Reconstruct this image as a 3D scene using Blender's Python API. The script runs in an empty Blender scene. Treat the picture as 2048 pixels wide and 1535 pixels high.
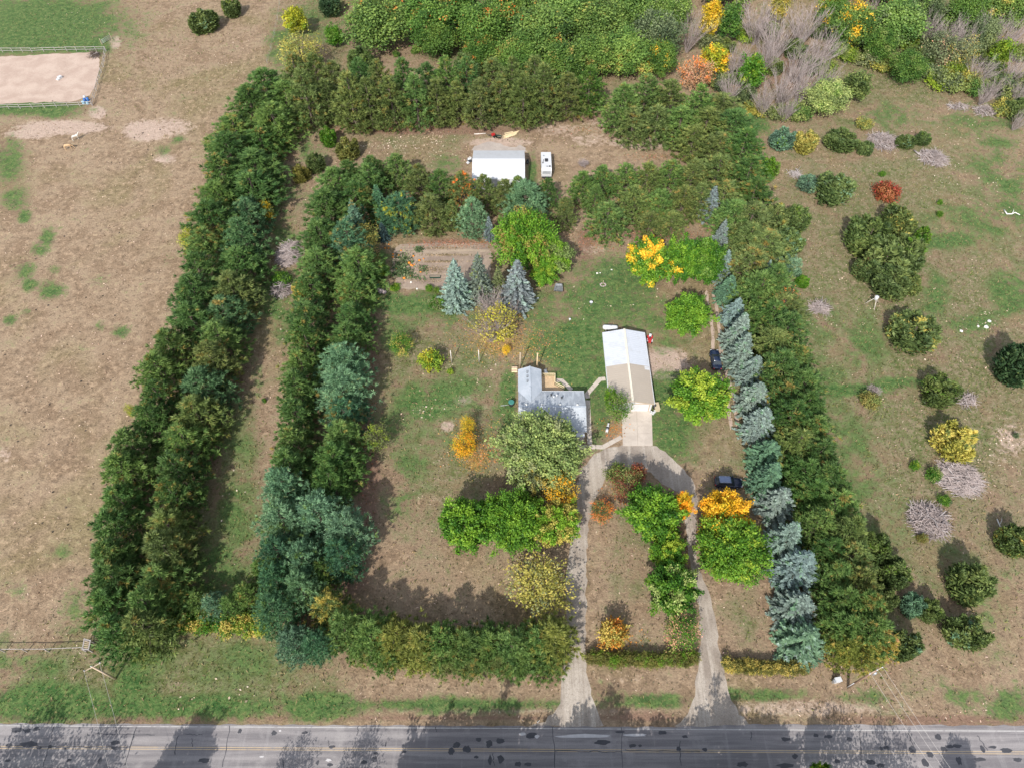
import bpy, bmesh, math, random
import numpy as np
from mathutils import Vector, Matrix
from mathutils.geometry import tessellate_polygon

R = math.radians
rnd = random.Random(7)
rng = np.random.default_rng(11)
SC = bpy.context.scene
COL = SC.collection

# ------------------------------------------------------------------ camera
CAM_H, PITCH, FPX, PW, PH = 108.0, R(54.5), 1400.0, 2048.0, 1535.0
cam = bpy.data.cameras.new('camera')
cam.sensor_width = 36.0
cam.lens = 36.0 * FPX / PW
cam.clip_start = 0.5
cam.clip_end = 9000
cam_o = bpy.data.objects.new('camera', cam)
cam_o.location = (0, 0, CAM_H)
cam_o.rotation_euler = (math.pi / 2 - PITCH, 0, 0)
COL.objects.link(cam_o)
SC.camera = cam_o

# ------------------------------------------------------------------ daylight
# shadows fall to +Y (away from the road) and a little to +X
SH = (0.36, 1.08)                      # ground shadow of one metre of height
SUN_EL = math.atan2(1.0, math.hypot(*SH))
SUN_AZ = math.atan2(-SH[0], -SH[1])    # compass angle of the sun from +Y towards +X
world = bpy.data.worlds.new('World')
SC.world = world
world.use_nodes = True
wn = world.node_tree.nodes
bg = wn['Background']
sky = wn.new('ShaderNodeTexSky')
sky.sky_type = 'NISHITA'
sky.sun_disc = False
sky.sun_elevation = SUN_EL
sky.sun_rotation = SUN_AZ
sky.dust_density = 1.2
hs = wn.new('ShaderNodeHueSaturation')           # sky saturation lowered to make the shadows less blue
hs.inputs['Saturation'].default_value = .5
world.node_tree.links.new(sky.outputs[0], hs.inputs['Color'])
world.node_tree.links.new(hs.outputs[0], bg.inputs[0])
bg.inputs[1].default_value = 0.15
sun = bpy.data.lights.new('sun', 'SUN')
sun.energy = 3.25
sun.angle = R(0.55)
sun.color = (1.0, 0.95, 0.88)
sun_o = bpy.data.objects.new('sun', sun)
sun_o.rotation_euler = Vector((SH[0], SH[1], -1.0)).to_track_quat('-Z', 'Y').to_euler()
COL.objects.link(sun_o)
SC.view_settings.view_transform = 'Standard'
SC.view_settings.look = 'None'
SC.view_settings.exposure = 0.66
SC.view_settings.gamma = 1.0
SC.view_settings.use_curve_mapping = False
SC.cycles.max_bounces = 5
SC.cycles.transmission_bounces = 3
SC.cycles.transparent_max_bounces = 4

# ------------------------------------------------------------------ survey of the site
# the plan was measured in photograph pixels; P turns such a reading into metres
SP, CP = math.sin(PITCH), math.cos(PITCH)
def P(px, py, z=0.0):
    u, v = (px - PW / 2) / FPX, (PH / 2 - py) / FPX
    d = (u, CP + v * SP, -SP + v * CP)
    t = (z - CAM_H) / d[2]
    return Vector((d[0] * t, d[1] * t, z))
def depth_at(px, py, z=0.0):
    v = (PH / 2 - py) / FPX
    return (CAM_H - z) / (SP - v * CP)
def pxm(px, py, z=0.0):               # pixels per metre
    return FPX / depth_at(px, py, z)
def PXY(X, Y):                         # metres on the ground -> reading (numpy)
    dz = -CAM_H
    dep = Y * CP - dz * SP
    dep = np.where(dep < 1, 1, dep)
    up = Y * SP + dz * CP
    return PW / 2 + FPX * X / dep, PH / 2 - FPX * up / dep

# ------------------------------------------------------------------ object helpers
def link(o, parent=None):
    COL.objects.link(o)
    if parent is not None:
        o.parent = parent
    return o
def thing(name, label, cat, loc=(0, 0, 0), rz=0.0, group=None):
    o = bpy.data.objects.new(name, None)
    o.empty_display_size = 0.3
    o.location = loc
    o.rotation_euler = (0, 0, rz)
    o['label'] = label
    o['category'] = cat
    if group:
        o['group'] = group
    return link(o)
def tag(o, label=None, cat=None, group=None, kind=None):
    if label: o['label'] = label
    if cat: o['category'] = cat
    if group: o['group'] = group
    if kind: o['kind'] = kind
    return o

class MB:
    """collects simple solids into one mesh"""
    def __init__(s):
        s.v, s.f, s.sm = [], [], []
    def add(s, vs, fs, smooth=False):
        n = len(s.v)
        s.v += [tuple(v) for v in vs]
        s.f += [tuple(i + n for i in f) for f in fs]
        s.sm += [smooth] * len(fs)
    def box(s, x0, x1, y0, y1, z0, z1, M=None):
        vs = [(x0, y0, z0), (x1, y0, z0), (x1, y1, z0), (x0, y1, z0), (x0, y0, z1), (x1, y0, z1), (x1, y1, z1), (x0, y1, z1)]
        if M is not None: vs = [M @ Vector(v) for v in vs]
        s.add(vs, [(0, 3, 2, 1), (4, 5, 6, 7), (0, 1, 5, 4), (1, 2, 6, 5), (2, 3, 7, 6), (3, 0, 4, 7)])
    def bar(s, a, b, w, h=None, up=(0, 0, 1)):
        a, b = Vector(a), Vector(b)
        h = h or w
        d = (b - a).normalized()
        u = Vector(up)
        if abs(d.dot(u)) > .95: u = Vector((0, 1, 0))
        x = d.cross(u).normalized(); y = x.cross(d)
        vs = []
        for p in (a, b):
            for i, j in ((-1, -1), (1, -1), (1, 1), (-1, 1)):
                vs.append(p + x * (i * w / 2) + y * (j * h / 2))
        s.add(vs, [(0, 1, 2, 3), (7, 6, 5, 4), (0, 4, 5, 1), (1, 5, 6, 2), (2, 6, 7, 3), (3, 7, 4, 0)])
    def tube(s, pts, rad, n=6, cap=True, smooth=True):
        pts = [Vector(p) for p in pts]
        if not hasattr(rad, '__len__'): rad = [rad] * len(pts)
        vs, fs = [], []
        for k, p in enumerate(pts):
            d = (pts[min(k + 1, len(pts) - 1)] - pts[max(k - 1, 0)]).normalized()
            u = Vector((0, 0, 1)) if abs(d.z) < .9 else Vector((1, 0, 0))
            x = d.cross(u).normalized(); y = x.cross(d)
            for i in range(n):
                a = 2 * math.pi * i / n
                vs.append(p + (x * math.cos(a) + y * math.sin(a)) * rad[k])
        for k in range(len(pts) - 1):
            for i in range(n):
                j = (i + 1) % n
                fs.append((k * n + i, k * n + j, k * n + n + j, k * n + n + i))
        if cap:
            fs.append(tuple(range(n - 1, -1, -1)))
            fs.append(tuple((len(pts) - 1) * n + i for i in range(n)))
        s.add(vs, fs, smooth)
    def lathe(s, prof, n=12, M=None, smooth=True):
        vs, fs = [], []
        for r, z in prof:
            for i in range(n):
                a = 2 * math.pi * i / n
                v = Vector((r * math.cos(a), r * math.sin(a), z))
                vs.append(M @ v if M is not None else v)
        for k in range(len(prof) - 1):
            for i in range(n):
                j = (i + 1) % n
                fs.append((k * n + i, k * n + j, k * n + n + j, k * n + n + i))
        fs.append(tuple(range(n - 1, -1, -1)))
        fs.append(tuple((len(prof) - 1) * n + i for i in range(n)))
        s.add(vs, fs, smooth)
    def prism(s, poly, z0, z1):          # poly: ccw xy
        n = len(poly)
        vs = [(p[0], p[1], z0) for p in poly] + [(p[0], p[1], z1) for p in poly]
        tr = tessellate_polygon([[Vector((p[0], p[1], 0)) for p in poly]])
        fs = [tuple(i + n for i in t) for t in tr] + [(i, (i + 1) % n, (i + 1) % n + n, i + n) for i in range(n)]
        s.add(vs, fs)
    def sheet(s, poly, z):
        tr = tessellate_polygon([[Vector((p[0], p[1], 0)) for p in poly]])
        fs = []
        for t in tr:
            a, b, c = [Vector(poly[i][:2]) for i in t]
            cr = (b.x - a.x) * (c.y - a.y) - (b.y - a.y) * (c.x - a.x)
            fs.append(tuple(t) if cr > 0 else tuple(reversed(t)))
        s.add([(p[0], p[1], z) for p in poly], fs)
    def mesh(s, name, mat):
        me = bpy.data.meshes.new(name)
        me.from_pydata(s.v, [], s.f)
        me.polygons.foreach_set('use_smooth', s.sm)
        me.materials.append(mat)
        me.update()
        return me
    def build(s, name, mat, parent=None, loc=None):
        o = bpy.data.objects.new(name, s.mesh(name, mat))
        if loc is not None: o.location = loc
        return link(o, parent)
def local(root, p):                    # world point into a thing's frame
    m = Matrix.Translation(root.location) @ root.rotation_euler.to_matrix().to_4x4()
    return m.inverted() @ Vector(p)

# ------------------------------------------------------------------ materials
def new_mat(name):
    m = bpy.data.materials.new(name)
    m.use_nodes = True
    return m, m.node_tree.nodes, m.node_tree.links, m.node_tree.nodes['Principled BSDF']
def nd(N, t, **kw):
    n = N.new(t)
    for k, v in kw.items(): setattr(n, k, v)
    return n
def mixc(N, L, fac, a, b, blend='MIX'):
    n = N.new('ShaderNodeMix'); n.data_type = 'RGBA'; n.blend_type = blend
    for sock, val in ((n.inputs[0], fac), (n.inputs[6], a), (n.inputs[7], b)):
        if isinstance(val, (int, float)): sock.default_value = val
        elif isinstance(val, tuple): sock.default_value = val + (1,) if len(val) == 3 else val
        else: L.new(val, sock)
    return n.outputs[2]
def math_n(N, L, op, a, b=None, c=None, clamp=False):
    n = N.new('ShaderNodeMath'); n.operation = op; n.use_clamp = clamp
    for i, val in enumerate((a, b, c)):
        if val is None: continue
        if isinstance(val, (int, float)): n.inputs[i].default_value = val
        else: L.new(val, n.inputs[i])
    return n.outputs[0]
def noise(N, L, vec, scale, detail=3, rough=.55, dist=0.0):
    n = N.new('ShaderNodeTexNoise')
    n.inputs['Scale'].default_value = scale; n.inputs['Detail'].default_value = detail
    n.inputs['Roughness'].default_value = rough; n.inputs['Distortion'].default_value = dist
    if vec is not None: L.new(vec, n.inputs['Vector'])
    return n.outputs['Fac']
def ramp(N, L, fac, lo, hi):
    n = N.new('ShaderNodeMapRange'); n.interpolation_type = 'SMOOTHSTEP'
    L.new(fac, n.inputs[0]); n.inputs[1].default_value = lo; n.inputs[2].default_value = hi
    return n.outputs[0]
def wpos(N):
    return N.new('ShaderNodeNewGeometry').outputs['Position']
def opos(N):
    return N.new('ShaderNodeTexCoord').outputs['Object']

def plain(name, col, rough=.6, metal=0.0, var=.15, scale=3.0, spec=.4, bump=0.0, dirt=None):
    """one material for a made thing: colour with wear at two sizes"""
    m, N, L, B = new_mat(name)
    p = opos(N)
    a = noise(N, L, p, scale, 4); b = noise(N, L, p, scale * 9, 3)
    k = math_n(N, L, 'ADD', math_n(N, L, 'MULTIPLY', a, .65), math_n(N, L, 'MULTIPLY', b, .35))
    v = math_n(N, L, 'ADD', math_n(N, L, 'MULTIPLY', math_n(N, L, 'SUBTRACT', k, .5), var * 4), 1.0)
    h = N.new('ShaderNodeHueSaturation'); h.inputs['Color'].default_value = col + (1,)
    L.new(v, h.inputs['Value'])
    out = h.outputs[0]
    if dirt:
        out = mixc(N, L, math_n(N, L, 'MULTIPLY', ramp(N, L, a, .5, .68), dirt[1]), out, dirt[0])
    L.new(out, B.inputs['Base Color'])
    B.inputs['Roughness'].default_value = rough; B.inputs['Metallic'].default_value = metal
    B.inputs['Specular IOR Level'].default_value = spec
    if bump:
        bn = N.new('ShaderNodeBump'); bn.inputs['Strength'].default_value = bump; bn.inputs['Distance'].default_value = .05
        L.new(b, bn.inputs['Height']); L.new(bn.outputs[0], B.inputs['Normal'])
    return m

def foliage_mat():
    m, N, L, B = new_mat('foliage')
    at = N.new('ShaderNodeAttribute'); at.attribute_type = 'GEOMETRY'; at.attribute_name = 'tint'
    sp = N.new('ShaderNodeSeparateXYZ'); L.new(at.outputs['Vector'], sp.inputs[0])
    leaf, clump = sp.outputs[0], sp.outputs[1]
    oi = N.new('ShaderNodeObjectInfo')
    acc = N.new('ShaderNodeAttribute'); acc.attribute_type = 'OBJECT'; acc.attribute_name = 'accent'
    amt = N.new('ShaderNodeAttribute'); amt.attribute_type = 'OBJECT'; amt.attribute_name = 'accent_amount'
    pat = N.new('ShaderNodeAttribute'); pat.attribute_type = 'OBJECT'; pat.attribute_name = 'patch'
    scl = N.new('ShaderNodeVectorMath'); scl.operation = 'SCALE'; L.new(opos(N), scl.inputs[0]); L.new(pat.outputs['Fac'], scl.inputs[3])
    off = N.new('ShaderNodeVectorMath'); off.operation = 'ADD'
    L.new(scl.outputs[0], off.inputs[0])
    sc = N.new('ShaderNodeCombineXYZ')
    for i in range(3): L.new(math_n(N, L, 'MULTIPLY', oi.outputs['Random'], 60.0 + 17 * i), sc.inputs[i])
    L.new(sc.outputs[0], off.inputs[1])
    n1 = noise(N, L, off.outputs[0], .45, 2)
    s = math_n(N, L, 'ADD', math_n(N, L, 'MULTIPLY', n1, 1.0), math_n(N, L, 'MULTIPLY', math_n(N, L, 'SUBTRACT', clump, .5), .42))
    th = math_n(N, L, 'SUBTRACT', .80, math_n(N, L, 'MULTIPLY', amt.outputs['Fac'], .62))
    w = math_n(N, L, 'MULTIPLY', math_n(N, L, 'SUBTRACT', s, th), 9.0, clamp=True)
    c = mixc(N, L, w, oi.outputs['Color'], acc.outputs['Color'])
    h = N.new('ShaderNodeHueSaturation'); L.new(c, h.inputs['Color'])
    L.new(math_n(N, L, 'ADD', math_n(N, L, 'MULTIPLY', math_n(N, L, 'SUBTRACT', math_n(N, L, 'ADD', math_n(N, L, 'MULTIPLY', clump, .6), math_n(N, L, 'MULTIPLY', leaf, .4)), .5), -.07), .5), h.inputs['Hue'])
    val = math_n(N, L, 'ADD', math_n(N, L, 'MULTIPLY', leaf, .75), math_n(N, L, 'MULTIPLY', clump, .85))
    L.new(math_n(N, L, 'ADD', val, .22), h.inputs['Value'])
    L.new(h.outputs[0], B.inputs['Base Color'])
    B.inputs['Roughness'].default_value = .55
    B.inputs['Specular IOR Level'].default_value = .25
    tr = N.new('ShaderNodeBsdfTranslucent'); L.new(h.outputs[0], tr.inputs[0])
    mx = N.new('ShaderNodeMixShader'); mx.inputs[0].default_value = .24
    L.new(B.outputs[0], mx.inputs[1]); L.new(tr.outputs[0], mx.inputs[2])
    L.new(mx.outputs[0], N['Material Output'].inputs[0])
    return m
M_FOL = foliage_mat()
M_BARK = plain('bark', (.13, .10, .08), .9, var=.35, scale=2, bump=.5)
M_GREY = plain('bleached_wood', (.38, .34, .33), .9, var=.3, scale=1.5)
M_TWIG = plain('dry_twigs', (.33, .275, .26), .9, var=.5, scale=.9)

def sheet_mat(name, c1, c2, c3=None, s1=.35, s2=3.0, grain=.55, rough=.95, bump=.4, streak=None):
    m, N, L, B = new_mat(name)
    p = wpos(N)
    a = noise(N, L, p, s1, 5, .6, .4); b = noise(N, L, p, s2, 5, .65); g = noise(N, L, p, s2 * 4, 3, .7)
    c = mixc(N, L, ramp(N, L, a, .36, .64), c1, c2)
    if c3 is not None: c = mixc(N, L, ramp(N, L, b, .52, .72), c, c3)
    if streak is not None:
        mp = N.new('ShaderNodeMapping'); mp.inputs['Scale'].default_value = streak[0]; mp.inputs['Rotation'].default_value = (0, 0, streak[2] if len(streak) > 2 else 0)
        L.new(p, mp.inputs[0])
        st = noise(N, L, mp.outputs[0], 1.0, 4, .6)
        c = mixc(N, L, math_n(N, L, 'MULTIPLY', ramp(N, L, st, .45, .66), .8), c, streak[1])
    h = N.new('ShaderNodeHueSaturation'); L.new(c, h.inputs['Color'])
    L.new(math_n(N, L, 'ADD', math_n(N, L, 'MULTIPLY', math_n(N, L, 'SUBTRACT', math_n(N, L, 'ADD', math_n(N, L, 'MULTIPLY', b, .5), math_n(N, L, 'MULTIPLY', g, .5)), .5), grain * 3), 1.0), h.inputs['Value'])
    L.new(h.outputs[0], B.inputs['Base Color']); B.inputs['Roughness'].default_value = rough
    B.inputs['Specular IOR Level'].default_value = .2
    bn = N.new('ShaderNodeBump'); bn.inputs['Strength'].default_value = bump; bn.inputs['Distance'].default_value = .08
    L.new(g, bn.inputs['Height']); L.new(bn.outputs[0], B.inputs['Normal'])
    return m

# ------------------------------------------------------------------ ground sheet
def ground_mat():
    m, N, L, B = new_mat('meadow')
    p = wpos(N)
    at = N.new('ShaderNodeAttribute'); at.attribute_name = 'zone'
    sp = N.new('ShaderNodeSeparateColor'); L.new(at.outputs['Color'], sp.inputs[0])
    lush, bare, duff = sp.outputs[0], sp.outputs[1], sp.outputs[2]
    at2 = N.new('ShaderNodeAttribute'); at2.attribute_name = 'zone_b'
    sp2 = N.new('ShaderNodeSeparateColor'); L.new(at2.outputs['Color'], sp2.inputs[0])
    weedy, straw, leafy = sp2.outputs[0], sp2.outputs[1], sp2.outputs[2]
    n0 = noise(N, L, p, .035, 4, .6, .6)
    n1 = noise(N, L, p, .16, 5, .65, .5)
    n2 = noise(N, L, p, .8, 5, .7, .3)
    n3 = noise(N, L, p, 3.2, 4, .75)
    n4 = noise(N, L, p, 1.7, 3, .7)
    # dry pasture
    c = mixc(N, L, ramp(N, L, n1, .34, .66), (.232, .163, .106), (.325, .241, .163))
    c = mixc(N, L, math_n(N, L, 'MULTIPLY', ramp(N, L, n0, .46, .66), .6), c, (.19, .165, .075))
    c = mixc(N, L, math_n(N, L, 'MULTIPLY', ramp(N, L, n2, .50, .68), .7), c, (.40, .29, .195))
    c = mixc(N, L, math_n(N, L, 'MULTIPLY', ramp(N, L, n2, .48, .32), .65), c, (.16, .115, .078))
    # weedy olive meadow
    ol = mixc(N, L, ramp(N, L, n2, .38, .62), (.105, .13, .042), (.225, .182, .118))
    ol = mixc(N, L, ramp(N, L, n4, .52, .68), ol, (.085, .145, .035))
    wm = math_n(N, L, 'ADD', weedy, math_n(N, L, 'ADD', math_n(N, L, 'MULTIPLY', math_n(N, L, 'SUBTRACT', n1, .5), 1.5), math_n(N, L, 'MULTIPLY', math_n(N, L, 'SUBTRACT', n2, .5), 1.1)))
    c = mixc(N, L, math_n(N, L, 'MULTIPLY', ramp(N, L, wm, .28, .66), .92), c, ol)
    # straw-coloured patches
    stm = math_n(N, L, 'ADD', straw, math_n(N, L, 'MULTIPLY', math_n(N, L, 'SUBTRACT', n2, .5), 1.0))
    c = mixc(N, L, ramp(N, L, stm, .35, .7), c, mixc(N, L, n3, (.33, .24, .18), (.50, .40, .32)))
    # needle and leaf duff
    dm = math_n(N, L, 'ADD', duff, math_n(N, L, 'MULTIPLY', math_n(N, L, 'SUBTRACT', n2, .5), .9))
    c = mixc(N, L, ramp(N, L, dm, .35, .65), c, mixc(N, L, n4, (.185, .115, .08), (.27, .178, .128)))
    # bare soil
    bm = math_n(N, L, 'ADD', bare, math_n(N, L, 'MULTIPLY', math_n(N, L, 'SUBTRACT', n2, .5), .9))
    c = mixc(N, L, ramp(N, L, bm, .38, .62), c, mixc(N, L, n4, (.36, .265, .205), (.50, .385, .315)))
    # green turf
    gm = math_n(N, L, 'ADD', lush, math_n(N, L, 'ADD', math_n(N, L, 'MULTIPLY', math_n(N, L, 'SUBTRACT', n1, .5), 1.5), math_n(N, L, 'MULTIPLY', math_n(N, L, 'SUBTRACT', n2, .5), 1.5)))
    gr = mixc(N, L, ramp(N, L, n2, .35, .65), (.036, .105, .028), (.098, .165, .048))
    gr = mixc(N, L, math_n(N, L, 'MULTIPLY', ramp(N, L, n4, .52, .70), .7), gr, (.23, .20, .09))
    c = mixc(N, L, math_n(N, L, 'MULTIPLY', ramp(N, L, gm, .14, .72), .92), c, gr)
    # fallen yellow leaves worked into the grass
    lm = math_n(N, L, 'ADD', leafy, math_n(N, L, 'MULTIPLY', math_n(N, L, 'SUBTRACT', n3, .5), 1.6))
    c = mixc(N, L, math_n(N, L, 'MULTIPLY', ramp(N, L, lm, .55, .95), .85), c, mixc(N, L, n4, (.42, .26, .06), (.36, .19, .07)))
    # straw flecks and grain
    fl = noise(N, L, p, 6.5, 2, .6)
    c = mixc(N, L, math_n(N, L, 'MULTIPLY', ramp(N, L, fl, .66, .78), .55), c, (.52, .43, .33))
    h = N.new('ShaderNodeHueSaturation'); L.new(c, h.inputs['Color'])
    v = math_n(N, L, 'ADD', math_n(N, L, 'MULTIPLY', n3, 1.15), math_n(N, L, 'MULTIPLY', n2, .6))
    L.new(math_n(N, L, 'ADD', v, .13), h.inputs['Value'])
    L.new(h.outputs[0], B.inputs['Base Color'])
    B.inputs['Roughness'].default_value = 1.0; B.inputs['Specular IOR Level'].default_value = .1
    bn = N.new('ShaderNodeBump'); bn.inputs['Strength'].default_value = .7; bn.inputs['Distance'].default_value = .22
    L.new(math_n(N, L, 'ADD', n3, n2), bn.inputs['Height']); L.new(bn.outputs[0], B.inputs['Normal'])
    return m

# (x, y, rx, ry, strength) in survey readings
LUSH = [(1225, 610, 80, 50, .8), (1120, 700, 40, 50, .9), (1290, 560, 40, 40, .6), (1330, 690, 30, 20, .6), (1150, 690, 75, 60, 1), (1120, 640, 70, 40, .65), (1190, 740, 35, 60, .9), (1330, 800, 32, 55, .95), (1345, 875, 40, 60, .8), (1300, 840, 22, 60, .7),
        (1200, 820, 26, 60, .75), (1230, 560, 65, 45, .85), (1150, 600, 70, 35, .6), (1280, 620, 60, 50, .55), (1140, 760, 45, 30, 1), (1195, 870, 20, 30, .6),
        (815, 608, 72, 20, 1), (750, 545, 22, 45, 1), (880, 640, 90, 25, .45), (860, 800, 80, 45, .7), (800, 850, 45, 55, .5), (930, 790, 50, 60, .5),
        (820, 930, 45, 35, .55), (805, 1010, 35, 35, .5), (880, 870, 60, 40, .4), (790, 670, 30, 30, .7), (1000, 840, 30, 60, .6), (1018, 800, 14, 60, .9),
        (90, 45, 145, 55, 1), (60, 80, 160, 30, .9), (60, 216, 95, 14, 1), (15, 320, 35, 55, .6), (30, 400, 30, 30, .6), (160, 95, 60, 14, .9), (110, 225, 40, 12, .8),
        (48, 432, 14, 14, .8), (95, 475, 13, 16, .8), (75, 500, 18, 12, .6), (50, 540, 20, 22, .6), (100, 580, 24, 18, .75), (60, 570, 14, 12, .8), (240, 665, 16, 12, .7),
        (200, 655, 10, 8, .6), (20, 640, 14, 10, .7), (55, 625, 8, 8, .7), (30, 1180, 30, 20, .3), (120, 1105, 25, 14, .5), (150, 1215, 25, 45, .45), (110, 540, 14, 8, .6),
        (330, 300, 16, 10, .5), (355, 280, 12, 9, .6), (200, 560, 20, 14, .3), (340, 520, 18, 12, .35),
        (90, 1405, 150, 36, 1), (60, 1330, 80, 22, .6), (330, 1410, 320, 26, .85), (420, 1330, 220, 70, .42), (260, 1370, 60, 40, .7), (900, 1408, 260, 13, .85), (640, 1412, 90, 24, .9),
        (1290, 1400, 95, 14, .9), (1200, 1375, 25, 20, .5), (1520, 1388, 100, 12, .9), (1720, 1395, 60, 14, .5), (1930, 1390, 50, 25, .5), (2020, 1410, 40, 30, .7), (1230, 1395, 30, 22, .6),
        (470, 1020, 45, 130, .55), (440, 1130, 55, 60, .7), (480, 900, 40, 80, .4), (515, 760, 16, 40, .35), (575, 660, 25, 40, .45), (545, 600, 30, 40, .6), (570, 460, 25, 40, .5), (600, 380, 30, 30, .4),
        (560, 620, 30, 25, .7), (1710, 780, 80, 14, .9), (1800, 765, 60, 12, .9), (1700, 900, 60, 110, .45), (1720, 690, 60, 60, .5), (1650, 650, 60, 50, .4), (1940, 650, 60, 22, .7), (1960, 440, 100, 40, .55),
        (1900, 480, 70, 18, .8), (2030, 400, 40, 60, .6), (2020, 590, 40, 50, .7), (1870, 600, 30, 45, .6), (1800, 1050, 60, 60, .35), (1960, 240, 90, 40, .4), (1780, 230, 60, 25, .5),
        (1990, 290, 60, 40, .4), (1650, 760, 50, 60, .4), (1880, 1120, 40, 40, .35), (2000, 1200, 50, 60, .35), (1720, 960, 50, 50, .5), (1500, 240, 40, 40, .7), (1990, 340, 60, 50, .45),
        (620, 300, 40, 30, .4), (900, 330, 40, 25, .4), (1065, 350, 8, 40, .8), (560, 90, 25, 50, .6), (640, 40, 50, 60, .4)]
BARE = [(125, 255, 95, 15, .85), (60, 268, 60, 12, .7), (195, 225, 20, 14, .8), (290, 262, 45, 22, .85), (340, 255, 60, 25, .6), (230, 85, 14, 14, .8), (330, 318, 30, 14, .6), (10, 905, 20, 25, .5),
        (840, 820, 16, 12, .7), (895, 852, 14, 12, .9), (925, 800, 22, 12, .8), (890, 815, 30, 10, .6), (985, 815, 40, 20, .4), (1210, 545, 16, 10, .7), (1330, 725, 55, 36, .75), (1325, 750, 35, 8, .9), (1400, 845, 50, 30, .35),
        (1240, 250, 100, 22, .55), (1290, 285, 70, 14, .9), (1180, 280, 70, 20, .5), (1120, 260, 80, 18, .5), (1000, 285, 70, 10, .8), (1440, 900, 30, 40, .3), (1190, 500, 40, 14, .5),
        (2020, 880, 40, 50, .55), (1990, 920, 40, 30, .4), (1080, 350, 10, 50, .3), (780, 745, 60, 14, .3), (1170, 540, 12, 40, .4), (560, 1010, 0.1, 0.1, 0)]
DUFF = [(740, 700, 26, 190, .55), (735, 960, 26, 120, .8), (760, 870, 18, 60, .5), (880, 262, 240, 10, .7), (1190, 238, 100, 12, .6), (700, 1160, 60, 40, .6), (850, 1165, 170, 40, .45), (470, 740, 25, 200, .35),
        (900, 488, 90, 14, .7), (1170, 500, 20, 60, .7), (1320, 470, 70, 14, .9), (430, 950, 20, 160, .6), (1450, 700, 10, 200, .5), (1240, 1220, 40, 160, .3), (1500, 1200, 50, 90, .3), (1910, 560, 110, 90, .35),
        (1950, 700, 70, 70, .35), (2010, 1250, 60, 70, .3), (800, 1435, 900, 9, .6), (1290, 1432, 100, 14, .7), (1900, 1440, 300, 12, .8), (300, 1440, 360, 8, .9), (930, 420, 60, 30, .5), (700, 170, 60, 40, .5), (830, 110, 80, 25, .4),
        (1410, 760, 26, 60, .5), (1395, 330, 100, 14, .5), (760, 1110, 50, 30, .4), (30, 20, 1, 1, 0), (900, 1000, 60, 60, .2), (1100, 350, 40, 40, .2), (1570, 140, 90, 90, .6), (1960, 150, 80, 50, .5)]
WEED = [(1800, 700, 420, 640, .63), (1780, 1000, 160, 200, .25), (460, 1000, 80, 320, .7), (560, 500, 60, 260, .5), (870, 800, 190, 330, .62), (330, 1350, 330, 100, .85), (900, 1370, 300, 30, .1), (1270, 1120, 80, 220, .45),
        (1500, 1230, 70, 100, .45), (640, 60, 90, 100, .6), (800, 290, 260, 60, .42), (300, 100, 220, 120, .22), (1100, 620, 220, 150, .5), (1380, 860, 90, 120, .5), (1430, 700, 40, 140, .25), (900, 600, 160, 60, .4), (1100, 80, 400, 120, .5),
        (1780, 150, 260, 120, .6), (1560, 120, 120, 110, .5)]
STRAW = [(1240, 1425, 140, 12, .5), (1000, 1420, 320, 10, .55), (1600, 1415, 260, 20, .6), (1250, 1355, 120, 22, .35), (760, 1375, 160, 20, .3), (900, 1000, 50, 110, .25), (1270, 1150, 50, 120, .2), (130, 1320, 80, 20, .35),
         (1850, 1360, 160, 30, .25), (350, 430, 120, 80, .2), (250, 1000, 60, 120, .2), (1500, 1190, 40, 60, .2), (1980, 580, 60, 60, .2), (1440, 1340, 50, 60, .2)]
LEAFY = [(1000, 690, 70, 35, .75), (1020, 665, 80, 60, .45), (950, 925, 30, 25, .8), (930, 890, 40, 40, .35), (975, 880, 30, 20, .5), (1230, 855, 30, 18, .7), (1060, 690, 25, 40, .5), (960, 640, 60, 40, .35), (1650, 655, 25, 20, .0), (940, 610, 60, 30, .25), (1100, 660, 20, 50, .35)]

def field(lst, px, py):
    a = np.zeros_like(px)
    for x, y, rx, ry, s in lst:
        if s <= 0: continue
        d = ((px - x) / rx) ** 2 + ((py - y) / ry) ** 2
        a = np.maximum(a, s * np.exp(-(d ** 1.3) * .62))
    return a
gx = np.concatenate([[-3500, -1400, -600, -320], np.arange(-205, 205.1, .9), [320, 600, 1400, 3500]])
gy = np.concatenate([[-2500, -800, -250, -80, -20], np.arange(2, 262.1, .9), [330, 600, 1400, 4500]])
GX, GY = np.meshgrid(gx, gy)
nx, ny = len(gx), len(gy)
me = bpy.data.meshes.new('ground')
co = np.stack([GX.ravel(), GY.ravel(), np.zeros(nx * ny)], 1)
idx = (np.arange(ny - 1)[:, None] * nx + np.arange(nx - 1)[None, :]).ravel()
faces = np.stack([idx, idx + 1, idx + nx + 1, idx + nx], 1)
def np_mesh(me, co, faces, k=4):
    me.vertices.add(len(co)); me.vertices.foreach_set('co', np.ascontiguousarray(co, dtype=np.float32).ravel())
    me.loops.add(len(faces) * k); me.loops.foreach_set('vertex_index', faces.ravel().astype(np.int32))
    me.polygons.add(len(faces)); me.polygons.foreach_set('loop_start', np.arange(0, len(faces) * k, k, dtype=np.int32))
    me.update(calc_edges=True)
    me.validate()
np_mesh(me, co, faces)
px_, py_ = PXY(co[:, 0], co[:, 1])
for nm, ls in (('zone', (LUSH, BARE, DUFF)), ('zone_b', (WEED, STRAW, LEAFY))):
    at = me.attributes.new(nm, 'FLOAT_COLOR', 'POINT')
    arr = np.ones((len(co), 4), np.float32)
    for i, l in enumerate(ls): arr[:, i] = field(l, px_, py_)
    at.data.foreach_set('color', arr.ravel())
me.materials.append(ground_mat())
tag(link(bpy.data.objects.new('ground', me)), kind='structure')

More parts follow.
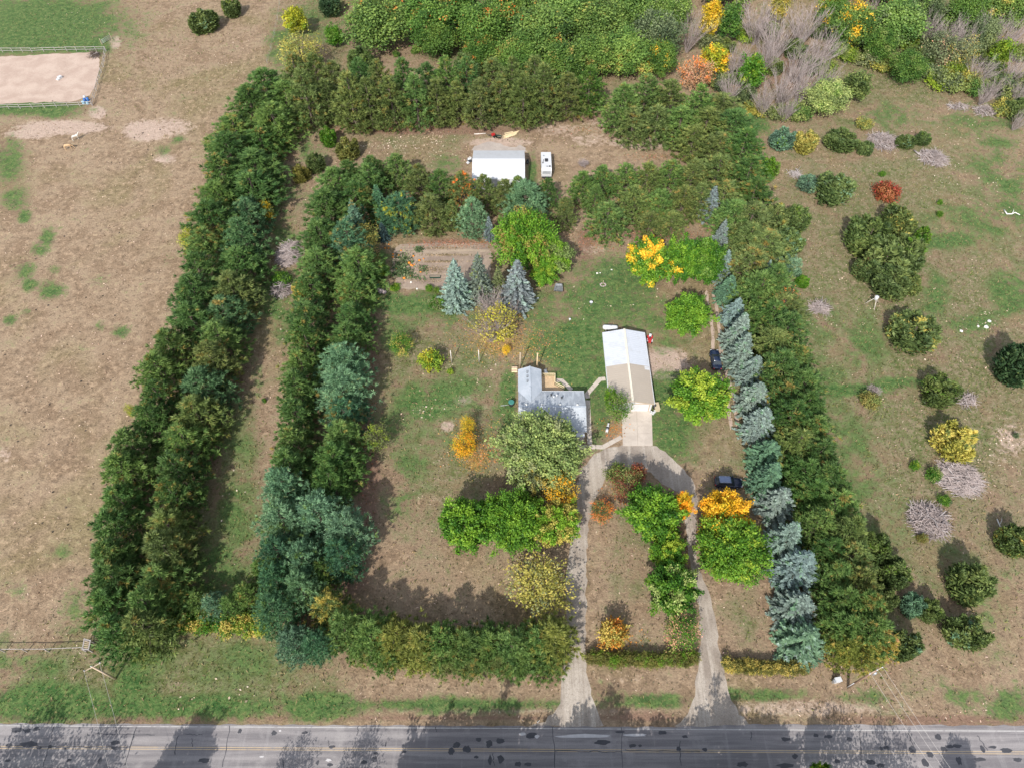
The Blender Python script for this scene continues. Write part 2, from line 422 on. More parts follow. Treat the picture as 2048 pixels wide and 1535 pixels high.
# ------------------------------------------------------------------ road
r0, r1 = P(0, 1450), P(2048, 1461)
rdir = (r1 - r0).normalized(); rnorm = Vector((-rdir.y, rdir.x, 0))
RANG = math.atan2(rdir.y, rdir.x)
def road_pt(s, t, z):                   # s along from x=0, t metres south of the north edge line
    o = r0 + rdir * ((0 - r0.x) / rdir.x)
    q = o + rdir * s - rnorm * t
    return (q.x, q.y, z)
LANE = 2.72
def asphalt_mat():
    m, N, L, B = new_mat('asphalt')
    p = wpos(N)
    mp = N.new('ShaderNodeMapping'); mp.inputs['Scale'].default_value = (.05, 1.1, 1); mp.inputs['Rotation'].default_value = (0, 0, -RANG)
    L.new(p, mp.inputs[0])
    st = noise(N, L, mp.outputs[0], 1.0, 5, .65)
    mp2 = N.new('ShaderNodeMapping'); mp2.inputs['Scale'].default_value = (.9, .05, 1)
    L.new(p, mp2.inputs[0])
    tv = noise(N, L, mp2.outputs[0], 1.0, 3, .6)
    a = noise(N, L, p, .35, 4, .6); g = noise(N, L, p, 7, 4, .7)
    c = mixc(N, L, ramp(N, L, st, .35, .66), (.17, .158, .163), (.285, .264, .262))
    c = mixc(N, L, math_n(N, L, 'MULTIPLY', ramp(N, L, a, .52, .70), .45), c, (.36, .335, .325))
    c = mixc(N, L, math_n(N, L, 'MULTIPLY', ramp(N, L, tv, .56, .7), .3), c, (.35, .33, .325))
    h = N.new('ShaderNodeHueSaturation'); L.new(c, h.inputs['Color'])
    L.new(math_n(N, L, 'ADD', math_n(N, L, 'MULTIPLY', g, .7), .65), h.inputs['Value'])
    L.new(h.outputs[0], B.inputs['Base Color']); B.inputs['Roughness'].default_value = .85; B.inputs['Specular IOR Level'].default_value = .3
    bn = N.new('ShaderNodeBump'); bn.inputs['Strength'].default_value = .25; bn.inputs['Distance'].default_value = .02
    L.new(g, bn.inputs['Height']); L.new(bn.outputs[0], B.inputs['Normal'])
    return m
mb = MB()
edge = []
k = -90.0
while k <= 90:
    edge.append(road_pt(k, -(.30 + .10 * math.sin(k * 1.7) * math.sin(k * .43) + rnd.uniform(-.05, .05) + (.5 if k > 24 else 0) * min(1, max(0, (k - 24) / 10)) * .8), .012)); k += .8
S0, S1 = 900, 900
poly = [road_pt(-S0, 6.0, .012), road_pt(S1, 6.0, .012), road_pt(S1, -.3, .012)] + edge[::-1] + [road_pt(-S0, -.3, .012)]
mb.sheet(poly, .012)
road = tag(mb.build('road', asphalt_mat()), kind='structure')
M_WLINE = plain('worn_white_paint', (.46, .445, .43), .8, var=.3, scale=1.2, dirt=((.27, .25, .25), .85))
M_YLINE = plain('worn_yellow_paint', (.50, .38, .24), .8, var=.25, scale=1.0, dirt=((.30, .27, .25), .8))
for t in (0.0, 2 * LANE):
    mb = MB(); mb.sheet([road_pt(-400, t + .06, 0), road_pt(400, t + .06, 0), road_pt(400, t - .06, 0), road_pt(-400, t - .06, 0)], .016)
    mb.build('edge_line', M_WLINE, road)
for t in (LANE - .13, LANE + .13):
    mb = MB(); mb.sheet([road_pt(-400, t + .045, 0), road_pt(400, t + .045, 0), road_pt(400, t - .045, 0), road_pt(-400, t - .045, 0)], .016)
    mb.build('centre_line', M_YLINE, road)
M_TAR = plain('crack_sealant', (.06, .06, .068), .6, var=.3, scale=2)
M_PALE = plain('pale_patching', (.52, .50, .50), .9, var=.2, scale=1.5)
def blotch(cx, cy, rx, ry, seed, z):
    r = random.Random(seed); c = P(cx, cy); k = pxm(cx, cy)
    n = 12
    return [(c.x + math.cos(a) * rx / k * r.uniform(.6, 1.15), c.y + math.sin(a) * ry / k * r.uniform(.6, 1.15)) for a in [2 * math.pi * i / n for i in range(n)]]
TAR = [(35, 1458, 14, 5), (55, 1460, 7, 5), (73, 1457, 7, 5), (60, 1487, 20, 6), (100, 1492, 5, 4), (18, 1489, 6, 4), (78, 1494, 6, 3), (230, 1484, 12, 5), (232, 1495, 14, 4), (200, 1519, 5, 7), (16, 1520, 6, 3), (138, 1519, 6, 3), (130, 1496, 4, 2),
       (408, 1519, 13, 5), (480, 1461, 5, 5), (548, 1465, 6, 5), (610, 1464, 7, 3), (664, 1492, 7, 3), (752, 1505, 5, 3), (748, 1517, 7, 6), (727, 1523, 7, 4), (635, 1524, 4, 5), (660, 1528, 6, 4), (808, 1502, 5, 3),
       (903, 1501, 7, 7), (913, 1489, 9, 6), (934, 1497, 8, 8), (978, 1486, 7, 8), (1000, 1480, 12, 5), (980, 1519, 4, 10), (1002, 1517, 8, 8), (953, 1513, 6, 3), (958, 1478, 7, 4), (1036, 1527, 7, 5), (1055, 1527, 8, 4), (1205, 1484, 18, 5),
       (1063, 1470, 12, 6), (1265, 1490, 8, 4), (1280, 1490, 4, 3), (1325, 1464, 12, 4), (1357, 1496, 6, 5), (1410, 1498, 6, 4), (1484, 1527, 14, 6), (1370, 1472, 7, 3), (1572, 1477, 10, 5), (1632, 1469, 7, 4), (1590, 1511, 6, 5), (1657, 1472, 10, 4),
       (1698, 1477, 6, 5), (1762, 1496, 5, 4), (1773, 1494, 7, 4), (1675, 1521, 7, 4), (1740, 1523, 10, 6), (1825, 1498, 8, 8), (1860, 1508, 8, 6), (1888, 1497, 8, 5), (1898, 1492, 10, 4), (1877, 1472, 8, 6), (1915, 1491, 10, 4), (1918, 1520, 6, 9), (1965, 1497, 6, 7),
       (1985, 1493, 9, 3), (2012, 1500, 12, 5), (2035, 1518, 10, 4), (1960, 1518, 14, 4), (1570, 1530, 20, 5), (1630, 1531, 14, 4), (1760, 1530, 12, 4), (1240, 1463, 10, 3), (1850, 1525, 8, 8)]
for i, (x, y, rx, ry) in enumerate(TAR):
    mb = MB(); mb.sheet(blotch(x, y, rx, ry, i, 0), .018 + .0003 * (i % 5)); mb.build('tar_patch', M_TAR, road)
for i, (x, y, rx, ry) in enumerate([(1170, 1471, 62, 4), (1270, 1469, 28, 3), (1045, 1467, 8, 3), (1074, 1471, 5, 4), (657, 1519, 7, 3), (523, 1512, 5, 2), (560, 1460, 3, 2)]):
    mb = MB(); mb.sheet(blotch(x, y, rx, ry, 90 + i, 0), .020); mb.build('pale_patch', M_PALE, road)
def crack(pts, w=.10):
    mb = MB(); q = [P(*p) for p in pts]; L_, R_ = [], []
    for i in range(len(q)):
        d = (q[min(i + 1, len(q) - 1)] - q[max(i - 1, 0)]).normalized(); s = Vector((-d.y, d.x, 0))
        ww = w * rnd.uniform(.3, .7)
        L_.append(q[i] + s * ww); R_.append(q[i] - s * ww)
    n = len(q)
    mb.add([(v.x, v.y, .0225) for v in L_ + R_], [(i, n + i, n + i + 1, i + 1) for i in range(n - 1)])
    mb.build('crack', M_TAR, road)
def crack_y(x0, y0, x1, y1, n=7, j=1.5):
    crack([(x0 + (x1 - x0) * i / n + rnd.uniform(-j, j), y0 + (y1 - y0) * i / n) for i in range(n + 1)])
for a in [(109, 1452, 85, 1533), (175, 1466, 172, 1480), (232, 1452, 233, 1466), (272, 1453, 250, 1528), (356, 1470, 350, 1508), (460, 1450, 445, 1533), (385, 1475, 384, 1492), (716, 1451, 715, 1470), (657, 1480, 658, 1490), (772, 1482, 772, 1492), (870, 1453, 873, 1462),
          (1106, 1453, 1110, 1534), (1243, 1453, 1245, 1534), (1720, 1462, 1722, 1528), (1815, 1462, 1828, 1494), (567, 1517, 567, 1534), (1360, 1480, 1361, 1530), (1503, 1462, 1503, 1480), (985, 1505, 988, 1530), (1768, 1462, 1770, 1500), (1955, 1470, 1975, 1500)]:
    crack_y(*a)
for a in [(190, 1467, 310, 1468), (370, 1467, 405, 1469), (1110, 1500, 1245, 1503), (1250, 1499, 1400, 1502), (30, 1491, 260, 1493)]:
    n = 16
    crack([(a[0] + (a[2] - a[0]) * i / n, a[1] + (a[3] - a[1]) * i / n + rnd.uniform(-1.2, 1.2)) for i in range(n + 1)], .08)

# ------------------------------------------------------------------ driveway, apron, walks, tracks, arena, garden
def ragged(pts, step=1.2, amp=.16, z=0, seed=1):
    r = random.Random(seed); q = [P(*p) for p in pts]; out = []
    for i in range(len(q)):
        a, b = q[i], q[(i + 1) % len(q)]
        n = max(1, int((b - a).length / step))
        for k in range(n):
            p = a.lerp(b, k / n)
            out.append((p.x + r.uniform(-amp, amp), p.y + r.uniform(-amp, amp)))
    return out
DRIVE = [(1058, 1452), (1090, 1440), (1108, 1425), (1118, 1405), (1121, 1370), (1126, 1330), (1136, 1280), (1132, 1220), (1131, 1150), (1140, 1080), (1152, 1020), (1154, 965), (1166, 935), (1188, 908), (1218, 894), (1246, 889), (1304, 889),
         (1330, 902), (1362, 932), (1388, 962), (1394, 1000), (1393, 1050), (1391, 1100), (1402, 1150), (1424, 1200), (1433, 1260), (1442, 1310), (1451, 1350), (1459, 1390), (1476, 1425), (1510, 1454),
         (1350, 1452), (1376, 1426), (1390, 1390), (1394, 1340), (1401, 1290), (1399, 1220), (1383, 1150), (1374, 1080), (1370, 1020), (1360, 985), (1332, 972), (1302, 946), (1270, 934), (1236, 936), (1216, 948), (1196, 985), (1184, 1010), (1177, 1050), (1174, 1110), (1172, 1200), (1170, 1300), (1174, 1345), (1183, 1390), (1194, 1420), (1210, 1452)]
mb = MB(); mb.sheet(ragged(DRIVE, .8, .2, seed=3), .008)
M_GRAV = sheet_mat('gravel', (.28, .235, .195), (.40, .345, .29), (.20, .175, .16), .22, 2.5, .75, bump=.8, streak=((1.1, .07, 1), (.47, .415, .355)))
tag(mb.build('driveway', M_GRAV), kind='structure')
M_CONC = sheet_mat('concrete', (.46, .40, .345), (.54, .475, .41), (.38, .33, .29), .5, 4, .22, bump=.15)
def slabs(name, quads, root):
    for q in quads:
        c = [P(*p) for p in q]
        m_ = sum(c, Vector()) / 4
        c = [m_ + (v - m_) * (1 - .02 / max(.3, (v - m_).length)) for v in c]
        mb = MB(); mb.prism([(v.x, v.y) for v in c], 0, .05 + rnd.uniform(-.008, .008)); mb.build(name, M_CONC, root)
def strip_quads(path, w, seg=1.25):
    """a walk of poured slabs along a path of readings; w in metres"""
    q = [P(*p) for p in path]; L_, R_ = [], []
    for i in range(len(q)):
        d1 = (q[i] - q[i - 1]).normalized() if i else None
        d2 = (q[i + 1] - q[i]).normalized() if i < len(q) - 1 else None
        d = ((d1 or d2) + (d2 or d1)).normalized(); s = Vector((-d.y, d.x, 0))
        k = 1.0 / max(.5, abs(d.dot(d1 or d2)))
        L_.append(q[i] + s * w / 2 * k); R_.append(q[i] - s * w / 2 * k)
    out = []
    for i in range(len(q) - 1):
        n = max(1, round((q[i + 1] - q[i]).length / seg))
        for k in range(n):
            a, b = k / n, (k + 1) / n
            out.append([R_[i].lerp(R_[i + 1], a), R_[i].lerp(R_[i + 1], b), L_[i].lerp(L_[i + 1], b), L_[i].lerp(L_[i + 1], a)])
    return out
def slab_walk(name, root, quads):
    for c in quads:
        m_ = sum(c, Vector()) / 4
        c = [m_ + (v - m_) * (1 - .018 / max(.3, (v - m_).length)) for v in c]
        mb = MB(); mb.prism([(v.x, v.y) for v in c], 0, .05 + rnd.uniform(-.01, .01)); mb.build(name, M_CONC, root)
apron = tag(link(bpy.data.objects.new('driveway_apron', None)), kind='structure')
A = [P(1243, 819.5), P(1303.5, 819.5), P(1305.5, 890.5), P(1245.5, 891)]
for i in range(2):
    for j in range(3):
        f = lambda u, v: A[0].lerp(A[1], u).lerp(A[3].lerp(A[2], u), v)
        u0, u1, v0, v1 = i / 2 + .003, (i + 1) / 2 - .003, j / 3 + .002, (j + 1) / 3 - .002
        c = [f(u0, v1), f(u1, v1), f(u1, v0), f(u0, v0)]
        mb = MB(); mb.prism([(v.x, v.y) for v in c], 0, .055 + .004 * rnd.random()); mb.build('concrete_slab', M_CONC, apron)
walk = tag(link(bpy.data.objects.new('walkway', None)), kind='structure')
slab_walk('concrete_slab', walk, strip_quads([(1177, 893), (1206, 893.5), (1243, 873)], .85))
slab_walk('concrete_slab', walk, strip_quads([(1179.5, 888), (1175.5, 800)], .85))
slab_walk('concrete_slab', walk, strip_quads([(1175.5, 796), (1174, 788), (1200, 758), (1211, 757)], .85))
slab_walk('concrete_slab', walk, strip_quads([(1112, 760), (1124, 761), (1143, 780)], .85))
slab_walk('concrete_slab', walk, strip_quads([(1173, 893), (1120, 893)], .8))

M_DIRT = sheet_mat('rut_dirt', (.38, .29, .23), (.47, .37, .30), (.30, .22, .17), .4, 2.4, .45)
trk = tag(link(bpy.data.objects.new('dirt_track', None)), kind='structure')
for off in (-7, 7):
    pts = [(1418 + off, 580), (1427 + off, 620), (1432 + off, 660), (1434 + off, 700), (1446 + off, 745), (1462 + off, 800), (1470 + off, 860)]
    q = [P(*p) for p in pts]; Ls, Rs = [], []
    for i in range(len(q)):
        d = (q[min(i + 1, len(q) - 1)] - q[max(i - 1, 0)]).normalized(); s = Vector((-d.y, d.x, 0))
        Ls.append(q[i] + s * .3); Rs.append(q[i] - s * .3)
    pl = []
    for seq in (Ls, Rs[::-1]):
        for i in range(len(seq) - 1):
            for k in range(6):
                p = seq[i].lerp(seq[i + 1], k / 6); pl.append((p.x + rnd.uniform(-.14, .14), p.y))
    mb = MB(); mb.sheet(pl, .006); mb.build('wheel_rut', M_DIRT, trk)
mb = MB(); mb.sheet(ragged([(-60, 116), (60, 111), (196, 104), (201, 125), (192, 170), (180, 190), (150, 203), (60, 206), (-60, 211)], 1.2, .3, seed=5), .010)
M_SAND = sheet_mat('arena_sand', (.42, .315, .255), (.50, .39, .32), (.34, .245, .20), .22, 1.6, .4, bump=.8)
tag(mb.build('riding_arena_floor', M_SAND), kind='structure')
mb = MB(); mb.sheet(ragged([(783, 508), (800, 490), (870, 486), (975, 488), (985, 510), (980, 560), (900, 580), (800, 577), (783, 545)], 1.0, .35, seed=6), .007)
M_SOIL = sheet_mat('garden_soil', (.255, .195, .155), (.34, .265, .21), (.20, .15, .12), .3, 1.6, .5, bump=1.0, streak=((.05, .75, 1), (.40, .32, .235)))
tag(mb.build('garden_bed', M_SOIL), kind='structure')
mb = MB(); mb.sheet(ragged([(944, 302), (950, 292), (968, 286), (985, 283), (1002, 288), (1015, 294), (1032, 295), (1040, 290), (1050, 296), (1054, 304)], .8, .2, seed=8), .006)
M_PAD = sheet_mat('pad_gravel', (.36, .31, .275), (.43, .375, .33), None, .4, 3, .4)
tag(mb.build('gravel_pad', M_PAD), kind='structure')

# ------------------------------------------------------------------ plants: prototypes
def unit(a):
    return a / np.maximum(1e-9, np.linalg.norm(a, axis=1, keepdims=True))
class Leaves:
    def __init__(s, seed):
        s.g = np.random.default_rng(seed); s.V, s.T = [], []
    def cards(s, c, d, nrm, L, W, clump):
        """diamond leaf sprays: centres, long axes, facing, length, width, clump number 0..1"""
        n = len(c); d = unit(d); sd = unit(np.cross(d, nrm)); up = np.cross(sd, d)
        L = np.broadcast_to(L, n)[:, None]; W = np.broadcast_to(W, n)[:, None]
        v = np.stack([c - d * L * .5, c + sd * W * .5 + up * W * .12, c + d * L * .5, c - sd * W * .5 + up * W * .12], 1)
        s.V.append(v.reshape(-1, 3))
        t = np.zeros((n, 3), np.float32); t[:, 0] = s.g.random(n); t[:, 1] = np.broadcast_to(clump, n)
        s.T.append(t)
    def mesh(s, name):
        V = np.concatenate(s.V); T = np.concatenate(s.T)
        me = bpy.data.meshes.new(name)
        n = len(V) // 4
        me.vertices.add(len(V)); me.vertices.foreach_set('co', V.astype(np.float32).ravel())
        me.loops.add(n * 4); me.loops.foreach_set('vertex_index', np.arange(n * 4, dtype=np.int32))
        me.polygons.add(n); me.polygons.foreach_set('loop_start', np.arange(0, n * 4, 4, dtype=np.int32))
        me.update(calc_edges=True)
        a = me.attributes.new('tint', 'FLOAT_VECTOR', 'FACE'); a.data.foreach_set('vector', T.ravel())
        me.materials.append(M_FOL)
        me['reach'] = float(np.percentile(np.hypot(V[:, 0], V[:, 1]), 97))
        return me
def limb_mesh(segs, name, mat, n=5):
    mb = MB()
    for pts, rad in segs: mb.tube(pts, rad, n, cap=False)
    return mb.mesh(name, mat)

def leafy(seed, Rr=4.5, H=9.0, low=.16, nb=95, per=85, L=.42, W=.27, sparse=0.0, round_=1.0, sig=.34, puff=.45):
    """broad crown: limbs reaching a bumpy shell, leaf clumps along their outer part"""
    S = Leaves(seed); g = S.g
    zc = H * (low + 1) / 2; Rz = H * (1 - low) / 2
    i = np.arange(nb) + .5
    ph = i * 2.39996 + g.normal(0, .25, nb)
    cz = 1 - 1.72 * i / nb
    rxy = np.sqrt(np.clip(1 - cz ** 2, 0, 1))
    dirs = np.stack([rxy * np.cos(ph), rxy * np.sin(ph), cz], 1) + g.normal(0, .07, (nb, 3))
    lobes = unit(g.normal(0, 1, (7, 3))); amp = g.uniform(.0, .16, 7)
    ext = .86 + (np.clip(dirs @ lobes.T, 0, 1) ** 3 * amp).sum(1) + g.normal(0, .10, nb)
    segs = [([(0, 0, 0), (.05, .03, H * .22), (0, .1, H * .62)], [Rr * .055, Rr * .045, Rr * .02])]
    for b in range(nb):
        if g.random() < sparse: continue
        e = np.array([dirs[b, 0] * Rr, dirs[b, 1] * Rr, dirs[b, 2] * Rz * round_]) * ext[b]
        root = np.array([0, 0, -Rz * .35 + .35 * Rz * dirs[b, 2]])
        k = per
        t = .40 + .62 * g.random(k) ** .62
        c = root + (e - root) * t[:, None]
        taper = (.55 + .75 * np.sin(np.clip((t - .4) / .62, 0, 1) * math.pi * .86 + .25))[:, None]
        c = c + g.normal(0, sig * Rr / 4.5 * 1.25, (k, 3)) * taper
        out = unit((e - root)[None, :] + np.zeros((k, 3)))
        d = out * .9 + g.normal(0, .55, (k, 3)); d[:, 2] -= .22
        axis = root + (e - root) * np.clip(t - .12, .3, .8)[:, None]
        nrm = unit(c - axis) * puff + out * .3 + np.array([0, 0, .45]) + g.normal(0, .38, (k, 3))
        c[:, 2] += zc
        c[:, 2] = np.maximum(c[:, 2], .25)
        S.cards(c, d, nrm, L * g.uniform(.7, 1.3, k), W * g.uniform(.7, 1.3, k), g.random())
        if b % 7 == 2:
            segs.append(([(0, 0, H * (.2 + .3 * g.random())), tuple((root + e * .35) + np.array([0, 0, zc])), tuple((root + (e - root) * .8) + np.array([0, 0, zc]))], [Rr * .02, Rr * .013, Rr * .004]))
    return S.mesh('crown'), limb_mesh(segs, 'trunk', M_BARK), Rr, H

def pine(seed, Rr=3.6, H=11.0, z0=.08, whorls=14, per=8, L=.66, W=.10, shape=.92, tuft=5, droop=-.05):
    """pine: whorled limbs that turn up at the tip and carry needle tufts"""
    S = Leaves(seed); g = S.g; segs = [([(0, 0, 0), (.04, 0, H * .5), (0, .05, H * .985)], [.19, .12, .02])]
    for w in range(whorls):
        u = (w + g.uniform(-.3, .3)) / (whorls - .6); u = min(max(u, 0), 1)
        z = H * (z0 + (1 - z0) * u * .97)
        r = Rr * (max(0, 1 - u ** 1.25) ** shape) * min(1, .72 + u * 1.8) + .25
        n = max(4, int(per * (1 - .35 * u) + g.integers(-1, 2)))
        a0 = g.random() * 6.28
        for b in range(n):
            a = a0 + 6.28 * b / n + g.normal(0, .18)
            rr = r * g.uniform(.72, 1.10)
            m = tuft if rr > 1.0 else max(3, tuft // 2); nn = 17
            t = .30 + .72 * (np.arange(m) + g.random(m)) / m
            h = np.array([math.cos(a), math.sin(a), 0]); side = np.array([-h[1], h[0], 0])
            rise = droop * rr * t + (.24 + .30 * u) * rr * t ** 2.0
            tc = h[None, :] * (rr * t)[:, None]; tc[:, 2] = z + rise
            tc = tc + side * (g.normal(0, .22, m) * rr * (.3 + .6 * t) * .9)[:, None] + g.normal(0, .06, (m, 3))
            td = h * .75 + np.array([0, 0, .75]) + g.normal(0, .22, (m, 3))
            tc, td = np.repeat(tc, nn, 0), np.repeat(td, nn, 0)
            d = unit(td) + g.normal(0, .46, (m * nn, 3))
            ln = L * g.uniform(.7, 1.2, m * nn)
            nrm = h * .6 + np.array([0, 0, .8]) + g.normal(0, .6, (m * nn, 3))
            cl = np.repeat(np.clip(.62 * g.random() + .38 * g.random(m), 0, 1), nn)
            S.cards(tc + unit(d) * (ln * .5)[:, None], d, nrm, ln, W * g.uniform(.7, 1.3, m * nn), cl)
            if b % 3 == 0:
                segs.append(([(0, 0, z), tuple(h * rr * .8 + np.array([0, 0, z + float(rise.max()) * .4]))], [.045, .012]))
    c = np.array([[0, 0, H * .96]]) + g.normal(0, .18, (40, 3)); S.cards(c, np.array([[0, 0, 1.]]) + g.normal(0, .5, (40, 3)), g.normal(0, 1, (40, 3)), L * .8, W, .6)
    return S.mesh('crown'), limb_mesh(segs, 'trunk', M_BARK), Rr, H

def spruce(seed, Rr=2.6, H=10.0, whorls=22, per=11, L=.46, W=.19, ragged_=.12):
    """spruce: cone of tiers, flat sprays with side shoots"""
    S = Leaves(seed); g = S.g; segs = [([(0, 0, 0), (0, 0, H * .98)], [.17, .02])]
    for w in range(whorls):
        u = (w + g.uniform(-.25, .25)) / (whorls - .5); u = min(max(u, 0), .99)
        z = H * (.03 + .95 * u)
        r = Rr * (1 - u) ** .82 * min(1, .8 + 2 * u) + .12
        n = max(5, int(per * (1 - .5 * u)))
        a0 = g.random() * 6.28
        for b in range(n):
            a = a0 + 6.28 * b / n + g.normal(0, .10); rr = r * (1 + g.normal(0, ragged_))
            k = int(10 + 26 * rr / Rr)
            t = .22 + .8 * g.random(k) ** .7
            h = np.array([math.cos(a), math.sin(a), 0]); side = np.array([-h[1], h[0], 0])
            c = h[None, :] * (rr * t)[:, None]; c[:, 2] = z - .20 * rr * t + .14 * rr * t ** 3
            lat = g.normal(0, .20, k) * (rr * .25 + .55) * (1.15 - t)
            c = c + side * lat[:, None] + g.normal(0, .06, (k, 3))
            d = h * 1.0 + side * (np.sign(lat) * g.uniform(.2, 1.0, k))[:, None] + np.array([0, 0, 1]) * g.normal(.15, .3, (k, 1))
            nrm = np.array([0, 0, 1.0]) + h * .35 + g.normal(0, .35, (k, 3))
            S.cards(c, d, nrm, L * g.uniform(.7, 1.25, k), W * g.uniform(.8, 1.4, k), np.clip(.5 + g.normal(0, .22) + g.normal(0, .1, k), 0, 1))
            if b % 4 == 0: segs.append(([(0, 0, z), tuple(h * rr * .8 + np.array([0, 0, z - .1 * rr]))], [.03, .01]))
    c = np.array([[0, 0, H * .97]]) + g.normal(0, .1, (24, 3)) * np.array([1, 1, 3]); S.cards(c, np.array([[0, 0, 1.]]) + g.normal(0, .45, (24, 3)), g.normal(0, 1, (24, 3)), L * .8, W, .6)
    return S.mesh('crown'), limb_mesh(segs, 'trunk', M_BARK), Rr, H

def juniper(seed, Rr=2.6, H=4.6, lobes=9, per=420, L=.42, W=.13):
    """cedar bush: several leaning plumes of fine upright sprays"""
    S = Leaves(seed); g = S.g; segs = [([(0, 0, 0), (0, .05, H * .7)], [.12, .03])]
    for b in range(lobes):
        a = 6.28 * b / lobes + g.normal(0, .3); q = 0 if b == 0 else g.uniform(.35, .72)
        base = np.array([math.cos(a), math.sin(a), 0]) * Rr * q * .85
        top = H * (1.0 - .42 * q) * g.uniform(.85, 1.08); rad = Rr * g.uniform(.26, .44)
        k = per
        u = g.random(k) ** .8
        prof = rad * (np.clip(1 - u ** 1.7, 0, 1) ** .55) * np.minimum(1, .55 + 2.2 * u)
        an = g.random(k) * 6.28; rr = prof * g.random(k) ** .35
        c = np.stack([np.cos(an) * rr, np.sin(an) * rr, u * top], 1) + base * (.45 + .55 * u)[:, None]
        d = np.stack([np.cos(an) * .65, np.sin(an) * .65, np.full(k, .8)], 1) + g.normal(0, .4, (k, 3))
        nrm = np.stack([np.cos(an), np.sin(an), np.full(k, .7)], 1) + g.normal(0, .5, (k, 3))
        S.cards(c, d, nrm, L * g.uniform(.6, 1.3, k), W * g.uniform(.7, 1.6, k), np.clip(g.random() * .8 + .1 + g.normal(0, .12, k), 0, 1))
        segs.append(([(0, 0, .1), tuple(base * .6 + np.array([0, 0, top * .4])), tuple(base + np.array([0, 0, top * .8]))], [.06, .035, .01]))
    return S.mesh('crown'), limb_mesh(segs, 'trunk', M_BARK), Rr, H

def bare(seed, Rr=4.0, H=11.0, stems=3, mat=None, spread=.55, lev=4):
    """leafless tree: forking limbs down to fine twigs"""
    g = random.Random(seed); trunk, twigs = MB(), MB()
    def grow(p, d, ln, rad, lv):
        mid = p + d * ln * .5 + Vector((g.gauss(0, .06), g.gauss(0, .06), g.gauss(0, .04))) * ln
        e = p + d * ln + Vector((0, 0, .05 * ln))
        (trunk if lv >= 3 else twigs).tube([p, mid, e], [rad, rad * .8, rad * .55], 5 if lv >= 3 else 3, cap=False, smooth=lv >= 3)
        if lv <= 0: return
        n = {4: 4, 3: 5, 2: 5, 1: 4}[lv]
        for i in range(n):
            f = g.uniform(.35, 1.0); q = p.lerp(e, f)
            nd_ = (d + Vector((g.gauss(0, spread), g.gauss(0, spread), g.gauss(.12, spread * .6)))).normalized()
            grow(q, nd_, ln * g.uniform(.5, .75), max(.028, rad * .5), lv - 1)
    for s_ in range(stems):
        a = 6.28 * s_ / stems + g.random(); t = .16 if stems == 1 else g.uniform(.15, .42)
        grow(Vector((math.cos(a) * .15, math.sin(a) * .15, 0)), Vector((math.cos(a) * t, math.sin(a) * t, 1)).normalized(), H * .42, .17, lev)
    return twigs.mesh('twigs', mat or M_TWIG), trunk.mesh('trunk', M_GREY), Rr, H

def whip(seed, Rr=4.0, H=11.0, stems=46):
    """leafless thicket tree: many long stems from one stool, each with fine shoots"""
    g = random.Random(seed); trunk, twigs = MB(), MB()
    lean = Vector((g.gauss(0, .12), g.gauss(0, .12), 0))
    for i in range(stems):
        a = g.random() * 6.283; o = math.sqrt(g.random()) * .66
        d = (Vector((math.cos(a) * o, math.sin(a) * o, 1)) + lean).normalized(); L = H * g.uniform(.6, 1.02)
        bend = Vector((g.gauss(0, .16), g.gauss(0, .16), g.uniform(-.18, .05))); p0 = Vector((math.cos(a) * .4, math.sin(a) * .4, 0))
        pts = [p0 + d * L * f + bend * L * f * f for f in (0, .35, .7, 1)]
        (trunk if i % 6 == 0 else twigs).tube(pts, [.10, .07, .04, .012] if i % 6 == 0 else [.06, .045, .028, .01], 4, cap=False, smooth=False)
        for k in range(15):
            f = g.uniform(.3, .97); j = min(2, int(f / .35)); q = pts[j].lerp(pts[j + 1], min(1, (f - .35 * j) / .35))
            dd = (d + Vector((g.gauss(0, .5), g.gauss(0, .5), g.gauss(.05, .2)))).normalized(); l2 = L * g.uniform(.10, .28)
            twigs.tube([q, q + dd * l2 * .5 + Vector((g.gauss(0, .06), g.gauss(0, .06), 0)), q + dd * l2], [.032, .024, .008], 3, cap=False, smooth=False)
    m = twigs.mesh('twigs', M_TWIG); m['reach'] = Rr * .98
    v = np.array(twigs.v); m['reach'] = float(np.percentile(np.hypot(v[:, 0], v[:, 1]), 96))
    return m, trunk.mesh('trunk', M_GREY), Rr, H

PROTO = {
    'maple': [leafy(s, nb=100, per=140, sig=.27) for s in (1, 2, 3, 4)],
    'oak': [leafy(s, Rr=5.0, H=12.0, low=.20, nb=46, per=330, L=.42, W=.32, sig=.60, puff=1.5) for s in (11, 12, 13, 14)],
    'airy': [leafy(s, nb=90, per=42, L=.42, W=.24, sparse=.18, sig=.5) for s in (21, 22)],
    'tall': [leafy(s, Rr=2.6, H=9.0, low=.1, nb=75, per=62, L=.42, W=.28, sig=.42) for s in (25, 26)],
    'pine': [pine(s) for s in (31, 32, 33, 34, 35)],
    'softpine': [pine(s, Rr=4.2, H=11.0, L=.66, W=.085, per=9, tuft=8, shape=.55, whorls=16) for s in (41, 42, 43)],
    'spruce': [spruce(s) for s in (51, 52, 53)],
    'cedar': [juniper(s, lobes=13, per=330, L=.55, W=.15) for s in (61, 62, 63, 64)],
    'bush': [leafy(s, Rr=2.0, H=2.6, low=.02, nb=46, per=46, L=.32, W=.20, sig=.5) for s in (71, 72)],
    'bare': [whip(s) for s in (81, 82, 83, 84)],
    'fork': [bare(s, stems=4, H=11.0, spread=.45) for s in (85, 86)],
    'big': [leafy(s, Rr=7.2, H=11.0, nb=190, per=130, L=.50, W=.28, sig=.25) for s in (5, 6)],
    'sparse': [leafy(s, nb=70, per=36, L=.42, W=.28, sparse=.55, sig=.42) for s in (23, 24)],
    'snag': [bare(s, stems=5, H=8.0, spread=.7) for s in (91, 92)],
}
